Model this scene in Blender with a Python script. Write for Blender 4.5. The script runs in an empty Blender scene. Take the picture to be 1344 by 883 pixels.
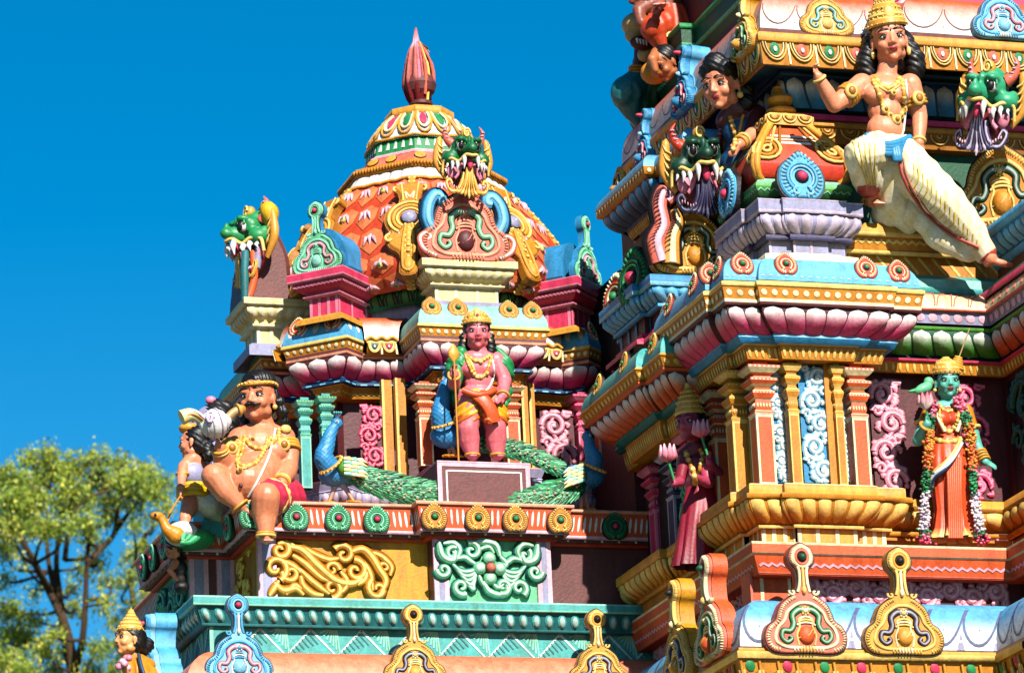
import bpy, math, random
from math import sin, cos, pi, radians, sqrt, atan2
from mathutils import Vector, Matrix, Quaternion
from mathutils.bvhtree import BVHTree
random.seed(7)
SC = bpy.context.scene
COL = SC.collection
# ------------------------------------------------------------------ camera
PW, PH = 1344.0, 883.0
F = 5500.0
_p, _y, _r = radians(16.0), radians(17.8), radians(-2.65)
FW = Vector((sin(_y)*cos(_p), cos(_y)*cos(_p), sin(_p)))
_rt = Vector((cos(_y), -sin(_y), 0)); _up = _rt.cross(FW)
RT = _rt*cos(_r) + _up*sin(_r); UP = -_rt*sin(_r) + _up*cos(_r)
CP = Vector((0, 0, 10.5)) - FW*33
def ray(px, py): return FW*F + RT*(px-PW/2) - UP*(py-PH/2)
def at(px, py, Y):
    d = ray(px, py); return CP + d*((Y-CP.y)/d.y)
def atz(px, py, Z):
    d = ray(px, py); return CP + d*((Z-CP.z)/d.z)
def atx(px, py, X):
    d = ray(px, py); return CP + d*((X-CP.x)/d.x)
cd = bpy.data.cameras.new('camera'); cam = bpy.data.objects.new('camera', cd); COL.objects.link(cam)
cam.matrix_world = Matrix(((RT.x, UP.x, -FW.x, CP.x), (RT.y, UP.y, -FW.y, CP.y), (RT.z, UP.z, -FW.z, CP.z), (0, 0, 0, 1)))
cd.sensor_width = 36; cd.lens = 36*F/PW; cd.clip_start = .5; cd.clip_end = 6000
cd.dof.use_dof = True; cd.dof.focus_distance = 35.0; cd.dof.aperture_fstop = 3.4
SC.camera = cam
# ------------------------------------------------------------------ light
SUN_EL, SUN_AZ = radians(37), radians(3)      # azimuth measured from the facade normal (-Y) towards +X
sd = Vector((sin(SUN_AZ)*cos(SUN_EL), -cos(SUN_AZ)*cos(SUN_EL), sin(SUN_EL)))
w = bpy.data.worlds.new('World'); SC.world = w; w.use_nodes = True
nt = w.node_tree; nt.nodes.clear()
sky = nt.nodes.new('ShaderNodeTexSky'); sky.sky_type = 'NISHITA'; sky.sun_disc = False
sky.sun_elevation = SUN_EL; sky.sun_rotation = atan2(sd.x, sd.y)
sky.altitude = 800; sky.air_density = 1.0; sky.dust_density = 0.6; sky.ozone_density = 3.5
hs = nt.nodes.new('ShaderNodeHueSaturation'); hs.inputs['Saturation'].default_value = 1.46; hs.inputs['Hue'].default_value = .49; hs.inputs['Value'].default_value = 1.1
bg = nt.nodes.new('ShaderNodeBackground'); bg.inputs['Strength'].default_value = 0.05
wo = nt.nodes.new('ShaderNodeOutputWorld')
nt.links.new(sky.outputs[0], hs.inputs['Color']); nt.links.new(hs.outputs[0], bg.inputs[0]); nt.links.new(bg.outputs[0], wo.inputs[0])
sl = bpy.data.lights.new('sun', 'SUN'); sl.energy = 5.0; sl.angle = radians(.53); sl.color = (1, .955, .88)
so = bpy.data.objects.new('sun', sl); COL.objects.link(so); so.rotation_euler = (-sd).to_track_quat('-Z', 'Y').to_euler()
so.location = sd*50
SC.view_settings.view_transform = 'Standard'; SC.view_settings.look = 'None'; SC.view_settings.exposure = 1.28; SC.view_settings.gamma = 1
SC.render.engine = 'CYCLES'; SC.cycles.max_bounces = 5; SC.cycles.diffuse_bounces = 1
# ------------------------------------------------------------------ colours
def hx(s):
    s = s.lstrip('#'); c = [int(s[i:i+2], 16)/255 for i in (0, 2, 4)]
    return tuple((x/12.92 if x <= .04045 else ((x+.055)/1.055)**2.4) for x in c)
PAL = dict(white='#E9E6E2', cream='#F1D88E', pale='#F3E3B4', gold='#CB8218', gold2='#DF9B34', gold3='#F0C86C', ochre='#A86A14', mustard='#D0900F',
 orange='#DE5A26', red='#D23A1C', coral='#E9705A', peach='#F0A080', pink='#E887A0', rose='#D8385F', lotus='#E03A78', lpink='#EFB3C4',
 blue='#2A86BC', lblue='#7FC3E4', sky='#4FA9DC', navy='#123E66', teal='#46A9A4', aqua='#8CD0BE', dteal='#1E6E72', green='#1F8A4C', lgreen='#66C08C', mint='#8FDCBC', dgreen='#0F5434',
 violet='#9796B8', lilac='#C9B8D0', dviolet='#3E3A5E', maroon='#5A2428', brown='#6A3634', dark='#1B1214', black='#0D0B0C', skin='#E9906A', skin2='#D9835C', skinp='#E6727C', gskin='#5DB8A4', yellow='#E8B410', lav='#9A96BE', grass='#4F9A2E', tan='#B79860')
PAL = {k: hx(v) for k, v in PAL.items()}
def C_(c):
    if isinstance(c, str): return PAL[c] if c in PAL else hx(c)
    return c
def mix(a, b, t):
    a, b = C_(a), C_(b); return tuple(a[i]*(1-t)+b[i]*t for i in range(3))
def jit(c, a=.07):
    k = 1+random.uniform(-a, a); return tuple(min(1, x*k) for x in C_(c))
# ------------------------------------------------------------------ materials (procedural, paint colour comes from the mesh)
def paint_mat(name, rough=.5, bump=.25, grime=.16, spec=.4, sheen=0, scale=1):
    m = bpy.data.materials.new(name); m.use_nodes = True; t = m.node_tree; n = t.nodes; L = t.links
    b = n['Principled BSDF']; b.inputs['Specular IOR Level'].default_value = spec*.75
    a = n.new('ShaderNodeVertexColor'); a.layer_name = 'Col'
    g = n.new('ShaderNodeNewGeometry')
    mp = n.new('ShaderNodeMapping'); mp.inputs['Scale'].default_value = (5*scale, 5*scale, 1.3*scale); L.new(g.outputs['Position'], mp.inputs[0])
    n1 = n.new('ShaderNodeTexNoise'); n1.inputs['Scale'].default_value = 2.2; n1.inputs['Detail'].default_value = 9; n1.inputs['Roughness'].default_value = .65; L.new(mp.outputs[0], n1.inputs[0])
    r1 = n.new('ShaderNodeValToRGB'); r1.color_ramp.elements[0].position = .32; r1.color_ramp.elements[1].position = .62
    r1.color_ramp.elements[0].color = (1-grime*2.2, 1-grime*2.5, 1-grime*2.9, 1); r1.color_ramp.elements[1].color = (1, 1, 1, 1); L.new(n1.outputs[0], r1.inputs[0])
    n2 = n.new('ShaderNodeTexNoise'); n2.inputs['Scale'].default_value = 38*scale; n2.inputs['Detail'].default_value = 5; L.new(g.outputs['Position'], n2.inputs[0])
    r2 = n.new('ShaderNodeValToRGB'); r2.color_ramp.elements[0].position = .3; r2.color_ramp.elements[1].position = .75
    r2.color_ramp.elements[0].color = (.57, .56, .55, 1); r2.color_ramp.elements[1].color = (.75, .75, .75, 1); L.new(n2.outputs[0], r2.inputs[0])
    m1 = n.new('ShaderNodeMix'); m1.data_type = 'RGBA'; m1.blend_type = 'MULTIPLY'; m1.inputs[0].default_value = 1
    L.new(a.outputs[0], m1.inputs[6]); L.new(r1.outputs[0], m1.inputs[7])
    m2 = n.new('ShaderNodeMix'); m2.data_type = 'RGBA'; m2.blend_type = 'MULTIPLY'; m2.inputs[0].default_value = 1
    L.new(m1.outputs[2], m2.inputs[6]); L.new(r2.outputs[0], m2.inputs[7])
    # small chips where the plaster shows
    vo = n.new('ShaderNodeTexNoise'); vo.inputs['Scale'].default_value = 17*scale; vo.inputs['Detail'].default_value = 8; vo.inputs['Roughness'].default_value = .75; L.new(g.outputs['Position'], vo.inputs[0])
    r3 = n.new('ShaderNodeValToRGB'); r3.color_ramp.elements[0].position = .735; r3.color_ramp.elements[1].position = .76; L.new(vo.outputs[0], r3.inputs[0])
    m3 = n.new('ShaderNodeMix'); m3.data_type = 'RGBA'; L.new(r3.outputs[0], m3.inputs[0]); L.new(m2.outputs[2], m3.inputs[6]); m3.inputs[7].default_value = (.22, .19, .16, 1)
    L.new(m3.outputs[2], b.inputs['Base Color'])
    rr = n.new('ShaderNodeMapRange'); rr.inputs[3].default_value = rough-.12; rr.inputs[4].default_value = rough+.22; L.new(n1.outputs[0], rr.inputs[0]); L.new(rr.outputs[0], b.inputs['Roughness'])
    bp = n.new('ShaderNodeBump'); bp.inputs['Strength'].default_value = bump; bp.inputs['Distance'].default_value = .012; L.new(n2.outputs[0], bp.inputs['Height']); L.new(bp.outputs[0], b.inputs['Normal'])
    return m
M_PAINT = paint_mat('painted_plaster')
M_STAT = paint_mat('painted_statue', rough=.42, bump=.16, grime=.09, spec=.5)
M_CLOTH = paint_mat('weathered_cloth', rough=.8, bump=.4, grime=.15, spec=.1)
M_TREE = None
# ------------------------------------------------------------------ mesh builder
class MB:
    def __init__(s): s.v = []; s.f = []; s.c = []; s.sm = []; s.M = None
    def add(s, vs, fs, col, smooth=False):
        o = len(s.v); M = s.M
        s.v.extend([(M @ Vector(v)) if M else Vector(v) for v in vs])
        if isinstance(col, list): s.c.extend(col)
        else:
            c = C_(col); s.c.extend([c]*len(vs))
        s.f.extend([tuple(i+o for i in f) for f in fs]); s.sm.extend([smooth]*len(fs))
    def grid(s, P, col, smooth=True, close_u=False, close_v=False):
        nu, nv = len(P), len(P[0]); vs = [p for r in P for p in r]; fs = []
        for i in range(nu if close_u else nu-1):
            for j in range(nv if close_v else nv-1):
                a, b = i, (i+1) % nu; c, d = j, (j+1) % nv
                fs.append((a*nv+c, b*nv+c, b*nv+d, a*nv+d))
        s.add(vs, fs, col, smooth)
    def box(s, c, d, col, R=None, taper=1.0):
        c = Vector(c); x, y, z = d[0]/2, d[1]/2, d[2]/2
        vs = [Vector((sx*x*(taper if sz > 0 else 1), sy*y*(taper if sz > 0 else 1), sz*z)) for sz in (-1, 1) for sx, sy in ((-1, -1), (1, -1), (1, 1), (-1, 1))]
        if R: vs = [R @ v for v in vs]
        s.add([c+v for v in vs], [(0, 3, 2, 1), (4, 5, 6, 7), (0, 1, 5, 4), (1, 2, 6, 5), (2, 3, 7, 6), (3, 0, 4, 7)], col)
    def ell(s, c, r, col, R=None, nu=12, nv=8, colf=None):
        c = Vector(c); P = []; cs = []
        if not hasattr(r, '__len__'): r = (r, r, r)
        for j in range(nv+1):
            th = pi*j/nv; row = []
            for i in range(nu):
                ph = 2*pi*i/nu; d = Vector((sin(th)*cos(ph), sin(th)*sin(ph), cos(th)))
                v = Vector((d.x*r[0], d.y*r[1], d.z*r[2]))
                if R: v = R @ v
                row.append(c+v)
                if colf: cs.append(C_(colf(d)))
            P.append(row)
        s.grid(P, cs if colf else col, True, False, True)
    def tube(s, pts, rad, col, n=8, flat=None, closed=False, caps=True):
        """tapered tube; flat=(normal, k) squashes the section along normal"""
        pts = [Vector(p) for p in pts]; m = len(pts)
        if not hasattr(rad, '__len__'): rad = [rad]*m
        rows = []; prev = None
        for i in range(m):
            if closed: t = pts[(i+1) % m]-pts[i-1]
            else: t = pts[min(i+1, m-1)]-pts[max(i-1, 0)]
            if t.length < 1e-9: t = Vector((0, 0, 1))
            t.normalize()
            if flat: a = t.cross(flat[0]); 
            else:
                a = prev - t*prev.dot(t) if prev is not None else t.cross(Vector((0.13, .2, 1)))
            if a.length < 1e-6: a = t.cross(Vector((1, .1, .3)))
            a.normalize(); b = t.cross(a); prev = a
            ka, kb = 1, 1
            if flat: kb = flat[1]
            rows.append([pts[i]+a*(cos(2*pi*k/n)*rad[i]*ka)+b*(sin(2*pi*k/n)*rad[i]*kb) for k in range(n)])
        if isinstance(col, tuple) and len(col) == 2 and not isinstance(col[0], float):
            cc = [mix(col[0], col[1], i/(m-1)) for i in range(m) for k in range(n)]
        else: cc = col
        s.grid(rows, cc, True, closed, True)
        if caps and not closed:
            for r_, c0 in ((rows[0], 0), (rows[-1], m-1)):
                cc2 = [cc[c0*n]]*n if isinstance(cc, list) else cc
                s.add(r_, [tuple(range(n)) if c0 else tuple(range(n-1, -1, -1))], cc2, True)
    def prism(s, poly, z0, z1, col, side=None, bevel=0):
        """poly in local xy, extruded in z from z0 to z1"""
        n = len(poly); cx = sum(p[0] for p in poly)/n; cy = sum(p[1] for p in poly)/n
        s.add([(p[0], p[1], z0) for p in poly]+[(p[0], p[1], z1-bevel) for p in poly], [(i, (i+1) % n, n+(i+1) % n, n+i) for i in range(n)], side or col)
        if bevel:
            q = inset(poly, bevel)
            s.add([(p[0], p[1], z1-bevel) for p in poly]+[(p[0], p[1], z1) for p in q], [(i, (i+1) % n, n+(i+1) % n, n+i) for i in range(n)], col)
        else: q = poly
        s.add([(p[0], p[1], z1) for p in q], [tuple(range(n))], col)
        s.add([(p[0], p[1], z0) for p in poly], [tuple(range(n-1, -1, -1))], side or col)
    def lathe(s, c, prof, n, cols, rot=0, smooth=True, sx=1, sy=1):
        """prof [(r,z)], cols one per segment"""
        c = Vector(c)
        for k in range(len(prof)-1):
            rows = []
            for (r, z) in (prof[k], prof[k+1]):
                rows.append([c+Vector((cos(rot+2*pi*i/n)*r*sx, sin(rot+2*pi*i/n)*r*sy, z)) for i in range(n)])
            s.grid(rows, cols[k] if isinstance(cols, (list,)) else cols, smooth, False, True)
def inset(poly, d):
    n = len(poly); out = []
    A = sum(poly[i][0]*poly[(i+1) % n][1]-poly[(i+1) % n][0]*poly[i][1] for i in range(n)); sg = 1 if A > 0 else -1
    for i in range(n):
        p0, p1, p2 = Vector(poly[i-1][:2]), Vector(poly[i][:2]), Vector(poly[(i+1) % n][:2])
        a = (p1-p0); b = (p2-p1)
        if a.length < 1e-9 or b.length < 1e-9: out.append(p1); continue
        a.normalize(); b.normalize()
        n1 = Vector((-a.y, a.x))*sg; n2 = Vector((-b.y, b.x))*sg; m = n1+n2
        if m.length < .3: m = n1
        else: m = m/max(.5, (m.length_squared/2))
        out.append(p1+m*d)
    return out
def clusters(mb, gap=.012):
    par = list(range(len(mb.v)))
    def fd(i):
        while par[i] != i: par[i] = par[par[i]]; i = par[i]
        return i
    for f in mb.f:
        a = fd(f[0])
        for k in f[1:]: par[fd(k)] = a
    g = {}
    for i in range(len(mb.v)): g.setdefault(fd(i), []).append(i)
    L = []
    for ids in g.values():
        P = [mb.v[i] for i in ids]; L.append(([min(p[k] for p in P)-gap for k in range(3)], [max(p[k] for p in P)+gap for k in range(3)], ids))
    n = len(L); q = list(range(n))
    def f2(i):
        while q[i] != i: q[i] = q[q[i]]; i = q[i]
        return i
    for i in range(n):
        for j in range(i+1, n):
            a, b = L[i], L[j]
            if all(a[0][k] < b[1][k] and b[0][k] < a[1][k] for k in range(3)): q[f2(j)] = f2(i)
    out = {}
    for i in range(n): out.setdefault(f2(i), set()).update(L[i][2])
    return list(out.values())
def build(name, mb, mat=None, parent=None, label=None, recalc=True):
    import numpy as np
    if name in ('jewellery', 'trim', 'face_paint') and parent is not None:
        cs = clusters(mb)
        if len(cs) > 1:
            o = None
            for c in cs:
                m2 = MB(); mp = {}
                for i in sorted(c): mp[i] = len(m2.v); m2.v.append(mb.v[i]); m2.c.append(mb.c[i])
                for f, sm in zip(mb.f, mb.sm):
                    if f[0] in c: m2.f.append(tuple(mp[i] for i in f)); m2.sm.append(sm)
                o = build({'jewellery': 'ornament', 'trim': 'band', 'face_paint': 'painted_feature'}[name], m2, mat, parent, label)
            return o
    me = bpy.data.meshes.new(name)
    n = len(mb.v)
    cx = sum((v for v in mb.v), Vector())/max(1, n); zb = min((v.z for v in mb.v), default=0)
    org = Vector((cx.x, cx.y, zb))
    me.from_pydata([v-org for v in mb.v], [], mb.f)
    me.polygons.foreach_set('use_smooth', mb.sm)
    ca = me.color_attributes.new('Col', 'FLOAT_COLOR', 'POINT')
    arr = np.ones((n, 4), 'f'); arr[:, :3] = np.array(mb.c, 'f')[:, :3]; ca.data.foreach_set('color', arr.ravel())
    me.materials.append(mat or M_PAINT); me.update()
    o = bpy.data.objects.new(name, me); COL.objects.link(o)
    place(o, org, parent)
    if label: o['label'] = label
    return o
def wloc(o):
    p = Vector(o.location)
    while o.parent: o = o.parent; p = p+Vector(o.location)
    return p
def place(o, org, parent):
    if parent: o.parent = parent; o.location = org-wloc(parent)
    else: o.location = org
def thing(name, label, cat, loc, group=None):
    o = bpy.data.objects.new(name, None); COL.objects.link(o); o.location = loc; o.empty_display_size = .2
    o['label'] = label; o['category'] = cat
    if group: o['group'] = group
    return o
def tag(o, label, cat, group=None):
    o['label'] = label; o['category'] = cat
    if group: o['group'] = group
    return o
SUB = {}
def inst(o, M, parent, name=None):
    """copy of a template mesh (built in local ornament space) put at matrix M (world) under parent"""
    c = o.copy(); COL.objects.link(c)
    P = wloc(parent) if parent else Vector()
    c.parent = parent; c.matrix_local = Matrix.Translation(-P) @ M
    for q in SUB.get(o.name, ()):
        d = q.copy(); COL.objects.link(d); d.parent = c; d.matrix_local = Matrix.Identity(4)
    return c
def frame(O, N, upv=(0, 0, 1)):
    """local x=right, y=up, z=out towards N"""
    N = Vector(N).normalized(); U = Vector(upv).cross(N).normalized(); V = N.cross(U)
    O = Vector(O)
    return Matrix(((U.x, V.x, N.x, O.x), (U.y, V.y, N.y, O.y), (U.z, V.z, N.z, O.z), (0, 0, 0, 1)))
# ------------------------------------------------------------------ sweeps of moulding profiles along a plan
class Sweep:
    def __init__(s, path, closed=False):
        s.p = [Vector(q) for q in path]; s.closed = closed; n = len(s.p); s.m = []
        s.ne = n if closed else n-1
        for i in range(n):
            ns = []
            if closed or i > 0: d = (s.p[i]-s.p[i-1]).normalized(); ns.append(Vector((d.y, -d.x)))
            if closed or i < n-1: d = (s.p[(i+1) % n]-s.p[i]).normalized(); ns.append(Vector((d.y, -d.x)))
            if len(ns) == 1: s.m.append(ns[0])
            else:
                m = ns[0]+ns[1]; s.m.append(m/max(.25, m.length_squared/2))
    def P(s, e, k, o, z):
        a = s.p[e]+s.m[e]*o; j = (e+1) % len(s.p); b = s.p[j]+s.m[j]*o
        q = a.lerp(b, k); return Vector((q.x, q.y, z))
    def nrm(s, e):
        d = (s.p[(e+1) % len(s.p)]-s.p[e]).normalized(); return Vector((d.y, -d.x, 0))
    def ln(s, e, o=0):
        return (s.P(e, 1, o, 0)-s.P(e, 0, o, 0)).length
    def bands(s, mb, bands, edges=None):
        for e in (edges if edges is not None else range(s.ne)):
            for b in bands:
                pts, col = b[0], b[1]; n = len(pts)
                rows = [[s.P(e, 0, o, z), s.P(e, 1, o, z)] for (o, z) in pts]
                if isinstance(col, tuple) and len(col) == 4: cc = [mix(col[0], col[1], max(0, min(1, (i/(n-1)-col[2])/(col[3]-col[2])))) for i in range(n) for k in (0, 1)]
                elif isinstance(col, tuple) and len(col) == 2: cc = [mix(col[0], col[1], i/(n-1)) for i in range(n) for k in (0, 1)]
                else: cc = col
                mb.grid(rows, cc, n > 2)
def interp(pts, t):
    x = t*(len(pts)-1); i = min(int(x), len(pts)-2); f = x-i
    return (pts[i][0]*(1-f)+pts[i+1][0]*f, pts[i][1]*(1-f)+pts[i+1][1]*f)
class Patch:
    """one edge of a sweep x one profile curve (bottom to top): P(u metres from left, t 0..1, off)"""
    def __init__(s, sw, e, prof):
        s.sw, s.e, s.prof = sw, e, prof
        s.L = (sw.ln(e, prof[0][0])+sw.ln(e, prof[-1][0]))/2
        s.H = sum(((prof[i+1][0]-prof[i][0])**2+(prof[i+1][1]-prof[i][1])**2)**.5 for i in range(len(prof)-1))
        s.n = sw.nrm(e)
    def P(s, k, t, off=0):
        t = max(0, min(1, t)); o, z = interp(s.prof, t); a = interp(s.prof, max(0, t-.02)); b = interp(s.prof, min(1, t+.02))
        d = Vector((b[0]-a[0], b[1]-a[1])).normalized()
        no, nz = d.y, -d.x
        return s.sw.P(s.e, k, o, z)+(s.n*no+Vector((0, 0, nz)))*off
    def cells(s, sp, mn=1, margin=0):
        L = s.L-2*margin
        if L < sp*.35: return []
        n = max(mn, round(L/sp)); w_ = L/n
        return [((margin+i*w_)/s.L, (margin+(i+1)*w_)/s.L) for i in range(n)]
def patches(sw, prof, edges=None): return [Patch(sw, e, prof) for e in (edges if edges is not None else range(sw.ne))]
def petals(mb, pa, sp, cols, t0=.02, t1=.98, bulge=.02, gap=.05, lift=.004, point=.0, down=False):
    """row of raised rounded petals: cols = (base, tip)"""
    nu, nv = 6, 7
    for (a, b) in pa.cells(sp):
        ca, cb = jit(cols[0]), jit(cols[1]); P = []; cs = []
        c = (a+b)/2; hw = (b-a)/2*(1-gap)
        for j in range(nv+1):
            t = j/nv
            wdt = 1 if t < .66 else sqrt(max(0, 1-((t-.66)/.34)**2))
            if point: wdt *= 1-point*t
            row = []
            for i in range(nu+1):
                u = -1+2*i/nu
                tt = t1+(t0-t1)*t if down else t0+(t1-t0)*t
                row.append(pa.P(c+u*hw*wdt, tt, lift+bulge*(1-u*u)*(.35+.65*sin(pi*min(1, t*.9+.1)))))
                k = max(0, min(1, (t-.36)/.42)); cs.append(mix(ca, cb, k))
            P.append(row)
        if down: P = P[::-1]; cs = [x for r in [cs[j*(nu+1):(j+1)*(nu+1)] for j in range(nv, -1, -1)] for x in r]
        mb.grid([list(r) for r in P], cs, True)
def blob(mb, pa, k, t, ru, rt_, col, off=.006, n=10, raise_=0):
    """flat or domed painted ellipse, ru metres wide, rt_ metres high"""
    vs = [pa.P(k, t, off+raise_)]
    for i in range(n):
        a = 2*pi*i/n; vs.append(pa.P(k+cos(a)*ru/pa.L, t+sin(a)*rt_/pa.H, off))
    mb.add(vs, [(0, 1+i, 1+(i+1) % n) for i in range(n)], jit(col), raise_ > 0)
def dots(mb, pa, sp, r, col, t=.5, off=.005, raise_=.008, ry=None):
    for a, b in pa.cells(sp): blob(mb, pa, (a+b)/2, t, r, ry or r, col, off, 10, raise_)
def ovals(mb, pa, sp, wd, ht, col, t=.5, off=.005, raise_=.01): dots(mb, pa, sp, wd, col, t, off, raise_, ht)
def line(mb, pa, pts, wd, col, off=.005):
    """painted line through (k,t) points, in metres wide"""
    n = len(pts); L, H = pa.L, pa.H; rows = []
    for i in range(n):
        a = pts[max(0, i-1)]; b = pts[min(n-1, i+1)]; d = Vector(((b[0]-a[0])*L, (b[1]-a[1])*H))
        if d.length < 1e-9: d = Vector((1, 0))
        d.normalize(); nx, ny = -d.y*wd/2/L, d.x*wd/2/H
        rows.append([pa.P(pts[i][0]+nx, pts[i][1]+ny, off), pa.P(pts[i][0]-nx, pts[i][1]-ny, off)])
    mb.grid(rows, jit(col, .04), False)
def zig(mb, pa, per, amp, t, wd, col, off=.005):
    n = max(2, int(pa.L/per)*2); line(mb, pa, [(.01+.98*i/n, t+(amp/pa.H)*(1 if i % 2 else -1)) for i in range(n+1)], wd, col, off)
def strokes(mb, pa, sp, wd, col, t0, t1, slant=0, off=.005):
    for a, b in pa.cells(sp):
        c = (a+b)/2; line(mb, pa, [(c-slant/pa.L/2, t0), (c+slant/pa.L/2, t1)], wd, col, off)
def arches(mb, pa, sp, cols, off=.004, inner=('green', 'coral')):
    """pendant U garlands with coloured drops inside (painted relief)"""
    for q, (a, b) in enumerate(pa.cells(sp)):
        c = (a+b)/2; hw = (b-a)/2
        for r, wd, cl in ((.86, .016, cols[0]), (.66, .012, cols[1])):
            pts = [(c+hw*r*cos(x), 1-(.88*(r**.7))*sin(x)) for x in [pi*i/10 for i in range(11)]]
            vs = [pa.P(k, t, off+.008) for k, t in pts]; mb.tube(vs, wd*.55, jit(cl), 5, None, False, False)
        blob(mb, pa, c, .72, hw*pa.L*.38, .28*pa.H, inner[q % 2], off+.002, 10, .012)
        blob(mb, pa, c, .70, hw*pa.L*.14, .12*pa.H, 'white', off+.016, 8, .003)
        line(mb, pa, [(b, .05), (b, .95)], .018, cols[1], off+.004)
def scales(mb, pa, sp, cols, off=.004): pass
# ------------------------------------------------------------------ ornaments in local space: x right, y up, z out
def spiral(cx, cy, r0, r1, a0, a1, z=0, n=16):
    return [Vector((cx+cos(a0+(a1-a0)*i/n)*(r0+(r1-r0)*i/n), cy+sin(a0+(a1-a0)*i/n)*(r0+(r1-r0)*i/n), z)) for i in range(n+1)]
ZN = Vector((0, 0, 1))
def relief(mb, pts, r, col, hi=None, taper=.35, n=8, flat=.6, outl=None, grow=False):
    m = len(pts); rad = [r*(1-(1-taper)*(i/(m-1))) if not grow else r*(taper+(1-taper)*sin(pi*(i/(m-1))**.8)) for i in range(m)]
    mb.tube(pts, rad, col, n, (ZN, flat))
    if outl: mb.tube([p-ZN*r*.32 for p in pts], [x*1.45 for x in rad], outl, 6, (ZN, .25))
    if hi: mb.tube([p+ZN*x*(flat-.16) for p, x in zip(pts, rad)], [x*.5 for x in rad], hi, 6, (ZN, .6))
def bez(p0, p1, p2, p3, n=12, z=0):
    out = []
    for i in range(n+1):
        t = i/n; a = (1-t)**3; b = 3*(1-t)**2*t; c = 3*(1-t)*t*t; d = t**3
        out.append(Vector((a*p0[0]+b*p1[0]+c*p2[0]+d*p3[0], a*p0[1]+b*p1[1]+c*p2[1]+d*p3[1], z)))
    return out
def smooth_closed(pts, n=6):
    """catmull-rom closed 2-D outline"""
    out = []; m = len(pts)
    for i in range(m):
        p0, p1, p2, p3 = [Vector(pts[(i+k) % m]) for k in (-1, 0, 1, 2)]
        for j in range(n):
            t = j/n; out.append(.5*((2*p1)+(p2-p0)*t+(2*p0-5*p1+4*p2-p3)*t*t+(3*p1-p0-3*p2+p3)*t**3))
    return out
def cr(pts, n=5):
    """open catmull-rom through 3-D points"""
    P = [Vector(p) for p in pts]; P = [P[0]*2-P[1]]+P+[P[-1]*2-P[-2]]; out = []
    for i in range(1, len(P)-2):
        p0, p1, p2, p3 = P[i-1:i+3]
        for j in range(n):
            t = j/n; out.append(.5*((2*p1)+(p2-p0)*t+(2*p0-5*p1+4*p2-p3)*t*t+(3*p1-p0-3*p2+p3)*t**3))
    out.append(P[-2]); return out
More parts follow.
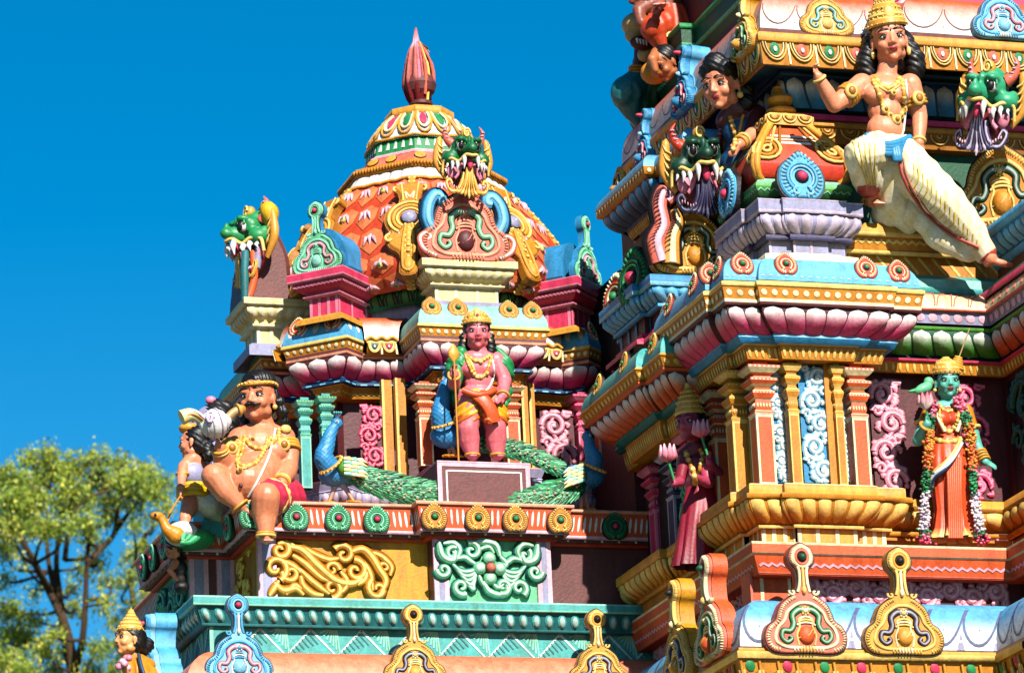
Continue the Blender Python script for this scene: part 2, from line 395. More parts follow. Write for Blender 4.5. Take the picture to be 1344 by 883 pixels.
def kudu(base, rim, scroll, centre, ball='rose', back=None, hat='gold3', depth=.1, finial=True, outline='dark'):
    """horseshoe gable ornament, 1 wide, about 1.3 high, on a thick back"""
    mb = MB(); ms = MB(); mc = MB()
    half = [(0, -.02), (.3, -.03), (.47, .02), (.53, .17), (.48, .31), (.385, .385), (.355, .47), (.30, .58), (.19, .67), (.11, .72)]
    if finial: half += [(.085, .80), (.08, .93), (.10, 1.0), (.155, 1.06), (.175, 1.15), (.14, 1.25), (.06, 1.31)]
    else: half += [(.06, .76)]
    top = [(0, half[-1][1]+.02)]
    outl = smooth_closed([(x, y) for x, y in half]+top+[(-x, y) for x, y in half[::-1][:-1]], 4)
    N = len(outl)
    mb.prism(outl, -depth, .02, outline, side=back or base)
    q = inset(outl, .018); mb.prism(q, .0, .05, base, bevel=.012)
    # beaded rim
    q2 = inset(outl, .05); L = 0; last = None
    for i in range(len(q2)):
        a, b = q2[i], q2[(i+1) % N]; d = (b-a).length
        if a[1] < .02 and abs(a[0]) < .3: continue
        if finial and a[1] > .66 and a[1] < 1.0: continue
        k = max(1, round(d/.035))
        for j in range(k):
            p = a.lerp(b, j/k); t = (b-a).normalized(); R = Matrix.Rotation(atan2(t.y, t.x), 3, 'Z')
            mb.ell((p.x, p.y, .05), (.013, .028, .022), jit(rim, .05), R, 6, 4)
    q3 = inset(outl, .105); lst = [Vector((p.x, p.y, .055)) for p in q3 if p.y < .66 and p.y > .05]
    # inner contour ridge, left and right halves
    for sgn in (1, -1):
        pts = cr([(0.06*sgn, .05, .05), (.26*sgn, .055, .05), (.385*sgn, .13, .055), (.36*sgn, .27, .055), (.27*sgn, .37, .055), (.22*sgn, .48, .055), (.1*sgn, .57, .055), (0, .59, .055)])
        mb.tube(pts, .022, jit(rim, .05), 7, (ZN, .8))
        # coloured C scroll
        s_ = cr([(.0, .505, .05), (.09*sgn, .5, .06), (.165*sgn, .43, .06), (.155*sgn, .33, .06), (.2*sgn, .25, .06), (.29*sgn, .25, .06), (.31*sgn, .17, .06), (.25*sgn, .115, .06), (.19*sgn, .15, .065), (.215*sgn, .19, .07)])
        relief(ms, s_, .038, scroll, hi=mix(scroll, 'white', .45), taper=.55, outl=outline)
        mb.tube(cr([(.02*sgn, .42, .05), (.085*sgn, .39, .055), (.08*sgn, .3, .055), (.12*sgn, .2, .055), (.1*sgn, .08, .05)]), .014, jit(hat), 6)
    # central mask
    mc.ell((0, .2, .05), (.105, .115, .07), centre, None, 12, 8)
    for k in range(3):
        y0 = .30+k*.035; mb.tube([Vector((cos(a)*(.12-.02*k), y0+sin(a)*.05, .06)) for a in [pi*.1+pi*.8*i/8 for i in range(9)]], .014, jit(rim if k % 2 == 0 else hat), 6)
    for k in (-1, 0, 1):
        mc.tube([(k*.055-.05, .16, .1-abs(k)*.03), (k*.055+.02, .2, .122-abs(k)*.03), (k*.04+.06, .26, .1-abs(k)*.02)], .006, hat, 4)
    for k in range(5): mb.ell((-.08+.04*k, .03, .05), (.016, .05, .03), jit(hat), None, 6, 5)
    mb.ell((0, .49, .06), .035, rim, None, 8, 6)
    for k in range(8): mb.ell((cos(k*pi/4)*.045, .49+sin(k*pi/4)*.045, .06), .017, jit(hat), None, 6, 4)
    if finial:
        for sg in (-1, 0, 1): mb.tube(cr([(.075*sg, .72, .05), (.05*sg, .82, .06), (.045*sg, .95, .06), (.06*sg, 1.02, .055)]), .02, jit(rim if sg else hat), 6)
        for sg in (-1, 1): mb.tube(spiral(.14*sg, .72, .0, .05, pi/2, pi/2+sg*1.6*pi, .05, 10), .018, jit(rim), 6)
        mb.ell((0, .74, .06), (.03, .055, .04), hat, None, 8, 6)
        for rr, cl in ((.12, rim), (.085, base)):
            mb.tube([Vector((cos(a)*rr*.92, 1.14+sin(a)*rr, .055)) for a in [2*pi*i/16 for i in range(16)]], .02, jit(cl), 6, None, True)
        mb.ell((0, 1.14, .06), (.062, .062, .03), outline, None, 10, 6); mc.ell((0, 1.14, .075), (.045, .045, .045), ball, None, 12, 8)
    return mb, [('scroll', ms), ('boss', mc)]
def rosette(c1, c2, ball, outline='dark', fin=True):
    """heart-shaped scalloped boss, 1 wide"""
    mb = MB()
    o = smooth_closed([(0, -.44), (.22, -.47), (.42, -.32), (.5, -.05), (.42, .26), (.2, .44), (0, .6), (-.2, .44), (-.42, .26), (-.5, -.05), (-.42, -.32), (-.22, -.47)], 3)
    mb.prism(o, -.06, .05, outline)
    mb.prism(inset(o, .035), .0, .1, c1, bevel=.03)
    for k in range(30):
        a = -pi/2+.25+(2*pi-.5)*k/29; ry = .39+.10*max(0, sin(a))**6
        mb.ell((cos(a)*.375, sin(a)*ry-.0, .095), (.068, .034, .045), jit(c2, .05), Matrix.Rotation(a, 3, 'Z'), 6, 4)
    for r, cl, w_ in ((.30, c1, .035), (.235, c2, .028)):
        mb.tube([Vector((cos(a)*r, sin(a)*r, .12)) for a in [-pi/2+.45+(2*pi-.9)*i/18 for i in range(19)]], w_, jit(cl), 6)
    for s in (-1, 1): mb.tube([Vector((p.x, p.y, .12)) for p in spiral(.12*s, -.30, .1, .03, pi/2, pi/2-s*1.5*pi, 0, 10)], .03, jit(c2), 6)
    mb.ell((0, .02, .1), (.15, .15, .05), outline, None, 12, 6); mc = MB(); mc.ell((0, .02, .13), (.105, .105, .1), ball, None, 12, 8)
    return mb, [('boss', mc)]
def template(name, mb, mat=None):
    subs = ()
    if isinstance(mb, tuple): mb, subs = mb
    o = build(name, mb, mat); me = o.data
    # template kept in local space, not linked
    loc = Vector(o.location)
    for v in me.vertices: v.co += loc
    o.location = (0, 0, 0); COL.objects.unlink(o)
    SUB[o.name] = [template(n_, m_, mat) for n_, m_ in subs]; return o
def scaleM(sx, sy=None, sz=None): return Matrix.Diagonal((sx, sy or sx, sz or sx, 1))
# ================================================================== templates of repeated ornaments
K_ = {}
K_['coral'] = template('gable_ornament', kudu('coral', 'pale', 'green', 'orange', 'dgreen', back='orange'))
K_['gold'] = template('gable_ornament', kudu('gold2', 'gold3', 'dviolet', 'gold2', 'black', back='mustard', hat='pale'))
K_['goldg'] = template('gable_ornament', kudu('gold2', 'gold3', 'green', 'gold2', 'dgreen', back='mustard', hat='pale'))
K_['blue'] = template('gable_ornament', kudu('lblue', 'sky', 'pink', 'lblue', 'rose', back='sky', hat='white'))
K_['dblue'] = template('gable_ornament', kudu('blue', 'sky', 'rose', 'blue', 'rose', back='sky', hat='lblue'))
K_['green'] = template('gable_ornament', kudu('lgreen', 'mint', 'pink', 'aqua', 'rose', back='blue', hat='mint'))
K_['goldnf'] = template('gable_ornament', kudu('gold2', 'gold3', 'teal', 'gold3', back='mustard', hat='pale', finial=False))
K_['bluenf'] = template('gable_ornament', kudu('lblue', 'sky', 'pink', 'lblue', back='sky', hat='white', finial=False))
K_['pinknf'] = template('gable_ornament', kudu('coral', 'peach', 'lgreen', 'maroon', back='coral', hat='peach', finial=False))
K_['dkgold'] = template('gable_ornament', kudu('gold', 'gold3', 'dgreen', 'gold', back='gold', hat='gold3', finial=False))
R_ = {}
R_['red'] = template('rosette', rosette('red', 'pale', 'green'))
R_['gold'] = template('rosette', rosette('gold', 'gold3', 'green'))
R_['green'] = template('rosette', rosette('green', 'mint', 'rose'))
R_['dgreen'] = template('rosette', rosette('dgreen', 'green', 'rose'))
R_['blue'] = template('rosette', rosette('sky', 'lblue', 'rose'))
def kud(kind, px, py, Y, wpx, N=(0, -1, 0), parent=None, lean=0.0, pos=None, label=None, sy=1.0, sz=1.0):
    """px,py = bottom centre in the photograph's pixels"""
    O = pos if pos is not None else at(px, py, Y)
    s = wpx/160.0
    c = inst(K_[kind], frame(O, N) @ Matrix.Rotation(lean, 4, 'X') @ scaleM(s, s*sy, s*sz), parent)
    if label: c['label'] = label
    return c
def ros(kind, O, s, N, parent, upv=(0, 0, 1), name=None):
    return inst(R_[kind], frame(O, N, upv) @ scaleM(s), parent)
def zr(py, px, Y): return at(px, py, Y).z
def PR(lst, px, Y0): return [(o, zr(py, px, Y0-o)) for o, py in lst]
def bx(mb, x0, x1, y0, y1, z0, z1, col): mb.box(((x0+x1)/2, (y0+y1)/2, (z0+z1)/2), (x1-x0, y1-y0, z1-z0), col)
def cyma(o0, z0, o1, z1, n=8):
    """convex quarter-round from lower outer (o0,z0) to upper inner (o1,z1)"""
    return [(o1+(o0-o1)*cos(pi/2*i/n), z0+(z1-z0)*sin(pi/2*i/n)) for i in range(n+1)]
def bulge(o0, z0, o1, z1, b, n=8):
    return [(o0+(o1-o0)*i/n+b*sin(pi*i/n), z0+(z1-z0)*i/n) for i in range(n+1)]
# square pillar with stacked capital; local frame base at origin, half-width hw, height h
def pillar(hw, h, c1, c2, c3, base=False):
    mb = MB(); mk = MB(); s = sqrt(2)
    sec = [(0, .0, 1), (.58, 0, 1)]
    prof = [(1, 0, c1), (1, .56, c1)]
    zz = .56
    st = [(1.0, .56), (1.12, .575), (1.12, .59), (.88, .60), (.98, .64), (.86, .69), (1.05, .70), (1.3, .735), (1.3, .75), (1.0, .765), (.8, .79), (1.25, .81), (1.55, .835), (1.55, .855), (1.0, .87), (.95, .885), (1.35, .90), (1.85, .935), (1.85, .955), (.8, .957), (.8, 1.0)]
    cols = [c2, c3, c2, c1, c1, c2, c1, c3, c2, c1, c2, c1, c3, c2, c1, c1, c2, c3, c3, c1]
    mb.lathe((0, 0, 0), [(hw*s, 0), (hw*s, .56*h)], 4, [c1], pi/4, False)
    for k in range(len(st)-1):
        (mk if st[k][1] > .8 else mb).lathe((0, 0, 0), [(st[k][0]*hw*s, st[k][1]*h), (st[k+1][0]*hw*s, st[k+1][1]*h)], 4, [cols[k]], pi/4, False)
    for sx, sy in ((0, -1), (1, 0), (-1, 0), (0, 1)):     # painted light border on the shaft faces
        M = frame((sx*hw, sy*hw, 0), (sx, sy, 0)); mb.M = M; e = .004; t = hw*.24
        for a, b, c, d in ((-hw, -hw+t, 0, .56*h), (hw-t, hw, 0, .56*h), (-hw+t, hw-t, .56*h-t, .56*h), (-hw+t, hw-t, 0, t)):
            mb.add([(a, c, e), (b, c, e), (b, d, e), (a, d, e)], [(0, 1, 2, 3)], c2)
        for k in range(5):   # flutes on the vase
            x = -.7*hw+k*.35*hw; mb.ell((x, .64*h, -.02*hw), (.11*hw, .022*h, .1*hw), c2, None, 6, 5)
        for zz_, ww in ((.845, 1.55), (.945, 1.85), (.742, 1.3)):
            n = 7
            for k in range(n): mb.add([(-hw*ww+2*hw*ww*(k+.15)/n, zz_*h-.006*h, hw*(ww-1)+.003), (-hw*ww+2*hw*ww*(k+.85)/n, zz_*h-.006*h, hw*(ww-1)+.003), (-hw*ww+2*hw*ww*(k+.5)/n, zz_*h+.006*h, hw*(ww-1)+.003)], [(0, 1, 2)], c2)
        mb.M = None
    return mb, [('capital', mk)]
PL = {}
for k, a in dict(orange=('orange', 'pale', 'coral'), red=('red', 'lpink', 'coral'), gold=('gold', 'gold3', 'mustard'), teal=('teal', 'mint', 'green'), navy=('dviolet', 'lilac', 'navy'), rose=('rose', 'pink', 'lotus')).items():
    PL[k] = template('pillar', pillar(.5, 8.0, *a))     # 1 wide, 8 high, scaled below
def put_pillar(kind, px0, px1, pyb, pyt, Y, parent, rot=0, x=None, zb=None, zt=None, wd=None):
    c = (px0+px1)/2; B = at(c, pyb, Y); T = at(c, pyt, Y)
    wd_ = wd or (px1-px0)/160.0; h = T.z-B.z
    B.y += wd_/2
    M = Matrix.Translation(B) @ Matrix.Rotation(rot, 4, 'Z') @ scaleM(wd_, wd_, h/8.0)
    return inst(PL[kind], M, parent)
# vine scroll relief inside a w x h rectangle, local x right y up
def vine(mb, w_, h_, col, hi, back=None, seed=1, vertical=True, r=.03, outl=None):
    rnd = random.Random(seed)
    if back: mb.add([(0, 0, .002), (w_, 0, .002), (w_, h_, .002), (0, h_, .002)], [(0, 1, 2, 3)], back)
    L, Wd = (h_, w_) if vertical else (w_, h_)
    def T(a, b): return (b, a) if vertical else (a, b)
    n = max(2, round(L/(Wd*.8))); st = L/n; side = 1
    stem = []
    for i in range(n*6+1):
        a = L*i/(n*6); stem.append(Vector((*T(a, Wd/2+side*Wd*.2*sin(pi*a/st)), .012)))
    relief(mb, stem, r*.8, col, hi, taper=.8, outl=outl)
    for i in range(n):
        a = (i+.5)*st; sgn = 1 if i % 2 else -1
        cx, cy = a, Wd/2-sgn*Wd*.12
        R0 = min(st, Wd)*.42
        sp = [Vector((*T(cx+cos(t)*rr, cy+sin(t)*rr), .016)) for t, rr in [(-sgn*pi/2+sgn*k*2*pi*1.35/20, R0*(1-.8*k/20)) for k in range(21)]]
        relief(mb, sp, r*1.1, col, hi, taper=.6, outl=outl)
        relief(mb, [Vector((*T(a+st*.42+cos(t)*rr, Wd/2+sgn*Wd*.3+sin(t)*rr), .014)) for t, rr in [(sgn*pi/2-sgn*k*2*pi*1.2/16, R0*.5*(1-.75*k/16)) for k in range(17)] if a+st*.42+cos(t)*rr < L], r*.9, col, hi, taper=.5, outl=outl)
        mb.ell((*T(cx, cy), .02), (r*.9, r*.9, r*.6), jit(hi), None, 8, 5)
        for q in range(16):     # leaf lobes curling off the scroll
            t = rnd.uniform(0, 2*pi); x0, y0 = cx+cos(t)*R0*.95, cy+sin(t)*R0*.95; dd = rnd.uniform(.3, .55)*R0
            t2 = t+sgn*.9; x1, y1 = x0+cos(t2)*dd, y0+sin(t2)*dd; x2, y2 = x1+cos(t2+sgn*1.4)*dd*.7, y1+sin(t2+sgn*1.4)*dd*.7
            x1, x2 = [min(L-.01, max(.01, v)) for v in (x1, x2)]; y1, y2 = [min(Wd-.01, max(.01, v)) for v in (y1, y2)]
            relief(mb, [Vector((*T(*p), .015)) for p in ((x0, y0), ((x0+x1)/2, (y0+y1)/2), (x1, y1), ((x1+x2)/2, (y1+y2)/2), (x2, y2))], r*.95, jit(col), hi, taper=.4, grow=True, outl=outl)
def panel(name, px0, px1, pyt, pyb, Y, parent, col, hi, back, seed, vertical=True, r=.03, label=None, outl=None, N=(0, -1, 0)):
    B = at(px0, pyb, Y); T = at(px1, pyb, Y); z1 = at((px0+px1)/2, pyt, Y).z
    mb = MB(); mb.M = frame(B, N); vine(mb, T.x-B.x, z1-B.z, col, hi, back, seed, vertical, r, outl); mb.M = None
    return build(name, mb, None, parent, label)
def rel_row(parent, pa, sp, kind, size, t=.5, skip=(), off=.02, upf=True, margin=0):
    for i, (a, b) in enumerate(pa.cells(sp, 1, margin)):
        if i in skip: continue
        k = (a+b)/2; O = pa.P(k, t, off); N = pa.P(k, t, 1)-pa.P(k, t, 0); ros(kind, O, size, N, parent, (0, 0, 1))
# ================================================================== RIGHT: the gateway tower
RB = at(1150, 883, 0)
gate = thing('gateway_tower', 'large stepped temple tower of painted mouldings, pillars and niches filling the right side', 'temple tower', (3.5, 3, 0))
def part(name, parent, fn, label=None, mat=None):
    mb = MB(); fn(mb); return build(name, mb, mat, parent, label)
XM = 4.60
XI = 4.17    # plane of the side wall that comes forward on the far right
P_base = Sweep([(2.0, 3.4), (2.0, .1), (XI, .1), (XI, -.8)])
ZL_ = zr(714, 1150, 0)
def f(mb):     # plain body down to the ground
    bx(mb, 2.45, 9, .75, 6.5, 7.2, 8.0, 'brown'); bx(mb, 1.9, 9.6, .3, 6.6, 0, 7.6, 'cream'); bx(mb, 4.75, 9.0, .1, 6, 7.4, 11.6, 'maroon'); bx(mb, 4.35, 9.0, -.3, 6, 7.4, ZL_-.02, 'maroon')
    bx(mb, 2.9, 9.0, 1.25, 3.9, 7.8, 16.5, 'maroon')
part('wall', gate, f)
# --- lower roll cornice, blue and white
zt = lambda py, o=0: zr(py, 1150, .1-o)
cy = cyma(.33, zt(851, .33), .02, zt(792, .02), 9)
def f(mb):
    P_base.bands(mb, [([(.30, zt(905, .3)), (.34, zt(866, .34))], 'gold'), ([(.34, zt(866, .34)), (.37, zt(866, .37)), (.37, zt(857, .37))], 'gold3'), ([(.37, zt(857, .37)), (.35, zt(856, .35)), (.35, zt(852.5, .35))], 'gold2'),
        ([(.35, zt(852.5, .35)), (.33, zt(851.5, .33))], 'dark')])
    for pa in patches(P_base, cy): 
        P_base.bands(mb, [(cy, ('white', '#5AA8DA', .08, .42))], [pa.e])
        for a, b in pa.cells(.29):
            c = (a+b)/2; h = (b-a)/2; e = .02/pa.L
            pts = [(c-h*.93*min(1, sqrt(max(0, q))), .06+q*.55) for q in (0, .03, .1, .25, .5, .8, 1)]
            pts = [(c-h*cos(q)*.95, .46-.40*sin(q)) for q in [pi/2-pi/2*i/6 for i in range(7)]]+[(c-h*.95, .6), (c-h*.9, .95)]
            line(mb, pa, pts, .02, '#56608A'); line(mb, pa, [(2*c-x, y) for x, y in pts], .02, '#56608A')
            line(mb, pa, [(c, .25), (c, .95)], .008, 'navy')
            vs = [pa.P(b-h*.22, .0, .004), pa.P(b, .22, .004), pa.P(b+h*.22 if b < .99 else b, .0, .004)]; mb.add(vs, [(0, 1, 2)], 'violet')
    for pa in patches(P_base, [(.302, zt(903, .3)), (.342, zt(868, .342))]):
        for i, (a, b) in enumerate(pa.cells(.15)):
            c = (a+b)/2
            if i % 2 == 0: blob(mb, pa, c, .78, .04, .045, ('green', 'rose')[(i//2) % 2], .006, 12, .02)
            mb.tube([pa.P(c+cos(q)*.065/pa.L, .62-.5*sin(q), .012) for q in [pi*k/8 for k in range(9)]], .014, jit('gold3'), 5)
            mb.tube([pa.P(c+cos(q)*.04/pa.L, .55-.35*sin(q), .012) for q in [pi*k/8 for k in range(9)]], .01, jit('ochre'), 5)
            mb.tube([pa.P(a, .1, .01), pa.P(a, .95, .01)], .013, jit('gold2'), 5); blob(mb, pa, c, .3, .02, .03, 'pale', .01, 8, .01)
part('roll_cornice', gate, f, 'light blue roll cornice fading to white above a gold frieze')
# --- recessed wall above the cornice with the pink scroll relief
P_rec = Sweep([(2.13, 6.5), (2.13, .28), (XI+.15, .28), (XI+.15, -.8)])
def f(mb):
    P_rec.bands(mb, [([(0, zr(800, 1150, .28)), (0, zr(750, 1150, .28))], 'maroon')])
    a = at(988, 790, .22); b = at(1040, 790, .22); z1 = zr(752, 1010, .22)
    bx(mb, a.x, b.x, .22, .3, a.z-.1, z1, 'orange'); bx(mb, a.x+.07, a.x+.1, .215, .3, a.z-.1, z1, 'pale'); bx(mb, b.x-.03, b.x-.005, .215, .3, a.z-.1, z1, 'pale'); bx(mb, a.x-.02, a.x, .2, .4, a.z-.1, z1, 'coral')
part('recessed_wall', gate, f)
panel('scroll_relief', 1046, 1322, 757, 795, .275, gate, 'pink', 'lpink', 'maroon', 5, False, .035, 'pink scroll relief band on maroon')
mb = MB(); mb.M = frame((2.128, 3.0, zr(795, 1150, .28)), (-1, 0, 0)); vine(mb, 2.6, .26, 'pink', 'lpink', None, 9, False, .03); mb.M = None; build('scroll_relief', mb, None, gate)
# --- orange ledge
zl = lambda py, o: zr(py, 1150, .12-o)
P_led = Sweep([(2.03, 6.5), (2.03, .12), (XI+.05, .12), (XI+.05, -.8)])
lp = [(.05, zl(757, .05)), (.10, zl(731, .1))]
def f(mb):
    P_led.bands(mb, [([(-.1, zl(758, 0)), (.05, zl(757, .05))], 'red'), (lp, 'orange'), ([(.10, zl(731, .1)), (.12, zl(728.5, .12))], 'pale'), ([(.12, zl(728.5, .12)), (.12, zl(717, .12))], 'orange'), ([(.12, zl(717, .12)), (.125, zl(714, .125))], 'pale'), ([(.125, zl(714, .125)), (-.75, zl(714, .125)+.002)], 'orange')])
    for pa in patches(P_led, lp): zig(mb, pa, .075, .011, .5, .02, 'lpink'); line(mb, pa, [(0, .1), (1, .1)], .01, 'coral')
ledge_R = part('ledge', gate, f, 'orange ledge with a pale zigzag line')
ZL = zl(714, .125)
# ================================================================== K: the corner pavilion
KX0, KX1 = 2.17, 3.22
def plan(x0, x1, yf, yb, jog=.05, a=.27, b=.75):
    w_ = x1-x0; l0, l1 = x0+w_*a, x0+w_*b
    return [(x0, yb), (x0, yb-.25), (x0-jog, yb-.25), (x0-jog, yf+.3), (x0, yf+.3), (x0, yf), (l0, yf), (l0, yf-jog), (l1, yf-jog), (l1, yf), (x1, yf), (x1, yf+.5)]
PK = Sweep(plan(KX0, KX1, .42, 1.6))
zk = lambda py, o: zr(py, 1080, .40-o)
def base_mould(mb, sw, z, cols=('gold2', 'gold3', 'gold', 'pale'), shape=None):
    """z: function py,out; rows of the K base"""
pb = bulge(.03, zk(690, .03), .17, zk(655, .17), .035)
pw = [(0, zk(714, 0)), (0, zk(694, 0))]
def f(mb):
    PK.bands(mb, [(pw, 'gold2'), ([(0, zk(694, 0)), (.05, zk(694, .05)), (.05, zk(690, .05))], 'gold3'), (pb, 'gold'), ([(.17, zk(655, .17)), (.19, zk(655, .19)), (.19, zk(649, .19))], 'gold'), ([(.19, zk(649, .19)), (.15, zk(648, .15)), (.15, zk(637, .15))], 'gold2'), ([(.15, zk(637, .15)), (.13, zk(636, .13)), (-.1, zk(636, .13))], 'pale')])
    for pa in patches(PK, pb): petals(mb, pa, .115, ('gold3', 'gold2'), .05, .95, .02, .2, down=True)
    for pa in patches(PK, pw):
        for k in (0, .333, .667, 1): line(mb, pa, [(max(.02, min(.98, k)), 0), (max(.02, min(.98, k)), 1)], .035, 'pale')
part('pedestal', gate, f, 'gold moulded base of the corner pavilion')
def f(mb):     # walls of K behind the pillars
    bx(mb, KX0+.12, KX1-.05, .58, 1.55, zk(637, 0), zk(400, 0), 'navy')
    bx(mb, KX0+.25, KX0+.32, .56, .6, zk(637, 0), zk(480, 0), 'gold')
part('niche_wall', gate, f)
panel('scroll_relief', 1056, 1096, 482, 633, .50, gate, 'lblue', 'white', 'blue', 3, True, .03, 'light blue scroll relief on blue')
panel('scroll_relief', 1018, 1042, 482, 633, .56, gate, 'lblue', 'white', 'blue', 4, True, .026)
panel('scroll_relief', 1101, 1127, 482, 633, .56, gate, 'lblue', 'white', 'blue', 6, True, .026)
put_pillar('orange', 997, 1021, 635, 474, .40, gate); put_pillar('orange', 1124, 1146, 640, 478, .40, gate)
put_pillar('gold', 1041, 1055, 635, 471, .40, gate); put_pillar('gold', 1103, 1114, 637, 474, .40, gate)
def f(mb):
    a = at(1091, 635, .45); b = at(1104, 635, .45); bx(mb, a.x, b.x, .45, .6, a.z, zk(474, 0), 'gold')
part('jamb', gate, f)
for (px, Y, kk) in ((974, .75, 'gold'), (950, 1.35, 'orange')):
    B = at(px, 650, Y); M = Matrix.Translation((B.x, B.y, zk(637, 0))) @ scaleM(.15, .15, (zk(473, 0)-zk(637, 0))/8); inst(PL[kk], M, gate)
# K entablature
zk2 = lambda py, o: zr(py, 1080, .40-o)
fr = [(.06, zk(474, .06)), (.09, zk(456, .09))]
lo = bulge(.16, zk(441, .16), .30, zk(405, .30), .05)
tr = [(.33, zk(396, .33)), (.35, zk(380, .35))]
kc = cyma(.33, zk(372, .33), .16, zk(345, .16), 8)
def f(mb):
    PK.bands(mb, [([(-.2, zk(474, 0)), (.06, zk(474, .06))], 'gold'), (fr, 'gold'), ([(.09, zk(456, .09)), (.1, zk(454, .1))], 'gold3')])
    for pa in patches(PK, fr): ovals(mb, pa, .055, .014, .042, 'gold3')
part('architrave', gate, f)
def f(mb):
    PK.bands(mb, [([(.1, zk(454, .1)), (.14, zk(454, .14)), (.17, zk(445, .17))], 'blue'), ([(.17, zk(445, .17)), (.16, zk(441, .16))], 'lblue'), (lo, 'maroon'), ([(.30, zk(405, .3)), (.33, zk(404, .33)), (.33, zk(400, .33))], 'maroon')])
    for pa in patches(PK, lo): petals(mb, pa, .165, ('lotus', 'white'), .0, .98, .018, .05); 
part('lotus_cornice', gate, f, 'pink and white lotus petal cornice')
def f(mb):
    PK.bands(mb, [([(.33, zk(400, .33)), (.33, zk(396, .33))], 'pale'), (tr, 'gold'), ([(.35, zk(380, .35)), (.36, zk(379, .36)), (.36, zk(374, .36)), (.33, zk(373, .33))], 'gold3'), (kc, ('sky', 'lblue')), ([(.16, zk(345, .16)), (-.3, zk(345, .16))], 'pale')])
    for pa in patches(PK, tr): dots(mb, pa, .088, .026, 'pale')
    for pa in patches(PK, kc):
        for a, b in pa.cells(.06): line(mb, pa, [((a+b)/2, .1), ((a+b)/2, .95)], .02, 'white')
part('roof_cornice', gate, f, 'blue roll cornice set with red rosettes')
for e, n_ in ((2, 2), (0, 1), (5, 1), (7, 2), (9, 1), (3, 1), (4, 1)):
    pa = Patch(PK, e, kc)
    for i in range(n_):
        k = (i+.5)/n_ if n_ > 1 else .5
        if e == 7: k = (.2, .84)[i]
        ros('red', pa.P(k, .42, .0), .205, pa.n+Vector((0, 0, .25)), gate)
# K upper pedestal (violet) and domed roof
ux0, ux1 = at(993, 262, .55).x, at(1112, 265, .55).x
PU = Sweep(plan(ux0+.12, ux1-.02, .62, 1.55, .04, .3, .75))
zu = lambda py, o: zr(py, 1055, .60-o)
ub = bulge(.03, zu(308, .03), .10, zu(281, .10), .045)
def f(mb):
    PU.bands(mb, [([(.08, zu(346, .08)), (.08, zu(334, .08)), (0, zu(333, 0))], 'pale'), ([(0, zu(333, 0)), (0, zu(317, 0))], 'violet'), ([(0, zu(317, 0)), (.05, zu(316, .05)), (.05, zu(309, .05)), (.03, zu(308, .03))], 'dviolet'), (ub, 'violet'),
        ([(.10, zu(281, .1)), (.13, zu(280, .13)), (.13, zu(276, .13))], 'lilac'), ([(.13, zu(276, .13)), (.13, zu(264, .13))], 'violet'), ([(.13, zu(264, .13)), (.14, zu(262, .14)), (-.3, zu(262, .14))], 'lilac')])
    for pa in patches(PU, ub): petals(mb, pa, .1, ('lilac', 'lilac'), .03, .97, .02, .25)
    for pa in patches(PU, [(0, zu(333, 0)), (0, zu(317, 0))]):
        for a, b in pa.cells(.14): line(mb, pa, [(a, 0), (a, 1)], .022, 'lilac')
part('roof_pedestal', gate, f, 'violet grey pedestal under the little domed roof')
dx0, dx1 = at(986, 250, .7).x+.1, at(1108, 250, .7).x-.03
zd = lambda py, o: zr(py, 1050, .72-o)
PD = Sweep([(dx0, 1.5), (dx0, .72), (dx1, .72), (dx1, 1.5)], True)
def f(mb):
    g = bulge(.02, zd(262, .02), .02, zd(237, .02), .06)
    PD.bands(mb, [(g[:5], ('dgreen', 'grass')), (g[4:], ('grass', 'mint'))])
    for pa in patches(PD, g): zig(mb, pa, .05, .012, .35, .012, 'mint')
part('roof_neck', gate, f)
dm = [(.0, zd(237, 0)), (.05, zd(229, .05)), (.06, zd(216, .06)), (.035, zd(205, .035)), (-.02, zd(193, -.02)), (-.09, zd(181, -.09)), (-.16, zd(171, -.16)), (-.2, zd(166, -.2))]
def f(mb):
    PD.bands(mb, [(dm[:3], ('red', 'red')), (dm[2:], ('red', 'orange'))])
    for pa in patches(PD, dm):
        for t in (.62, .72): line(mb, pa, [(0.1, t), (.9, t)], .022, 'white')
        line(mb, pa, [(0.1, .67), (.9, .67)], .012, 'pale')
        for s_ in (0, 1):     # gold corner rib with curl
            pts = [pa.P(s_ if t else s_, t, .02) for t in [i/8 for i in range(9)]]; mb.tube(pts, .03, 'gold2', 7)
            for q in range(2):
                d = (.07+.06*q)/pa.L; mb.tube([pa.P((s_+(d if s_ == 0 else -d)), .45+.5*i/4, .01) for i in range(5)], .013, ['gold3', 'ochre'][q], 5)
            cx = .05/pa.L if s_ == 0 else 1-.05/pa.L
            for r_, cl in ((.085, 'gold3'), (.055, 'gold'), (.025, 'gold3')):
                mb.tube([pa.P(cx+cos(q)*r_/pa.L, .5+sin(q)*r_/pa.H*1.2, .015) for q in [2*pi*i/14 for i in range(14)]], .016, cl, 5, None, True)
    top = dm[-1]
    PD.bands(mb, [([(top[0], top[1]), (-.14, zd(165, -.14))], 'gold'), ([(-.14, zd(165, -.14)), (-.15, zd(152, -.15))], 'gold2'), ([(-.15, zd(152, -.15)), (-.2, zd(150, -.2)), (-.36, zd(149, -.3))], 'gold3')])
    for pa in patches(PD, [(-.138, zd(165, -.14)), (-.148, zd(152, -.15))]):
        for a, b in pa.cells(.13):
            for r_ in (.06, .035): mb.tube([pa.P((a+b)/2+cos(q)*r_/pa.L, .9-sin(q)*r_/pa.H, .006) for q in [pi*i/8 for i in range(9)]], .01, 'gold3' if r_ > .05 else 'ochre', 5)
part('dome', gate, f, 'small red domed roof with gold ribs')
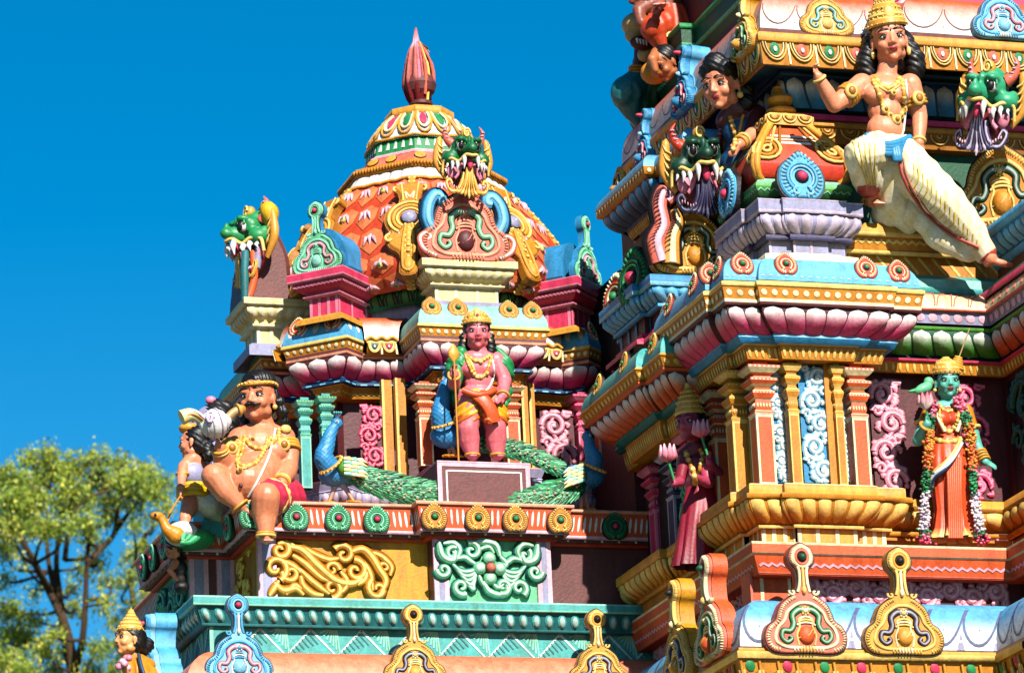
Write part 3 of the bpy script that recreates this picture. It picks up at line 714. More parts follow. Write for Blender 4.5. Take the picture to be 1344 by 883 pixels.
def f(mb):
    c = at(1025, 152, 1.1); s = 1/160.
    pr_ = [(.13, -.1), (.13, 0), (.1, .03), (.13, .05), (.13, .07), (.06, .09), (.05, .10), (.1, .13), (.115, .17), (.09, .2), (.04, .22), (.06, .235), (.045, .26), (.055, .275), (.02, .31), (.0, .37)]
    mb.lathe(c-Vector((0, 0, .03)), pr_, 16, [jit('gold2', .1) for _ in pr_])
part('finial', gate, f, 'gold pot finial on the small dome')
ros('blue', at(1050, 236, .50), .43, (0, -1, .1), gate); 
ros('blue', Vector((dx0-.12, 1.12, zd(236, .1))), .42, (-1, 0, .1), gate)
# ================================================================== main wall to the right of K, with the goddess niche
PM = Sweep([(3.1, .78), (XM, .78), (XM, -.4)]); PML = Sweep([(3.1, .78), (XM-.1, .78), (XM-.1, -.1)])
zm = lambda py, o: zr(py, 1240, .78-o)
nb = bulge(.0, zm(698, 0), .09, zm(672, .09), .05)
fr2 = [(.09, zm(491, .09)), (.12, zm(477, .12))]
lo2 = bulge(.1, zm(467, .1), .24, zm(434, .24), .05)
vb = [(.25, zm(425, .25)), (.27, zm(409, .27))]
oc = cyma(.3, zm(405, .3), .12, zm(388, .12), 6)
ag = [(0.0, zm(363, 0)), (.0, zm(339, 0))]
gl = [(.06, zm(332, .06)), (.09, zm(315, .09))]
def f(mb):
    PML.bands(mb, [([(-.03, zm(716, 0)), (-.03, zm(706, 0))], 'gold'), ([(.0, zm(706, 0)), (.05, zm(705, .05)), (.05, zm(699, .05))], 'gold2'), (nb, 'gold'), ([(.09, zm(672, .09)), (.1, zm(671, .1)), (.1, zm(666, .1))], 'ochre'), ([(.1, zm(666, .1)), (.07, zm(665, .07)), (.07, zm(656, .07)), (-.05, zm(655, .05))], 'gold2'), ([(-.05, zm(658, 0)), (-.05, zm(480, 0))], 'maroon')])
    for pa in patches(PML, nb): petals(mb, pa, .16, ('gold3', 'gold2'), .08, .95, .02, .2, down=True)
part('niche_base', gate, f)
panel('scroll_relief', 1150, 1192, 500, 650, .80, gate, 'pink', 'lpink', 'maroon', 12, True, .03, 'pink scroll relief beside the orange pillar')
panel('scroll_relief', 1258, 1304, 505, 655, .80, gate, 'lotus', 'pink', 'maroon', 14, True, .026)
mb = MB(); mb.M = frame((XM-.055, .7, zm(655, 0)), (-1, 0, 0)); vine(mb, .8, 1.0, 'dgreen', 'dteal', 'dark', 21, True, .035); mb.M = None; build('scroll_relief', mb, None, gate, 'dark green scroll relief on the side wall')
def f(mb):
    PM.bands(mb, [([(-.05, zm(491, 0)), (.09, zm(491, .09))], 'gold'), (fr2, 'gold'), ([(.12, zm(477, .12)), (.14, zm(475, .14)), (.14, zm(472, .14))], 'rose'), ([(.14, zm(472, .14)), (.10, zm(471, .1)), (.1, zm(467, .1))], 'dark')])
    for pa in patches(PM, fr2): ovals(mb, pa, .062, .013, .036, 'gold3')
part('architrave', gate, f)
def f(mb):
    PM.bands(mb, [(lo2, 'dgreen')], [0]); PM.bands(mb, [(lo2, 'maroon')], [1])
    petals(mb, Patch(PM, 0, lo2), .19, ('grass', 'white'), .02, .98, .03, .1); petals(mb, Patch(PM, 1, lo2), .19, ('orange', 'white'), .02, .98, .03, .1)
    PM.bands(mb, [([(.24, zm(434, .24)), (.25, zm(433, .25)), (.25, zm(429, .25))], 'grass'), ([(.25, zm(429, .25)), (.22, zm(428, .22)), (.22, zm(425, .22)), (.25, zm(425, .25))], 'dark')])
part('lotus_cornice', gate, f, 'green and white lotus petal cornice above the goddess niche')
def f(mb):
    PM.bands(mb, [(vb, 'violet'), ([(.27, zm(409, .27)), (.3, zm(408, .3)), (.3, zm(405, .3))], 'coral'), (oc, ('pale', 'peach')), ([(.12, zm(388, .12)), (.15, zm(387, .15)), (.15, zm(378, .15))], 'teal'), ([(.15, zm(378, .15)), (.13, zm(377, .13)), (.11, zm(367, .11))], 'aqua')])
    PM.bands(mb, [([(.11, zm(367, .11)), (.0, zm(363, 0))], 'teal'), (ag, 'gold'),
        ([(0, zm(339, 0)), (.07, zm(338, .07)), (.07, zm(333, .07))], 'gold3'), ([(.07, zm(333, .07)), (.06, zm(332, .06))], 'ochre'), (gl, 'gold'), ([(.09, zm(315, .09)), (.13, zm(314, .13)), (.13, zm(309, .13))], 'gold3'), ([(.13, zm(309, .13)), (.13, zm(298, .13)), (-.3, zm(297, .13))], 'gold2')], [0])
    for pa in patches(PM, vb): dots(mb, pa, .115, .04, 'lpink', ry=.035)
    for pa in patches(PM, ag, [0]): strokes(mb, pa, .12, .022, 'gold3', .05, .95, -.12)
    for pa in patches(PM, gl, [0]): zig(mb, pa, .07, .012, .62, .024, 'gold3')
    for pa in patches(PM, oc):
        for a, b in pa.cells(.17): mb.tube([pa.P((a+b)/2+cos(q)*.07/pa.L, .1+.8*sin(q), .004) for q in [pi*i/8 for i in range(9)]], .006, 'coral', 4)
cornice_up = part('upper_cornice', gate, f, 'gold stepped ledge over teal and peach mouldings')
Z_LM = zm(297, .13)
# --- behind the leaning figure: dark opening, frieze, petals, big eave
PE = Sweep([(2.75, 4.25), (2.75, .85), (3.98, .85), (3.98, .72), (5.6, .72)])
PE2 = Sweep([(2.95, 4.2), (2.95, 1.1), (5.6, 1.1)])
ze = lambda py, o: zr(py, 1130, .85-o)
ze2 = lambda py, o: zr(py, 1130, 1.1-o)
gb = [(.0, ze2(191, 0)), (.03, ze2(170, .03))]
bp_ = bulge(.0, ze2(147, 0), .1, ze2(106, .1), .04)
et = [(.24, ze(92, .24)), (.27, ze(63, .27))]
ec = cyma(.25, ze(45, .25), .03, ze(2, .03), 8)
def f(mb):
    bx(mb, 2.8, 5.9, 1.2, 1.5, Z_LM-.05, ze2(180, 0), 'dgreen')
    PE2.bands(mb, [([(-.35, ze2(192, 0)), (0, ze2(191, 0))], 'ochre'), (gb, 'ochre'), ([(.03, ze2(170, .03)), (.05, ze2(168, .05)), (.05, ze2(163, .05)), (0, ze2(162, 0))], 'gold2'), ([(0, ze2(162, 0)), (.04, ze2(160, .04)), (.04, ze2(153, .04))], 'lotus'), ([(.04, ze2(153, .04)), (0, ze2(150, 0)), (0, ze2(147, 0))], 'dark')])
    for pa in patches(PE2, gb):
        for a, b in pa.cells(.2):
            for r_, cl in ((.08, 'gold3'), (.05, 'gold'), (.025, 'gold3')): mb.tube([pa.P((a+b)/2+cos(q)*r_/pa.L, .9-sin(q)*r_/pa.H, .006) for q in [pi*i/8 for i in range(9)]], .009, cl, 5)
part('frieze', gate, f, 'gold painted frieze under the great eave')
def f(mb):
    PE2.bands(mb, [(bp_, 'navy'), ([(.1, ze2(106, .1)), (.15, ze2(103, .15)), (.15, ze2(98, .15)), (.1, ze2(97, .1)), (.45, ze(93, .2))], 'navy')])
    for pa in patches(PE2, bp_): petals(mb, pa, .17, ('blue', 'white'), .02, .96, .025, .12)
part('lotus_cornice', gate, f, 'blue lotus petal course in the shade of the great eave')
def f(mb):
    PE.bands(mb, [([(.22, ze(93.5, .22)), (.24, ze(92, .24))], 'ochre'), (et, 'gold'), ([(.27, ze(63, .27)), (.29, ze(61, .29)), (.29, ze(52, .29)), (.27, ze(50, .27))], 'gold2'), ([(.27, ze(50, .27)), (.25, ze(45, .25))], 'brown'), (ec, ('white', 'orange', .0, .62)), ([(.03, ze(2, .03)), (-.3, ze(-2, .03))], 'coral')])
    for pa in patches(PE, et): arches(mb, pa, .24, ('gold3', 'pale'))
    for pa in patches(PE, ec):
        for a, b in pa.cells(.34):
            c = (a+b)/2; h = (b-a)/2
            line(mb, pa, [(c-h*cos(q)*.95, .42-.34*sin(q)) for q in [pi*i/12 for i in range(13)]], .008, 'brown'); line(mb, pa, [(b, .1), (b, .9)], .008, 'brown')
    PE.bands(mb, [([(-.12, ze(-5, 0)), (-.12, ze(-60, 0))], 'rose')], [1, 2, 3])
part('great_eave', gate, f, 'great projecting eave, peach roll above a gold garland frieze')
kud('goldnf', 1086, 46, .60, 76, parent=gate, lean=-.12); kud('bluenf', 1318, 50, .44, 88, parent=gate, lean=-.12)
panel('scroll_relief', 1120, 1262, -30, 6, .93, gate, 'pink', 'lpink', 'rose', 31, False, .03)
# side of the great eave: blue ornaments, a gold one at each end
for (px, py, kd, wp) in ((985, 75, 'goldg', 78), (905, 150, 'dblue', 78), (853, 222, 'dblue', 70), (820, 262, 'dkgold', 66)):
    p = atx(px, py, 2.50); kud(kd, 0, 0, 0, wp, N=(-1, 0, 0), parent=gate, pos=p, lean=-.1, sz=3.0)
# green ledge above the eave on the side
PG = Sweep([(2.85, 4.1), (2.85, 3.2), (2.98, 3.2), (2.98, .95), (6, .95)])
zg = atx(930, 60, 2.85).z
def f(mb):
    PG.bands(mb, [([(0, zg-.9), (0, zg-.1)], 'dgreen'), ([(0, zg-.1), (.12, zg+.1)], 'dgreen'), ([(.12, zg+.1), (.14, zg+.11), (.14, zg+.13)], 'lgreen'), ([(.14, zg+.13), (.14, zg+.26)], 'dgreen'), ([(.14, zg+.26), (.16, zg+.27), (.16, zg+.31), (-1, zg+.31)], 'green')])
    for pa in patches(PG, [(.0, zg-.1), (.12, zg+.1)]): zig(mb, pa, .06, .012, .5, .02, 'lgreen')
part('green_ledge', gate, f)
# ================================================================== M: the shaded side pavilion
MX = 1.99; MY = 1.62
PMs = Sweep([(MX+.06, 3.2), (MX+.06, 2.9), (MX, 2.9), (MX, 2.1), (MX+.06, 2.1), (MX+.06, MY+.02), (2.9, MY+.02)])
zs = lambda py, o: zr(py, 880, MY-o)
pb2 = bulge(.03, zs(742, .03), .15, zs(714, .15), .035)
def f(mb):
    PMs.bands(mb, [([(0, zs(800, 0)), (0, zs(748, 0))], 'gold'), ([(0, zs(748, 0)), (.04, zs(747, .04)), (.03, zs(742, .03))], 'gold2'), (pb2, 'gold'), ([(.15, zs(714, .15)), (.17, zs(713, .17)), (.17, zs(702, .17)), (-.1, zs(701, .17))], 'gold2')])
    for pa in patches(PMs, pb2): petals(mb, pa, .12, ('gold3', 'gold2'), .05, .95, .02, .2, down=True)
part('pedestal', gate, f, 'gold moulded base of the shaded side pavilion')
zmb = zs(701, .17); zmt = zs(560, 0)
def f(mb):
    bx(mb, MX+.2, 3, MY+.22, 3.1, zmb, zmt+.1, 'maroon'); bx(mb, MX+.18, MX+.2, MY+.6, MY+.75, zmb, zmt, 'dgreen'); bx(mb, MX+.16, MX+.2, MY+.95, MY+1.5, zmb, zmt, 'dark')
part('niche_wall', gate, f)
for (x, y, kk, wd) in ((MX+.13, MY+.10, 'rose', .17), (MX+.2, MY+.75, 'navy', .17), (MX+.2, MY+1.25, 'rose', .16)):
    inst(PL[kk], Matrix.Translation((x, y, zmb)) @ scaleM(wd, wd, (zmt-zmb)/8), gate)
mb = MB(); mb.M = frame((MX+.17, MY+.62, zmb), (-1, 0, 0)); vine(mb, .3, .9, 'dgreen', 'lgreen', None, 41, True, .03); mb.M = None; build('scroll_relief', mb, None, gate)
f1 = [(.02, zs(556, .02)), (.06, zs(531, .06))]
l1 = bulge(.12, zs(519, .12), .30, zs(486, .30), .04)
t1_ = [(.32, zs(480, .32)), (.36, zs(466, .36))]
c1 = cyma(.35, zs(462, .35), .16, zs(438, .16), 7)
def f(mb):
    PMs.bands(mb, [([(-.2, zs(558, 0)), (.02, zs(556, .02))], 'gold'), (f1, 'gold'), ([(.06, zs(531, .06)), (.1, zs(530, .1)), (.13, zs(523, .13))], 'dteal'), ([(.13, zs(523, .13)), (.12, zs(519, .12))], 'teal'), (l1, 'maroon'), ([(.3, zs(486, .3)), (.33, zs(484, .33)), (.33, zs(481, .33))], 'orange'), (t1_, 'gold'), ([(.36, zs(466, .36)), (.37, zs(465, .37)), (.35, zs(462, .35))], 'gold2'), (c1, 'teal'), ([(.16, zs(438, .16)), (-.4, zs(438, .16))], 'rose')])
    for pa in patches(PMs, f1): ovals(mb, pa, .05, .013, .05, 'gold3')
    for pa in patches(PMs, l1): petals(mb, pa, .15, ('orange', 'white'), .02, .98, .025, .1)
    for pa in patches(PMs, t1_): dots(mb, pa, .085, .026, 'gold3')
    for pa in patches(PMs, c1):
        for a, b in pa.cells(.09): line(mb, pa, [((a+b)/2, .1), ((a+b)/2, .95)], .02, 'aqua')
part('entablature', gate, f, 'orange lotus cornice and teal roll of the shaded side pavilion')
for e, ks in ((0, (.75,)), (1, ()), (2, (.25, .75)), (4, (.5,))):
    pa = Patch(PMs, e, c1)
    for k in ks: ros('gold', pa.P(k, .45, .0), .2, pa.n+Vector((0, 0, .25)), gate)
part('rear_wall', gate, lambda mb: (bx(mb, 2.12, 3.3, 3.3, 6.4, 7.6, 11.25, 'maroon'), bx(mb, 2.25, 3.3, 3.0, 6.0, 11.2, 12.3, 'dark')))
# stepped rose blocks and blue pedestal over M
PB_ = Sweep([(1.98, 3.0), (1.98, 2.8), (1.9, 2.8), (1.9, 2.2), (1.96, 2.2), (1.96, 1.9), (3.0, 1.9)])
zb_ = lambda py, o: zr(py, 890, 1.9-o)
bb = bulge(.04, zb_(397, .04), .12, zb_(376, .12), .04)
def f(mb):
    PB_.bands(mb, [([(.12, zb_(440, .12)), (.12, zb_(434, .12)), (.05, zb_(433, .05)), (.05, zb_(426, .05)), (0, zb_(425, 0))], 'rose'), ([(0, zb_(426, 0)), (0, zb_(404, 0))], 'maroon'), ([(0, zb_(404, 0)), (.06, zb_(403, .06)), (.06, zb_(399, .06)), (.04, zb_(397, .04))], 'sky'), (bb, 'blue'), ([(.12, zb_(376, .12)), (.15, zb_(375, .15)), (.15, zb_(370, .15))], 'lblue'), ([(.15, zb_(370, .15)), (.15, zb_(361, .15)), (-.5, zb_(360, .15))], 'blue')])
    for pa in patches(PB_, bb): petals(mb, pa, .11, ('lblue', 'sky'), .05, .95, .02, .2)
    for pa in patches(PB_, [(0, zb_(426, 0)), (0, zb_(404, 0))]):
        for a, b in pa.cells(.22): line(mb, pa, [(a, 0), (a, 1)], .05, 'blue', .012)
part('roof_pedestal', gate, f, 'blue pedestal under the large gold gable arch')
kud('dkgold', 912, 360, 1.80, 118, parent=gate, label='large gold gable arch half in sunlight', sy=1.05)
for pts_, r_, c_, h_ in (([(-.42, .12, .03), (-.47, .35, .05), (-.38, .55, .05), (-.4, .8, .04), (-.33, .98, .03), (-.25, .92, .03), (-.3, .86, .03)], .12, 'coral', 'lpink'), ([(-.3, .1, .05), (-.28, .4, .07), (-.2, .6, .06), (-.22, .75, .05)], .11, 'gold2', 'pale'), ([(.42, .12, .03), (.5, .4, .05), (.45, .75, .04), (.5, .95, .03)], .06, 'gold', 'gold3')):
    mb = MB(); mb.M = frame(at(912, 360, 1.76), (0, -1, 0)) @ scaleM(118/160); P_ = cr(pts_); relief(mb, P_, r_, c_, h_, taper=.55, outl='dark')
    for i in range(2, len(P_)-2): mb.tube([P_[i]+Vector((-r_*.8, -.01, r_*.3)), P_[i]+Vector((-r_*.3, .025, r_*.55))], [.008, .012], 'brown', 5)
    mb.M = None; build('arch_scroll', mb, None, gate)
kud('dkgold', 0, 0, 0, 60, N=(-1, .0, 0), parent=gate, pos=Vector((1.88, 2.75, zb_(360, .15))))
# body between M's roof and the great eave
def f(mb):
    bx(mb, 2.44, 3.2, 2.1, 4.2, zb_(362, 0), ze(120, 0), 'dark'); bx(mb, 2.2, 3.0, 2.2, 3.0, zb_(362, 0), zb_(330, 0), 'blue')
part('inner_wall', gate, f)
P_in = Sweep([(2.42, 3.7), (2.42, 3.5), (2.32, 3.5), (2.32, 2.7), (2.42, 2.7), (2.42, 1.95), (2.9, 1.95)])
zi = zb_(362, 0)
def f(mb):
    h_ = ze(120, 0)-zi; g1 = bulge(.0, zi+.30*h_, .08, zi+.38*h_, .03); g2 = bulge(.08, zi+.66*h_, .22, zi+.78*h_, .04); g3 = [(.02, zi+.60*h_), (.05, zi+.655*h_)]
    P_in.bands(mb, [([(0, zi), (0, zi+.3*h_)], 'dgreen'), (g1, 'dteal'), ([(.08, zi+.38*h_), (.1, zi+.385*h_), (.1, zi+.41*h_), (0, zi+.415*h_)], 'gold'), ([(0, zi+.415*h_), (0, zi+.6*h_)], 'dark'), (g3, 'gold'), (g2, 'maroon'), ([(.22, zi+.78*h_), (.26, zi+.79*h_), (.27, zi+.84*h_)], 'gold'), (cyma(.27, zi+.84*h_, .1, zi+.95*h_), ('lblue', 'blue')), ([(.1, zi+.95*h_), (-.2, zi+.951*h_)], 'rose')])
    for pa in patches(P_in, g1): petals(mb, pa, .12, ('aqua', 'teal'), .05, .95, .02, .2)
    for pa in patches(P_in, g3): ovals(mb, pa, .05, .012, .03, 'gold3')
    for pa in patches(P_in, g2): petals(mb, pa, .15, ('navy', 'sky'), .02, .98, .02, .1)
    for pa in patches(P_in, [(.262, zi+.79*h_), (.27, zi+.84*h_)]): dots(mb, pa, .08, .02, 'pale')
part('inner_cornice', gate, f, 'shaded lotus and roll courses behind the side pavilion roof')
for y_ in (2.1, 2.6, 3.1, 3.6): inst(PL['orange' if int(y_*10) % 2 else 'gold'], Matrix.Translation((2.34 if y_ < 2.9 or y_ > 3.9 else 2.24, y_, zi+.02)) @ scaleM(.1, .1, .3*1.7/8), gate)
for (px, py, kd, s_, X_) in ((836, 368, 'dgreen', .52, 1.85), (812, 392, 'red', .42, 1.85), (868, 268, 'gold', .34, 2.2)): ros(kd, atx(px, py, X_), s_, (-1, -.25, .1), gate)
# blue pedestal on the far right side wall
PR2 = Sweep([(XM-.08, .66), (XM-.08, -.6)])
b2 = bulge(.0, Z_LM-.27, .10, Z_LM-.12, .04)
def f(mb):
    PR2.bands(mb, [([(.2, Z_LM-.66), (.2, Z_LM-.60), (.05, Z_LM-.56)], 'rose'), ([(.05, Z_LM-.56), (.0, Z_LM-.52), (.0, Z_LM-.36)], 'maroon'), ([(0, Z_LM-.36), (.05, Z_LM-.33), (.0, Z_LM-.27)], 'sky'), (b2, 'blue'), ([(.10, Z_LM-.12), (.13, Z_LM-.11), (.13, Z_LM-.03), (-.4, Z_LM-.02)], 'sky')])
    for pa in patches(PR2, b2): petals(mb, pa, .12, ('lblue', 'sky'), .05, .95, .02, .2)
part('side_pedestal', gate, f)
kud('dkgold', 1318, 296, .66, 128, parent=gate, N=(-.5, -1, 0), sy=1.2)
kud('coral', 1058, 856, -.27, 106, parent=gate, label='coral gable ornament with green scrolls and a gold hatched boss'); kud('gold', 1187, 858, -.27, 104, parent=gate, label='gold gable ornament with dark scrolls')
kud('coral', 0, 0, 0, 104, N=(-1, 0, 0), parent=gate, pos=atx(940, 866, 1.66), sz=1.6, label='coral gable ornament on the shaded side of the ledge'); kud('gold', 0, 0, 0, 104, N=(-1, 0, 0), parent=gate, pos=atx(898, 896, 1.66), sz=1.6, label='gold gable ornament on the shaded side of the ledge')
# ================================================================== LEFT: the shrine with the octagonal dome
shr = thing('domed_shrine', 'painted shrine tower with an octagonal dome, standing left of the big gateway tower', 'temple shrine', (.9, 5.4, 0))
LC = Vector((.95, 5.42))
P_L = Sweep([(-1.30, 7.4), (-1.30, 5.3), (-1.70, 5.3), (-1.70, 4.07), (-1.30, 4.07), (-1.30, 3.26), (.20, 3.26), (.20, 3.11), (1.25, 3.11), (1.25, 3.26), (2.9, 3.26)])
zl_ = lambda py, o: zr(py, 640, 3.11-o)
Z_L = zl_(658, .18)
lw = [(0, zl_(792, 0)), (0, zl_(705, 0))]
lb = [(.13, zl_(694, .13)), (.16, zl_(664, .16))]
def f(mb):
    P_L.bands(mb, [([(.0, zl_(709, 0)), (.05, zl_(708, .05)), (.05, zl_(704, .05))], 'red'), ([(.05, zl_(704, .05)), (.1, zl_(703, .1)), (.1, zl_(699, .1))], 'brown'), ([(.1, zl_(699, .1)), (.14, zl_(698, .14)), (.13, zl_(694, .13))], 'lpink'), (lb, 'orange'), ([(.16, zl_(664, .16)), (.18, zl_(663, .18)), (.18, zl_(659, .18)), (.15, Z_L), (-.15, Z_L)], 'peach'), ([(-.15, Z_L), (-1.0, Z_L+.001)], 'orange')])
    for pa in patches(P_L, [(.105, zl_(703, .1)), (.105, zl_(699.5, .1))]): strokes(mb, pa, .16, .02, 'pale', .1, .9)
    for pa in patches(P_L, lb):
        for a, b in pa.cells(.052): blob(mb, pa, (a+b)/2, .5, .012, .07, 'white', .004, 8, .004)
part('ledge', shr, f, 'orange ledge with white strokes and round bosses')
for e, kd, ks in ((5, 'green', (.045, .30, .545, .77)), (7, 'gold', (.09, .38, .63, .93)), (9, 'dgreen', (.30,)), (2, 'green', (.25, .5, .8)), (4, 'green', (.5,))):
    pa = Patch(P_L, e, lb)
    for k in ks: ros(kd, pa.P(k, .42, .02), .235, pa.n, shr)
if True:
    pa = Patch(P_L, 3, lb)
def f(mb):
    mb2 = mb
    for e, cl in enumerate(('brown', 'brown', 'green', 'brown', 'mustard', 'mustard', 'brown', 'teal', 'brown', 'brown')): P_L.bands(mb, [(lw, cl if e != 7 else 'lgreen')], [e])
    for e, k0, k1 in ((5, .0, .11), (7, .0, .125), (7, .875, 1), (3, 0, .42), (3, .6, 1)):     # violet piers
        pa = Patch(P_L, e, lw); 
        vs = [pa.P(k0, 0, .02), pa.P(k1, 0, .02), pa.P(k1, 1, .02), pa.P(k0, 1, .02)]; mb.add(vs, [(0, 1, 2, 3)], 'violet'); mb.add([pa.P(k0, 0, 0), pa.P(k1, 0, 0), pa.P(k1, 1, 0), pa.P(k0, 1, 0)]+vs, [(0, 3, 7, 4), (1, 5, 6, 2)], 'lpink')
        d = .022/pa.L
        line(mb, pa, [(k0+d, 0), (k0+d, 1)], .04, 'lpink', .024); line(mb, pa, [(k1-d, 0), (k1-d, 1)], .04, 'lpink', .024)
part('panel_wall', shr, f)
def f(mb):     # plain core of the shrine
    bx(mb, -1.28, 3.2, 3.28, 7.4, 7.9, Z_L-.003, 'brown'); bx(mb, -1.68, 0, 4.09, 5.28, 7.9, Z_L-.004, 'brown'); bx(mb, -2.1, 3.5, 2.75, 5.1, 0, 7.75, 'cream')
part('wall', shr, f)
# teal course, zigzag band, orange roll
P_T = Sweep([(-1.80, 5.0), (-1.80, 3.04), (2.6, 3.04)])
zt_ = lambda py, o: zr(py, 550, 3.04-o)
to = [(.05, zt_(823, .05)), (.11, zt_(800, .11))]; tz = [(-.02, zt_(864, 0)), (-.02, zt_(827, 0))]
oc_ = cyma(.42, zt_(905, .42), .02, zt_(861, .02), 9)
def f(mb):
    P_T.bands(mb, [(tz, 'teal'), ([(-.02, zt_(827, 0)), (.05, zt_(826, .05)), (.05, zt_(823, .05))], 'dteal'), (to, 'dteal'), ([(.11, zt_(800, .11)), (.14, zt_(799, .14)), (.14, zt_(797, .14))], 'mint'), ([(.14, zt_(797, .14)), (.14, zt_(789, .14))], 'teal'), ([(.14, zt_(789, .14)), (.14, zt_(787, .14)), (-.35, zt_(786, .14))], 'aqua')])
    for pa in patches(P_T, to): ovals(mb, pa, .115, .04, .062, 'teal', raise_=.025); ovals(mb, pa, .115, .024, .045, '#BFE6DC', off=.016, raise_=.024)
    for pa in patches(P_T, tz):
        n = max(2, round(pa.L/.42))
        for i in range(n):
            a, b = i/n, (i+1)/n; c = (a+b)/2
            line(mb, pa, [(a, .98), (c, .03), (b, .98)], .024, '#C4EEE2')
            for q in range(1, 8):
                t = q/8; line(mb, pa, [(a+(c-a)*t+.012, .98-.95*t*.98), (a+(c-a)*t+(c-a)*.55*(1-t)+.004, .98)], .013, 'mint')
                line(mb, pa, [(c+(b-c)*t, .03+.95*t), (c+(b-c)*t+(b-c)*.45*t, max(.03, .03+.95*t-.45*t))], .011, 'dteal')
    pa = Patch(P_T, 1, tz); vs = [pa.P(.0, 0, .03), pa.P(.045, 0, .03), pa.P(.045, 1, .03), pa.P(.0, 1, .03)]; mb.add(vs, [(0, 1, 2, 3)], 'teal'); line(mb, pa, [(.043, 0), (.043, 1)], .03, 'mint', .033); line(mb, pa, [(.004, 0), (.004, 1)], .03, 'mint', .033)
part('teal_course', shr, f, 'teal cornice course with ovals and a zigzag band')
P_O = Sweep([(-1.66, 5.2), (-1.66, 3.04), (2.6, 3.04)])
def f(mb):
    P_O.bands(mb, [(oc_, ('peach', 'orange')), ([(.42, zt_(905, .42)), (.3, zt_(920, .3)), (-.1, 7.7)], 'gold')])
    for pa in patches(P_O, oc_):
        for a, b in pa.cells(.3):
            line(mb, pa, [(a, .1), (a, .95)], .012, 'brown'); line(mb, pa, [(a+.04/pa.L, .1), (a+.03/pa.L, .9)], .006, 'brown')
part('roll_cornice', shr, f, 'peach orange roll cornice')
kud('blue', 314, 893, 2.66, 88, parent=shr, label='light blue gable ornament with a rose boss'); kud('gold', 545, 900, 2.66, 84, parent=shr); kud('gold', 787, 905, 2.66, 84, parent=shr)
kud('blue', 0, 0, 0, 80, N=(-1, 0, 0), parent=shr, pos=Vector((-2.1, 3.55, at(250, 905, 3.5).z)), label='blue gable ornament seen from its back edge', sz=3)
kud('pinknf', 0, 0, 0, 80, N=(-1, 0, 0), parent=shr, pos=Vector((-2.1, 4.7, at(250, 905, 3.5).z+.02)))
# relief panels: gold acanthus on yellow, mint flower on green
def f(mb):
    B = at(352, 785, 3.24); M = frame(B, (0, -1, 0)); mb.M = M; s = 1/152.
    def q(*p): return [Vector(((x-352)*s, (785-y)*s, .02)) for x, y in p]
    def R(pts, r, g=True, t=.5): relief(mb, cr(pts, 4), r, jit('gold', .1), 'gold3', taper=t, grow=g, outl='ochre', flat=.6)
    def S(cx, cy, r, a0, turns, sg=1, rr=.035): relief(mb, [p+ZN*.02 for p in spiral((cx-352)*s, (785-cy)*s, r*s, r*s*.15, a0, a0+sg*turns*2*pi, 0, 18)], rr, jit('gold', .1), 'gold3', taper=.55, outl='ochre', flat=.6)
    S(362, 746, 17, -1.2, 1.2, 1); S(369, 722, 13, 1, 1.1, -1); S(453, 726, 14, 2.6, 1.2, -1); S(436, 771, 13, -1.6, 1.2, 1); S(437, 746, 10, 0, 1.2, 1, .028); S(468, 747, 15, 1.7, 1.25, -1); S(497, 770, 14, 2.2, 1.2, 1); S(507, 742, 9, -1.6, 1.1, -1, .028); S(382, 752, 12, 3, 1.2, 1, .03)
    R(q((380, 717), (398, 722), (418, 742), (440, 760), (462, 764), (476, 757)), .05); R(q((385, 728), (402, 740), (420, 756), (438, 764)), .035); R(q((392, 745), (405, 758), (420, 770), (432, 778)), .035)
    R(q((400, 718), (415, 727), (432, 733), (446, 731)), .035); R(q((395, 755), (398, 768), (410, 778), (424, 780)), .035); R(q((370, 735), (388, 744), (396, 752)), .03)
    R(q((360, 765), (372, 775), (388, 772), (398, 780)), .035); R(q((375, 780), (386, 768), (396, 772)), .03); R(q((463, 722), (478, 718), (490, 728), (500, 745), (508, 760), (498, 780)), .045); R(q((480, 735), (488, 752), (490, 772)), .03); R(q((490, 722), (503, 727), (516, 740), (514, 752)), .035)
    R(q((448, 748), (456, 760), (452, 772), (440, 780)), .03); R(q((366, 714), (378, 712), (392, 717)), .03); R(q((353, 782), (360, 772), (366, 762)), .03); R(q((470, 765), (480, 758), (484, 745)), .03)
    for k in range(6): R(q((402+k*8, 732+k*6), (418+k*7, 752+k*3), (440+k*5, 762+k*1)), .018)
    mb.M = None
part('leaf_relief', shr, f, 'gold acanthus relief on a yellow panel')
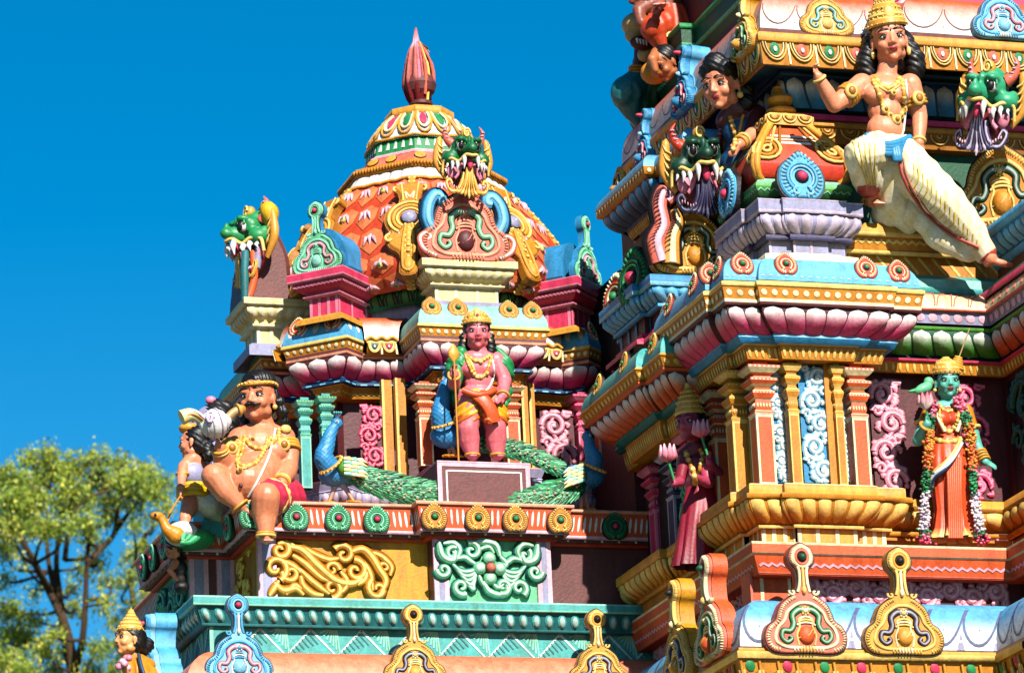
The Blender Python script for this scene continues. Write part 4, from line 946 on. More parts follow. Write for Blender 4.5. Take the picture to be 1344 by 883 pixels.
def f(mb):
    B = at(568, 785, 3.09); mb.M = frame(B, (0, -1, 0)); s = 1/152.
    def q(*p): return [Vector(((x-568)*s, (785-y)*s, .02)) for x, y in p]
    def R(pts, r, g=True, t=.5): relief(mb, cr(pts, 4), r, jit('lgreen', .08), mix('mint', 'white', .45), taper=t, grow=g, outl='dteal', flat=.9)
    def S(cx, cy, r, a0, turns, sg=1, rr=.033): relief(mb, [p+ZN*.02 for p in spiral((cx-568)*s, (785-cy)*s, r*s, r*s*.15, a0, a0+sg*turns*2*pi, 0, 18)], rr, jit('lgreen', .08), mix('mint', 'white', .45), taper=.55, outl='dteal', flat=.9)
    def mirror(c):      # both wings
        for sg in (-1, 1):
            g = lambda x: 645+sg*(x-645)
            R(q((g(578), 711), (g(582), 730), (g(596), 735), (g(600), 722)), .04); R(q((g(584), 713), (g(598), 712), (g(606), 722), (g(600), 735)), .032)
            S(g(583), 748, 10, 0 if sg < 0 else pi, 1.2, sg); S(g(606), 770, 11, -1, 1.2, -sg); S(g(596), 726, 9, 1, 1.1, sg, .028)
            for k in range(5): R(q((g(594+k*5), 738+k*7), (g(606+k*4), 749+k*6), (g(622), 748+k*5), (g(630-k*1), 738+k*5)), .024)
            R(q((g(600), 733), (g(612), 731), (g(620), 736), (g(628), 740)), .03)
    mirror(0)
    S(622, 722, 12, 2, 1.2, -1); R(q((620, 712), (640, 709), (655, 714), (660, 728)), .04); R(q((632, 720), (645, 716), (652, 724)), .028); R(q((660, 728), (668, 738), (662, 745)), .028)
    S(662, 768, 11, -2, 1.2, 1); R(q((636, 762), (642, 774), (655, 779), (668, 776)), .035); R(q((648, 764), (656, 770), (664, 764)), .025); R(q((630, 752), (634, 764), (640, 770)), .025)
    for k in range(4):
        a = pi/4+k*pi/2 if False else k*pi/2; c = Vector(((645-568)*s+cos(a)*.088, (785-744.5)*s+sin(a)*.088, .03)); mb.ell(c, (.062, .062, .035), 'lgreen', None, 12, 6); mb.ell(c+ZN*.015, (.045, .045, .03), mix('mint', 'white', .4), None, 12, 6)
    mb.ell(((645-568)*s, (785-744.5)*s, .05), (.05, .05, .045), 'brown', None, 14, 8); mb.ell(((645-568)*s, (785-744.5)*s, .07), (.04, .04, .036), 'coral', None, 14, 8)
    mb.M = None
part('leaf_relief', shr, f, 'mint flower relief with a red boss on a green panel')
mb = MB(); mb.M = frame((-1.302, 4.05, zl_(785, 0)), (-1, 0, 0)); vine(mb, .74, .45, 'mustard', 'gold3', 'ochre', 51, True, .025); mb.M = None; build('leaf_relief', mb, None, shr)
mb = MB(); mb.M = frame((-1.702, 5.25, zl_(785, 0)), (-1, 0, 0)); vine(mb, 1.1, .45, 'dteal', 'lgreen', 'dgreen', 53, False, .03); mb.M = None; build('leaf_relief', mb, None, shr)
# ---- upper storey
h = [(-1.72, 1.3), (-1.72, -.42), (-1.40, -.42), (-1.42, -.55), (-1.60, -.73), (-1.13, -1.20), (-.93, -1.02), (-.60, -1.06), (-.60, -1.66)]
up = [(LC.x+a, LC.y+b) for a, b in h]+[(LC.x-a, LC.y+b) for a, b in h[::-1]]
U = Sweep(up); EN = ('W', 'w0', 'w1', 'w2', 'SW', 'f1', 'or1', 'f2', 'S', 'f3', 'or2', 'f4', 'SE', 'e2', 'e1', 'e0', 'E')
zU = lambda py, o: zr(py, 615, LC.y-1.66-o)
vt = [(-.10, zU(625, -.1)), (-.07, zU(613, -.07))]; vp_ = bulge(-.16, zU(648, -.16), -.10, zU(627, -.1), .03)
def f(mb):
    U.bands(mb, [([(-.2, Z_L-.01), (-.17, zU(650, -.17)), (-.16, zU(648, -.16))], 'maroon'), (vp_, 'violet'), ([(-.1, zU(627, -.1)), (-.09, zU(626, -.09)), (-.10, zU(625, -.1))], 'lilac'), (vt, 'violet'), ([(-.07, zU(613, -.07)), (-.06, zU(611, -.06)), (-.5, zU(610, -.06))], 'lpink')])
    for pa in patches(U, vp_): petals(mb, pa, .085, ('lilac', 'lilac'), .05, .95, .015, .2)
part('plinth_moulding', shr, f, 'violet moulding at the foot of the niches')
zn0, zn1 = zU(611, -.06), zU(497, -.25)
def f(mb):
    for e, n_ in enumerate(EN):
        cl = dict(S='maroon', SW='maroon', or1='maroon', or2='maroon', SE='maroon').get(n_, 'maroon')
        U.bands(mb, [([(-.34, zn0), (-.34, zn1)], cl)], [e])
part('niche_wall', shr, f)
for px0, px1, py0, Y in ((506, 518, 612, 4.32), (524, 536, 612, 4.25), (690, 697, 612, 4.0), (700, 706, 614, 4.25)):
    mb = MB(); a = at(px0, py0, Y); b = at(px1, py0, Y); bx(mb, a.x, b.x, Y, Y+.08, zn0, zn1+.05, 'gold'); bx(mb, a.x-.012, a.x+.01, Y-.01, Y+.06, zn0, zn1+.05, 'gold3'); build('pilaster', mb, None, shr)
for (k, a, b, pb_2, pt_, Y) in (('orange', 552, 571, 611, 500, 3.85), ('orange', 666, 686, 613, 503, 3.85), ('teal', 396, 411, 640, 521, 4.25), ('teal', 424, 439, 632, 516, 4.12), ('rose', 330, 343, 640, 524, 4.75)): put_pillar(k, a, b, pb_2, pt_, Y, shr)
for px, Y, kk in ((768, 4.35, 'rose'), (795, 4.2, 'orange')):
    B = at(px, 620, Y); inst(PL[kk], Matrix.Translation((B.x, B.y, zn0)) @ scaleM(.13, .13, (zn1-zn0)/8), shr)
panel('scroll_relief', 474, 503, 532, 612, 4.36, shr, 'rose', 'pink', 'maroon', 61, True, .022)
panel('scroll_relief', 712, 756, 540, 618, 4.36, shr, 'pink', 'lpink', 'maroon', 63, True, .028)
# entablature
ag_ = [(-.22, zU(503, -.22)), (-.18, zU(489, -.18))]
ll = bulge(-.15, zU(479, -.15), -.03, zU(450, -.03), .04)
tt = [(-.02, zU(442, -.02)), (.0, zU(431, .0))]
cc = cyma(.0, zU(426, 0), -.17, zU(402, -.17), 8)
def f(mb):
    U.bands(mb, [([(-.4, zU(504, -.22)), (-.22, zU(503, -.22))], 'gold'), (ag_, 'gold'), ([(-.18, zU(489, -.18)), (-.17, zU(488, -.17))], 'gold3')])
    for pa in patches(U, ag_): zig(mb, pa, .05, .008, .4, .014, 'gold3')
part('architrave', shr, f)
def f(mb):
    U.bands(mb, [([(-.17, zU(488, -.17)), (-.12, zU(486, -.12)), (-.12, zU(483, -.12)), (-.15, zU(480, -.15))], 'navy'), (ll, 'maroon'), ([(-.03, zU(450, -.03)), (-.02, zU(449, -.02)), (-.02, zU(446, -.02))], 'peach'), ([(-.02, zU(446, -.02)), (-.02, zU(442, -.02))], 'brown')])
    for pa in patches(U, [(-.118, zU(486, -.12)), (-.118, zU(483, -.12))]): strokes(mb, pa, .14, .06, 'lblue', .2, .8)
    for pa in patches(U, ll): petals(mb, pa, .15, ('lotus', 'white'), .0, .98, .022, .07)
part('lotus_cornice', shr, f, 'pink and white lotus petal cornice of the shrine')
def f(mb):
    for e, n_ in enumerate(EN):
        if n_ in ('or1', 'or2', 'w1', 'w2', 'e1', 'e2'):
            U.bands(mb, [([(-.02, zU(446, -.02)), (.04, zU(443, .04)), (.06, zU(428, .06))], 'gold'), ([(.06, zU(428, .06)), (.04, zU(427, .04)), (.02, zU(425, .02))], 'gold3'), (cyma(.02, zU(425, .02), -.1, zU(396, -.1), 6), ('white', 'orange', .1, .6)), ([(-.1, zU(396, -.1)), (-.4, zU(394, -.1))], 'aqua')], [e])
            arches(mb, Patch(U, e, [(.042, zU(444, .04)), (.062, zU(428, .06))]), .17, ('gold3', 'pale'), inner=('dteal', 'rose'))
            pa = Patch(U, e, [(.03, zU(428, .03)), (.03, zU(420, .03))]); mb.tube([pa.P(i/16, .3+.6*abs(sin(pi*i/5.3)), .01) for i in range(17)], .014, 'gold2', 5)
        else:
            U.bands(mb, [(tt, 'gold'), ([(0, zU(431, 0)), (.015, zU(430, .01)), (.01, zU(427, .01)), (0, zU(426, 0))], 'gold3'), (cc, ('aqua', 'aqua') if n_ in ('S', 'f2', 'f3', 'W', 'w0') else ('sky', 'lblue')), ([(-.17, zU(402, -.17)), (-.5, zU(401, -.17))], 'gold')], [e])
            dots(mb, Patch(U, e, tt), .068, .02, 'pale')
            if n_ not in ('S', 'f2', 'f3', 'W', 'w0'):
                pa = Patch(U, e, cc)
                for a, b in pa.cells(.1): blob(mb, pa, (a+b)/2, .45, .026, .085, 'white', .004, 10, .006)
part('roof_cornice', shr, f, 'roll cornice in aqua, blue and orange over a gold dotted band')
for e, kd, ks in ((8, 'gold', (.08, .30, .73, .93)), (4, 'red', (.16, .80)), (12, 'red', (.2, .8)), (0, 'gold', (.55, .75, .93)), (16, 'gold', (.1,))):
    pa = Patch(U, e, cc)
    for k in ks: ros(kd, pa.P(k, .5, .0), .19 if kd == 'gold' else .2, pa.n+Vector((0, 0, .3)), shr)
# ---- pedestals on the cornice
def pedestal(name, path, rows, ref, cols, label, dotted=None):
    """rows of pixels at ref (px, Y)"""
    sw = Sweep(path, True); z = lambda py: zr(py, *ref)
    a, b, c, d = cols; t = rows
    def f(mb):
        sl_ = bulge(.05, z(t[2]), .11, z(t[1]), .03)
        sw.bands(mb, [([(.1, z(t[6])), (.1, z(t[5]+4))], c), ([(.1, z(t[5]+4)), (.06, z(t[5])), (0, z(t[5]))], c), ([(0, z(t[5])), (0, z(t[4]))], a), ([(0, z(t[4])), (.05, z(t[4]-1)), (.05, z(t[3]))], b), ([(.05, z(t[3])), (.02, z(t[3]-1)), (.05, z(t[2]))], a), (sl_, a), ([(.11, z(t[1])), (.15, z(t[1]-1)), (.15, z(t[1]-3))], b), ([(.15, z(t[1]-3)), (.15, z(t[0]+1))], a), ([(.15, z(t[0]+1)), (.15, z(t[0])), (-.2, z(t[0]))], d)])
        for pa in patches(sw, sl_):
            if dotted == 'ovals': 
                for q, w_ in pa.cells(.085): blob(mb, pa, (q+w_)/2, .5, .032, .055, d, .004, 10, .015)
            else: zig(mb, pa, .035, .006, .62, .022, d)
        for pa in patches(sw, [(0, z(t[5])), (0, z(t[4]))]):
            for k in (.03, .33, .67, .97): line(mb, pa, [(k, 0), (k, 1)], .03, b)
        mb.prism([(p[0], p[1]) for p in path], z(t[0])-.01, z(t[0])+.002, d)
    return part(name, shr, f, label)
S_Y = LC.y-1.42
sx0, sx1 = at(569, 345, S_Y).x, at(652, 345, S_Y).x
pedestal('ornament_pedestal', [(sx0, S_Y+1), (sx0, S_Y), (sx1, S_Y), (sx1, S_Y+1)], (343, 353, 366, 371, 374, 394, 408), (612, S_Y-.1), ('cream', 'pale', 'violet', 'pale'), 'pale yellow pedestal under the front gable arch', 'ovals')
def diagbox(cx_, cy_, hw, dep, s_):
    n = Vector((s_*.7071, -.7071)); t = Vector((.7071, s_*.7071)); c = Vector((cx_, cy_))     # travel left to right as seen from outside
    a = c-n*dep-t*hw; b = c-t*hw; d = c+t*hw; e = c-n*dep+t*hw
    return [tuple(p) for p in (a, b, d, e)]
DW = Vector((-.33, 4.40)); DE = Vector((2.08, 4.42))
pedestal('ornament_pedestal', diagbox(DW.x, DW.y, .14, .75, -1), (352, 364, 375, 379, 382, 408, 418), (440, 4.2), ('rose', 'pink', 'gold2', 'pink'), 'rose pink pedestal left of the dome')
pedestal('ornament_pedestal', diagbox(DE.x, DE.y, .18, .75, 1), (366, 379, 391, 395, 398, 426, 436), (752, 4.2), ('rose', 'pink', 'gold2', 'pink'), 'rose pink pedestal right of the dome')
wz = 4.95; wx0, wx1 = at(322, 395, wz).x+.1, at(392, 395, wz).x
pedestal('ornament_pedestal', [(wx0, wz+.42), (wx0, wz), (wx1, wz), (wx1, wz+.42)], (393, 402, 417, 423, 427, 449, 466), (350, wz-.1), ('cream', 'pale', 'violet', 'pale'), 'pale yellow pedestal on the left flank', 'ovals')
def slabhood(mb, O, N, w_, d_, h_, col):      # rounded hood behind an ornament
    M = frame(O, N); mb.M = M; pr_ = []
    q = [(-w_/2, 0), (-w_/2*1.02, h_*.45), (-w_*.38, h_*.75), (-w_*.15, h_*.97), (w_*.15, h_*.97), (w_*.38, h_*.75), (w_/2*1.02, h_*.45), (w_/2, 0)]
    mb.prism(smooth_closed(q, 3), -d_, 0, col); mb.M = None
zp = zr(352, 440, 4.2)
part('hood', shr, lambda mb: slabhood(mb, Vector((DW.x, DW.y, zp))+Vector((.03, .03, 0)), (-1, -1, 0), .42, .7, .44, 'blue'), 'blue hood behind the green ornament')
zp2 = zr(366, 752, 4.2)
part('hood', shr, lambda mb: slabhood(mb, Vector((DE.x, DE.y, zp2))+Vector((-.03, .03, 0)), (1, -1, 0), .42, .6, .42, 'blue'), 'blue hood right of the dome')
kud('green', 0, 0, 0, 80, N=(-1, -1, 0), parent=shr, pos=Vector((DW.x-.06, DW.y-.06, zp)), label='green gable ornament left of the dome')
kud('green', 0, 0, 0, 80, N=(1, -1, 0), parent=shr, pos=Vector((DE.x+.06, DE.y-.06, zp2)), label='green gable ornament right of the dome')
kud('pinknf', 611, 342, S_Y-.12, 126, parent=shr, label='pink gable arch with green scrolls in front of the dome', sy=1.1)
for sg in (-1, 1):
    mb = MB(); mb.M = frame(at(612, 342, S_Y-.1), (0, -1, 0)) @ scaleM(.78)
    relief(mb, cr([(.37*sg, .30, .02), (.45*sg, .46, .04), (.43*sg, .64, .04), (.35*sg, .76, .03), (.28*sg, .75, .03), (.27*sg, .68, .04), (.32*sg, .67, .05)]), .075, 'sky', 'lblue', taper=.8, outl='navy'); mb.M = None; build('feather_scroll', mb, None, shr)
    mb = MB(); mb.M = frame(at(612, 342, S_Y-.1), (0, -1, 0)) @ scaleM(.78)
    relief(mb, cr([(.38*sg, .02, .06), (.52*sg, .1, .06), (.56*sg, .22, .06), (.49*sg, .29, .06), (.43*sg, .25, .06), (.47*sg, .21, .06)]), .04, 'coral', 'white', taper=.7); mb.M = None; build('side_curl', mb, None, shr)
# ---- octagonal dome
DX = LC.x-.02
def zf(py, r): return at(588, py, LC.y-r).z
OCT = Sweep([(DX+1.0*cos(radians(a))/cos(pi/8), LC.y+1.0*sin(radians(a))/cos(pi/8)) for a in [-157.5+45*k-45 for k in range(8)]], True)
def dz(pts): return [(r-1.0, zf(y, r)) for r, y in pts]
green_ = bulge(.06, zf(402, 1.06), .08, zf(376, 1.08), .07)
body = dz([(1.17, 380), (1.30, 360), (1.32, 338), (1.24, 310), (1.11, 282), (.95, 257), (.79, 237)])
wh = dz([(.79, 238), (.69, 222)]); beads = .66
strip = dz([(.63, 213), (.54, 199)]); gr2 = dz([(.50, 197), (.47, 180)])
cup = dz([(.48, 180), (.45, 168), (.39, 158), (.29, 150)])
zd_ = lambda px, py: zf(py, .25)
def f(mb):
    OCT.bands(mb, [([(.0, zU(401, -.17)), (.0, zf(402, 1.0))], 'violet'), (green_, ('dgreen', 'grass'))])
    for pa in patches(OCT, green_):
        for a, b in pa.cells(.16):
            for r_ in (.07, .04): mb.tube([pa.P((a+b)/2+cos(q)*r_/pa.L, .85-(1-sin(q))*0-.7+sin(q)*.7, .006) for q in [pi*i/8 for i in range(9)]], .008, 'dark', 4)
part('dome_neck', shr, f, 'green lotus neck under the dome')
def f(mb):
    OCT.bands(mb, [(body, '#C8401C')])
    for pa in patches(OCT, body):      # overlapping leaf tiles in relief
        rows = 5
        for j in range(rows):
            t0, t1 = j/rows, (j+1)/rows; wloc_ = pa.L; n = 4
            for i in range(n):
                k = (i+(.5 if j % 2 else 0))/n
                if k+1/n > 1.001 and j % 2: continue
                c = k+.5/n; tc = (t0+t1)/2; hw = .47/n; ht = .50/rows
                pts = [(c-hw, tc+ht*.6), (c-hw*.9, tc-ht*.3), (c, tc-ht*1.0), (c+hw*.9, tc-ht*.3), (c+hw, tc+ht*.6), (c, tc+ht)]
                cl = jit('#DE7440', .15); vs = [pa.P(x, y, .008) for x, y in pts]+[pa.P(c, tc, .035)]
                mb.add(vs, [(q_, (q_+1) % 6, 6) for q_ in range(6)], cl)
                for q_, (dx_, wd_) in enumerate(((-.5, .4), (0, .75), (.5, .4))):
                    mb.tube([pa.P(c+dx_*hw*1.1, tc-ht*.3, .025), pa.P(c+dx_*hw*.6, tc+ht*.1, .045), pa.P(c+dx_*hw*.2, tc+ht*.6*wd_, .03)], [.004, .019*(1+wd_*.4), .006], jit('lpink', .1), 5)
                if (i+j) % 3 == 0: mb.ell(pa.P(c, tc-ht*.1, .04), .03, 'gold3', None, 8, 5); mb.ell(pa.P(c, tc-ht*.1, .052), .021, 'green', None, 8, 5)
        for s_ in (0, 1): mb.tube([pa.P(s_, i/10, .012) for i in range(11)], .028, 'gold2', 6)
        for i in range(24): mb.ell(pa.P(.02, (i+.5)/24, .03), .018, jit('gold3'), None, 6, 4); mb.ell(pa.P(.98, (i+.5)/24, .03), .018, jit('gold3'), None, 6, 4)
part('dome', shr, f, 'red orange dome shell with carved leaf tiles')
def f(mb):
    OCT.bands(mb, [([(-.24, wh[0][1]-.02), (-.19, wh[0][1]-.02), (wh[0][0], wh[0][1])], 'gold'), (wh, 'violet'), ([(wh[1][0], wh[1][1]), (-.28, wh[1][1]+.01), (-.28, strip[0][1]-.01), (-.35, strip[0][1])], 'gold'), (strip, 'coral'), ([strip[1], (-.48, strip[1][1]+.01), gr2[0]], 'lpink'), (gr2, 'green'), ([gr2[1], (cup[0][0]+.02, cup[0][1]-.01), cup[0]], 'mint'), (cup, ('white', 'lblue')), ([cup[-1], (-.70, cup[-1][1]+.01), (-.70, cup[-1][1]+.075), (-1.0, cup[-1][1]+.08)], 'gold2')])
    for pa in patches(OCT, wh): petals(mb, pa, .13, ('white', 'white'), .02, .95, .015, .04, down=True); mb.tube([pa.P(i/20, .06+.07*abs(sin(pi*i/5)), .02) for i in range(21)], .016, 'gold2', 5)
    for pa in patches(OCT, [(-.28, wh[1][1]+.01), (-.28, strip[0][1]-.01)]): 
        for a, b in pa.cells(.032): mb.ell(pa.P((a+b)/2, .5, .012), (.017, .017, .024), jit('gold'), None, 6, 4)
    for pa in patches(OCT, strip):
        line(mb, pa, [(0, .12), (1, .12)], .012, 'lpink'); line(mb, pa, [(0, .88), (1, .88)], .012, 'lpink')
        for k in (.0, .5): 
            for r_, cl in ((.062, 'dark'), (.055, 'gold2'), (.028, 'gold3')): blob(mb, pa, k+.02 if k else .12, .5, r_, .045 if r_ > .03 else .024, cl, .01 if r_ > .06 else .016, 12, .012)
    for pa in patches(OCT, gr2):
        for a, b in pa.cells(.085): petals(mb, pa, .085, ('white', 'lgreen'), .25, .95, .006, .5, point=.5); break
    for pa in patches(OCT, cup):
        for i, (a, b) in enumerate(pa.cells(.16)):
            c = (a+b)/2; h_ = (b-a)/2
            for r_, cl, w__ in ((.92, 'gold2', .013), (.72, 'pale', .012)): mb.tube([pa.P(c+h_*r_*cos(q), .96-(.9*r_)*sin(q)**.7, .015) for q in [pi*k/10 for k in range(11)]], w__, cl, 6)
            blob(mb, pa, c, .72, .035, .1, ('rose', 'green')[i % 2], .012, 10, .02); mb.tube([pa.P(c-h_, .05, .01), pa.P(c-h_*.9, .03, .012), pa.P(c, -.0, .02), pa.P(c+h_*.9, .03, .012), pa.P(c+h_, .05, .01)], .014, 'gold2', 5)
part('dome_crown', shr, f, 'upper courses of the dome with garlands and gold rims')
# big medallions on the diagonal faces
def medal(mb):
    o = smooth_closed([(0, -1.18), (.16, -1.1), (.16, -.7), (.34, -.52), (.42, -.3), (.34, -.2), (.44, .05), (.4, .34), (.2, .5), (.22, .72), (.3, .8), (.24, .92), (0, .95), (-.24, .92), (-.3, .8), (-.22, .72), (-.2, .5), (-.4, .34), (-.44, .05), (-.34, -.2), (-.42, -.3), (-.34, -.52), (-.16, -.7), (-.16, -1.1)], 3)
    mb.prism(o, -.12, .03, 'ochre'); mb.prism(inset(o, .02), 0, .07, 'gold', bevel=.03)
    for r_, cl, w_ in ((.36, 'gold3', .03), (.28, 'gold2', .035), (.215, 'gold3', .025)): mb.tube([Vector((cos(a)*r_, .1+sin(a)*r_, .08)) for a in [-pi/2+.5+(2*pi-1)*i/22 for i in range(23)]], w_, cl, 6)
    mb.ell((0, .1, .07), (.17, .17, .06), 'dark', None, 14, 6); mb.ell((0, .1, .09), (.14, .14, .09), 'violet', None, 14, 8)
    for a in range(4): mb.tube([(-.13*cos(a*pi/4), .1-.13*sin(a*pi/4), .12), (0, .1, .182), (.13*cos(a*pi/4), .1+.13*sin(a*pi/4), .12)], .007, 'white', 4)
    for sg in (-1, 1):
        mb.tube(cr([(.06*sg, -.08, .08), (.1*sg, -.5, .09), (.09*sg, -1.0, .08), (0, -1.12, .08)]), .03, 'gold2', 6); mb.tube([p+ZN*.08 for p in spiral(.33*sg, -.36, .1, .03, pi/2, pi/2-sg*2.6*pi/2, 0, 12)], .03, 'gold3', 6)
        mb.tube([p+ZN*.08 for p in spiral(.24*sg, .8, .07, .02, -pi/2, -pi/2+sg*3, 0, 10)], .026, 'gold3', 6); mb.tube(cr([(.11*sg, .5, .07), (.13*sg, .7, .08), (.15*sg, .9, .07)]), .02, 'gold3', 5); mb.tube(cr([(.05*sg, .55, .07), (.08*sg, .7, .08), (.0*sg, .58, .07)]), .018, 'pale', 5)
    for k in range(7): mb.ell((0, -.15-k*.13, .09), (.04, .03, .03), 'gold3', None, 8, 5)
    mb.ell((0, -.95, .08), (.09, .16, .06), 'gold2', None, 10, 6)
MED = template('medallion', (lambda m: (medal(m), m)[1])(MB()))
for k in (0, 1, 2, 4, 5, 6, 7):
    e = k; pa = Patch(OCT, e, body)
    O = pa.P(1, .58, -.01); N = (pa.P(1, .5, 1)-pa.P(1, .5, 0)).normalized()+(Patch(OCT, (k+1) % 8, body).P(0, .5, 1)-Patch(OCT, (k+1) % 8, body).P(0, .5, 0)).normalized(); inst(MED, frame(O, N) @ scaleM(.52, .53, .5), shr)
# brass finial wrapped in red cloth
def f(mb):
    c = Vector((DX+.02, LC.y, cup[-1][1]+.07)); mb.lathe(c, [(a*.56, b*.72) for a, b in [(.36, -.01), (.3, .03), (.16, .06), (.12, .10), (.2, .14), (.2, .18), (.1, .22), (.24, .32), (.28, .42), (.22, .54), (.1, .60), (.14, .66), (.08, .72), (.06, .8), (.03, .84)]], 18, [jit('brown', .2) for _ in range(14)])
part('finial', shr, f, 'dark copper pot finial')
def f(mb):
    c = Vector(); mb.M = Matrix.Translation((DX+.0, LC.y, cup[-1][1]+.07)) @ scaleM(.5, .5, .86); P = []; n = 48; cs = []
    prof = [(.02, 1.02), (.075, .84), (.14, .76), (.20, .60), (.25, .42), (.26, .33), (.20, .18), (.08, .05)]
    for (r, z) in prof:
        row = []
        for i in range(n):
            a = 2*pi*i/n; rr = r*(1+.16*sin(a*9+z*2.0)+.07*sin(a*17+z*5)) if r > .04 else r
            if a > pi*1.72 or a < pi*.35: rr *= .72
            row.append(c+Vector((cos(a)*rr, sin(a)*rr, z))); cs.append(C_('lpink') if z > .8 and z < .9 else mix('#8A2A2A', '#D88078', .55+.35*sin(a*9+1)) if z > .40 else mix('#7A1418', 'maroon', .5))
        P.append(row)
    mb.grid(P, cs, True, False, True)
    for k in range(9):
        a = radians(-100+k*24); rr = .2+.05*(k % 2); mb.tube(cr([c+Vector((cos(a)*.07, sin(a)*.07, .84)), c+Vector((cos(a)*rr, sin(a)*rr, .62)), c+Vector((cos(a)*(rr+.05), sin(a)*(rr+.05), .42)), c+Vector((cos(a)*(rr), sin(a)*(rr), .26-.05*(k % 3)))]), [.02]*6+[.035]*6+[.03]*4, ['pink', 'coral', 'gold3', 'coral', 'pink', 'maroon'][k % 6], 6)
    for k in range(10): mb.tube(cr([c+Vector((.06, -.02, .84-.02*k)), c+Vector((.15+.02*(k % 3), -.05, .8-.03*k)), c+Vector((.2+.03*(k % 2), -.08, .77-.045*k))], 3), .012, ['brown', 'tan', 'lilac'][k % 3], 4)
wrap = part('cloth_wrap', shr, f, 'faded red cloth tied round the finial', M_CLOTH)
# ================================================================== sculpted figures
import numpy as np
DG = None
def cam_dir(): return Vector((-FW.x, -FW.y, 0)).normalized()
class Fig:
    def __init__(s): s.p = []
    def cap(s, a, b, ra, rb, col): s.p.append(('c', Vector(a), Vector(b), ra, rb, C_(col)))
    def chain(s, pts, rad, col):
        for i in range(len(pts)-1): s.cap(pts[i], pts[i+1], rad[i], rad[i+1], col[i] if isinstance(col, list) else col)
    def ell(s, c, r, col, R=None):
        if not hasattr(r, '__len__'): r = (r, r, r)
        s.p.append(('e', Vector(c), tuple(r), R or Matrix.Identity(3), None, C_(col)))
    def make(s, name, parent, vox=.012, smooth=4, disp=None, label=None, mat=None, colf=None):
        mb = MB()
        for q in s.p:
            if q[0] == 'c':
                a, b, ra, rb = q[1:5]; d = b-a; L = max(d.length, 1e-5); t = d/L if d.length > 1e-5 else Vector((0, 0, 1))
                u = t.cross(Vector((.3, .5, .81))).normalized(); w_ = t.cross(u); rows = []
                for k in range(5): 
                    th = -pi/2+pi/2*k/4; rows.append([a+t*(sin(th)*ra)+(u*cos(j*pi/6)+w_*sin(j*pi/6))*(cos(th)*ra+1e-4) for j in range(12)])
                for k in range(5):
                    th = pi/2*k/4; rows.append([b+t*(sin(th)*rb)+(u*cos(j*pi/6)+w_*sin(j*pi/6))*(cos(th)*rb+1e-4) for j in range(12)])
                mb.grid(rows, (1., 1., 1.), True, False, True)
                n0 = len(mb.v); 
                mb.f.append(tuple(n0-12*10+j for j in range(11, -1, -1))); mb.sm.append(True); mb.f.append(tuple(n0-12+j for j in range(12))); mb.sm.append(True)
            else: mb.ell(q[1], q[2], (1., 1., 1.), q[3], 16, 12)
        me = bpy.data.meshes.new('tmp'); me.from_pydata([tuple(v) for v in mb.v], [], mb.f); me.update()
        o = bpy.data.objects.new('tmp', me); COL.objects.link(o)
        m = o.modifiers.new('r', 'REMESH'); m.mode = 'VOXEL'; m.voxel_size = vox; m.adaptivity = 0
        if smooth: m2 = o.modifiers.new('s', 'SMOOTH'); m2.factor = .5; m2.iterations = smooth
        dg = bpy.context.evaluated_depsgraph_get(); dg.update()
        e = bpy.data.meshes.new_from_object(o.evaluated_get(dg)); bpy.data.objects.remove(o)
        n = len(e.vertices); co = np.empty(n*3); e.vertices.foreach_get('co', co); co = co.reshape(n, 3)
        no = np.empty(n*3); e.vertices.foreach_get('normal', no); no = no.reshape(n, 3)
        best = np.full(n, 1e9); col = np.ones((n, 4), 'f')
        for q in s.p:
            if q[0] == 'c':
                a, b = np.array(q[1]), np.array(q[2]); d = b-a; L2 = max(1e-9, d@d); t = np.clip(((co-a)@d)/L2, 0, 1)
                ds = np.linalg.norm(co-a-t[:, None]*d, axis=1)-(q[3]+(q[4]-q[3])*t)
            else:
                R = np.array(q[3]); l = (co-np.array(q[1]))@R; r = np.array(q[2]); k = np.linalg.norm(l/r, axis=1); ds = (k-1)*np.minimum(np.linalg.norm(l, axis=1)/np.maximum(k, 1e-6), r.max())
            mk = ds < best; best[mk] = ds[mk]; col[mk, :3] = q[5]
        if disp: co = co+no*disp(co)[:, None]
        if colf: col = colf(co, col)
        org = Vector((co[:, 0].mean(), co[:, 1].mean(), co[:, 2].min()))
        e.vertices.foreach_set('co', (co-np.array(org)).ravel())
        for at_ in list(e.color_attributes): e.color_attributes.remove(at_)
        ca = e.color_attributes.new('Col', 'FLOAT_COLOR', 'POINT'); ca.data.foreach_set('color', col.astype('f').ravel())
        e.materials.clear(); e.materials.append(mat or M_STAT); e.polygons.foreach_set('use_smooth', [True]*len(e.polygons)); e.update(); e.name = name
        o = bpy.data.objects.new(name, e); COL.objects.link(o); place(o, org, parent)
        if label: o['label'] = label
        s.bvh = BVHTree.FromPolygons([tuple(c) for c in co], [tuple(p.vertices) for p in e.polygons])
        return o
    def hit(s, px, py, off=.008):
        d = ray(px, py).normalized(); h_ = s.bvh.ray_cast(CP, d)
        return (h_[0]+h_[1].normalized()*off) if h_[0] is not None else None
    def draw(s, mb, pix, r, col, off=.006, n=6, bead=None, k=4):
        """ornament laid on the body surface along a pixel polyline"""
        P = [v for v in (s.hit(p.x, p.y, off) for p in cr([(x, y, 0) for x, y in pix], k)) if v is not None]
        if len(P) < 2: return
        md = sorted([v.y for v in P])[len(P)//2]
        P = [v for v in P if abs(v.y-md) < .35]
        if len(P) < 2: return
        mb.tube(P, r, col, n)
        if bead:
            L = 0
            for i in range(1, len(P)):
                L += (P[i]-P[i-1]).length
                if L > r*2.1: mb.ell(P[i], r*1.25, jit(bead), None, 6, 5); L = 0
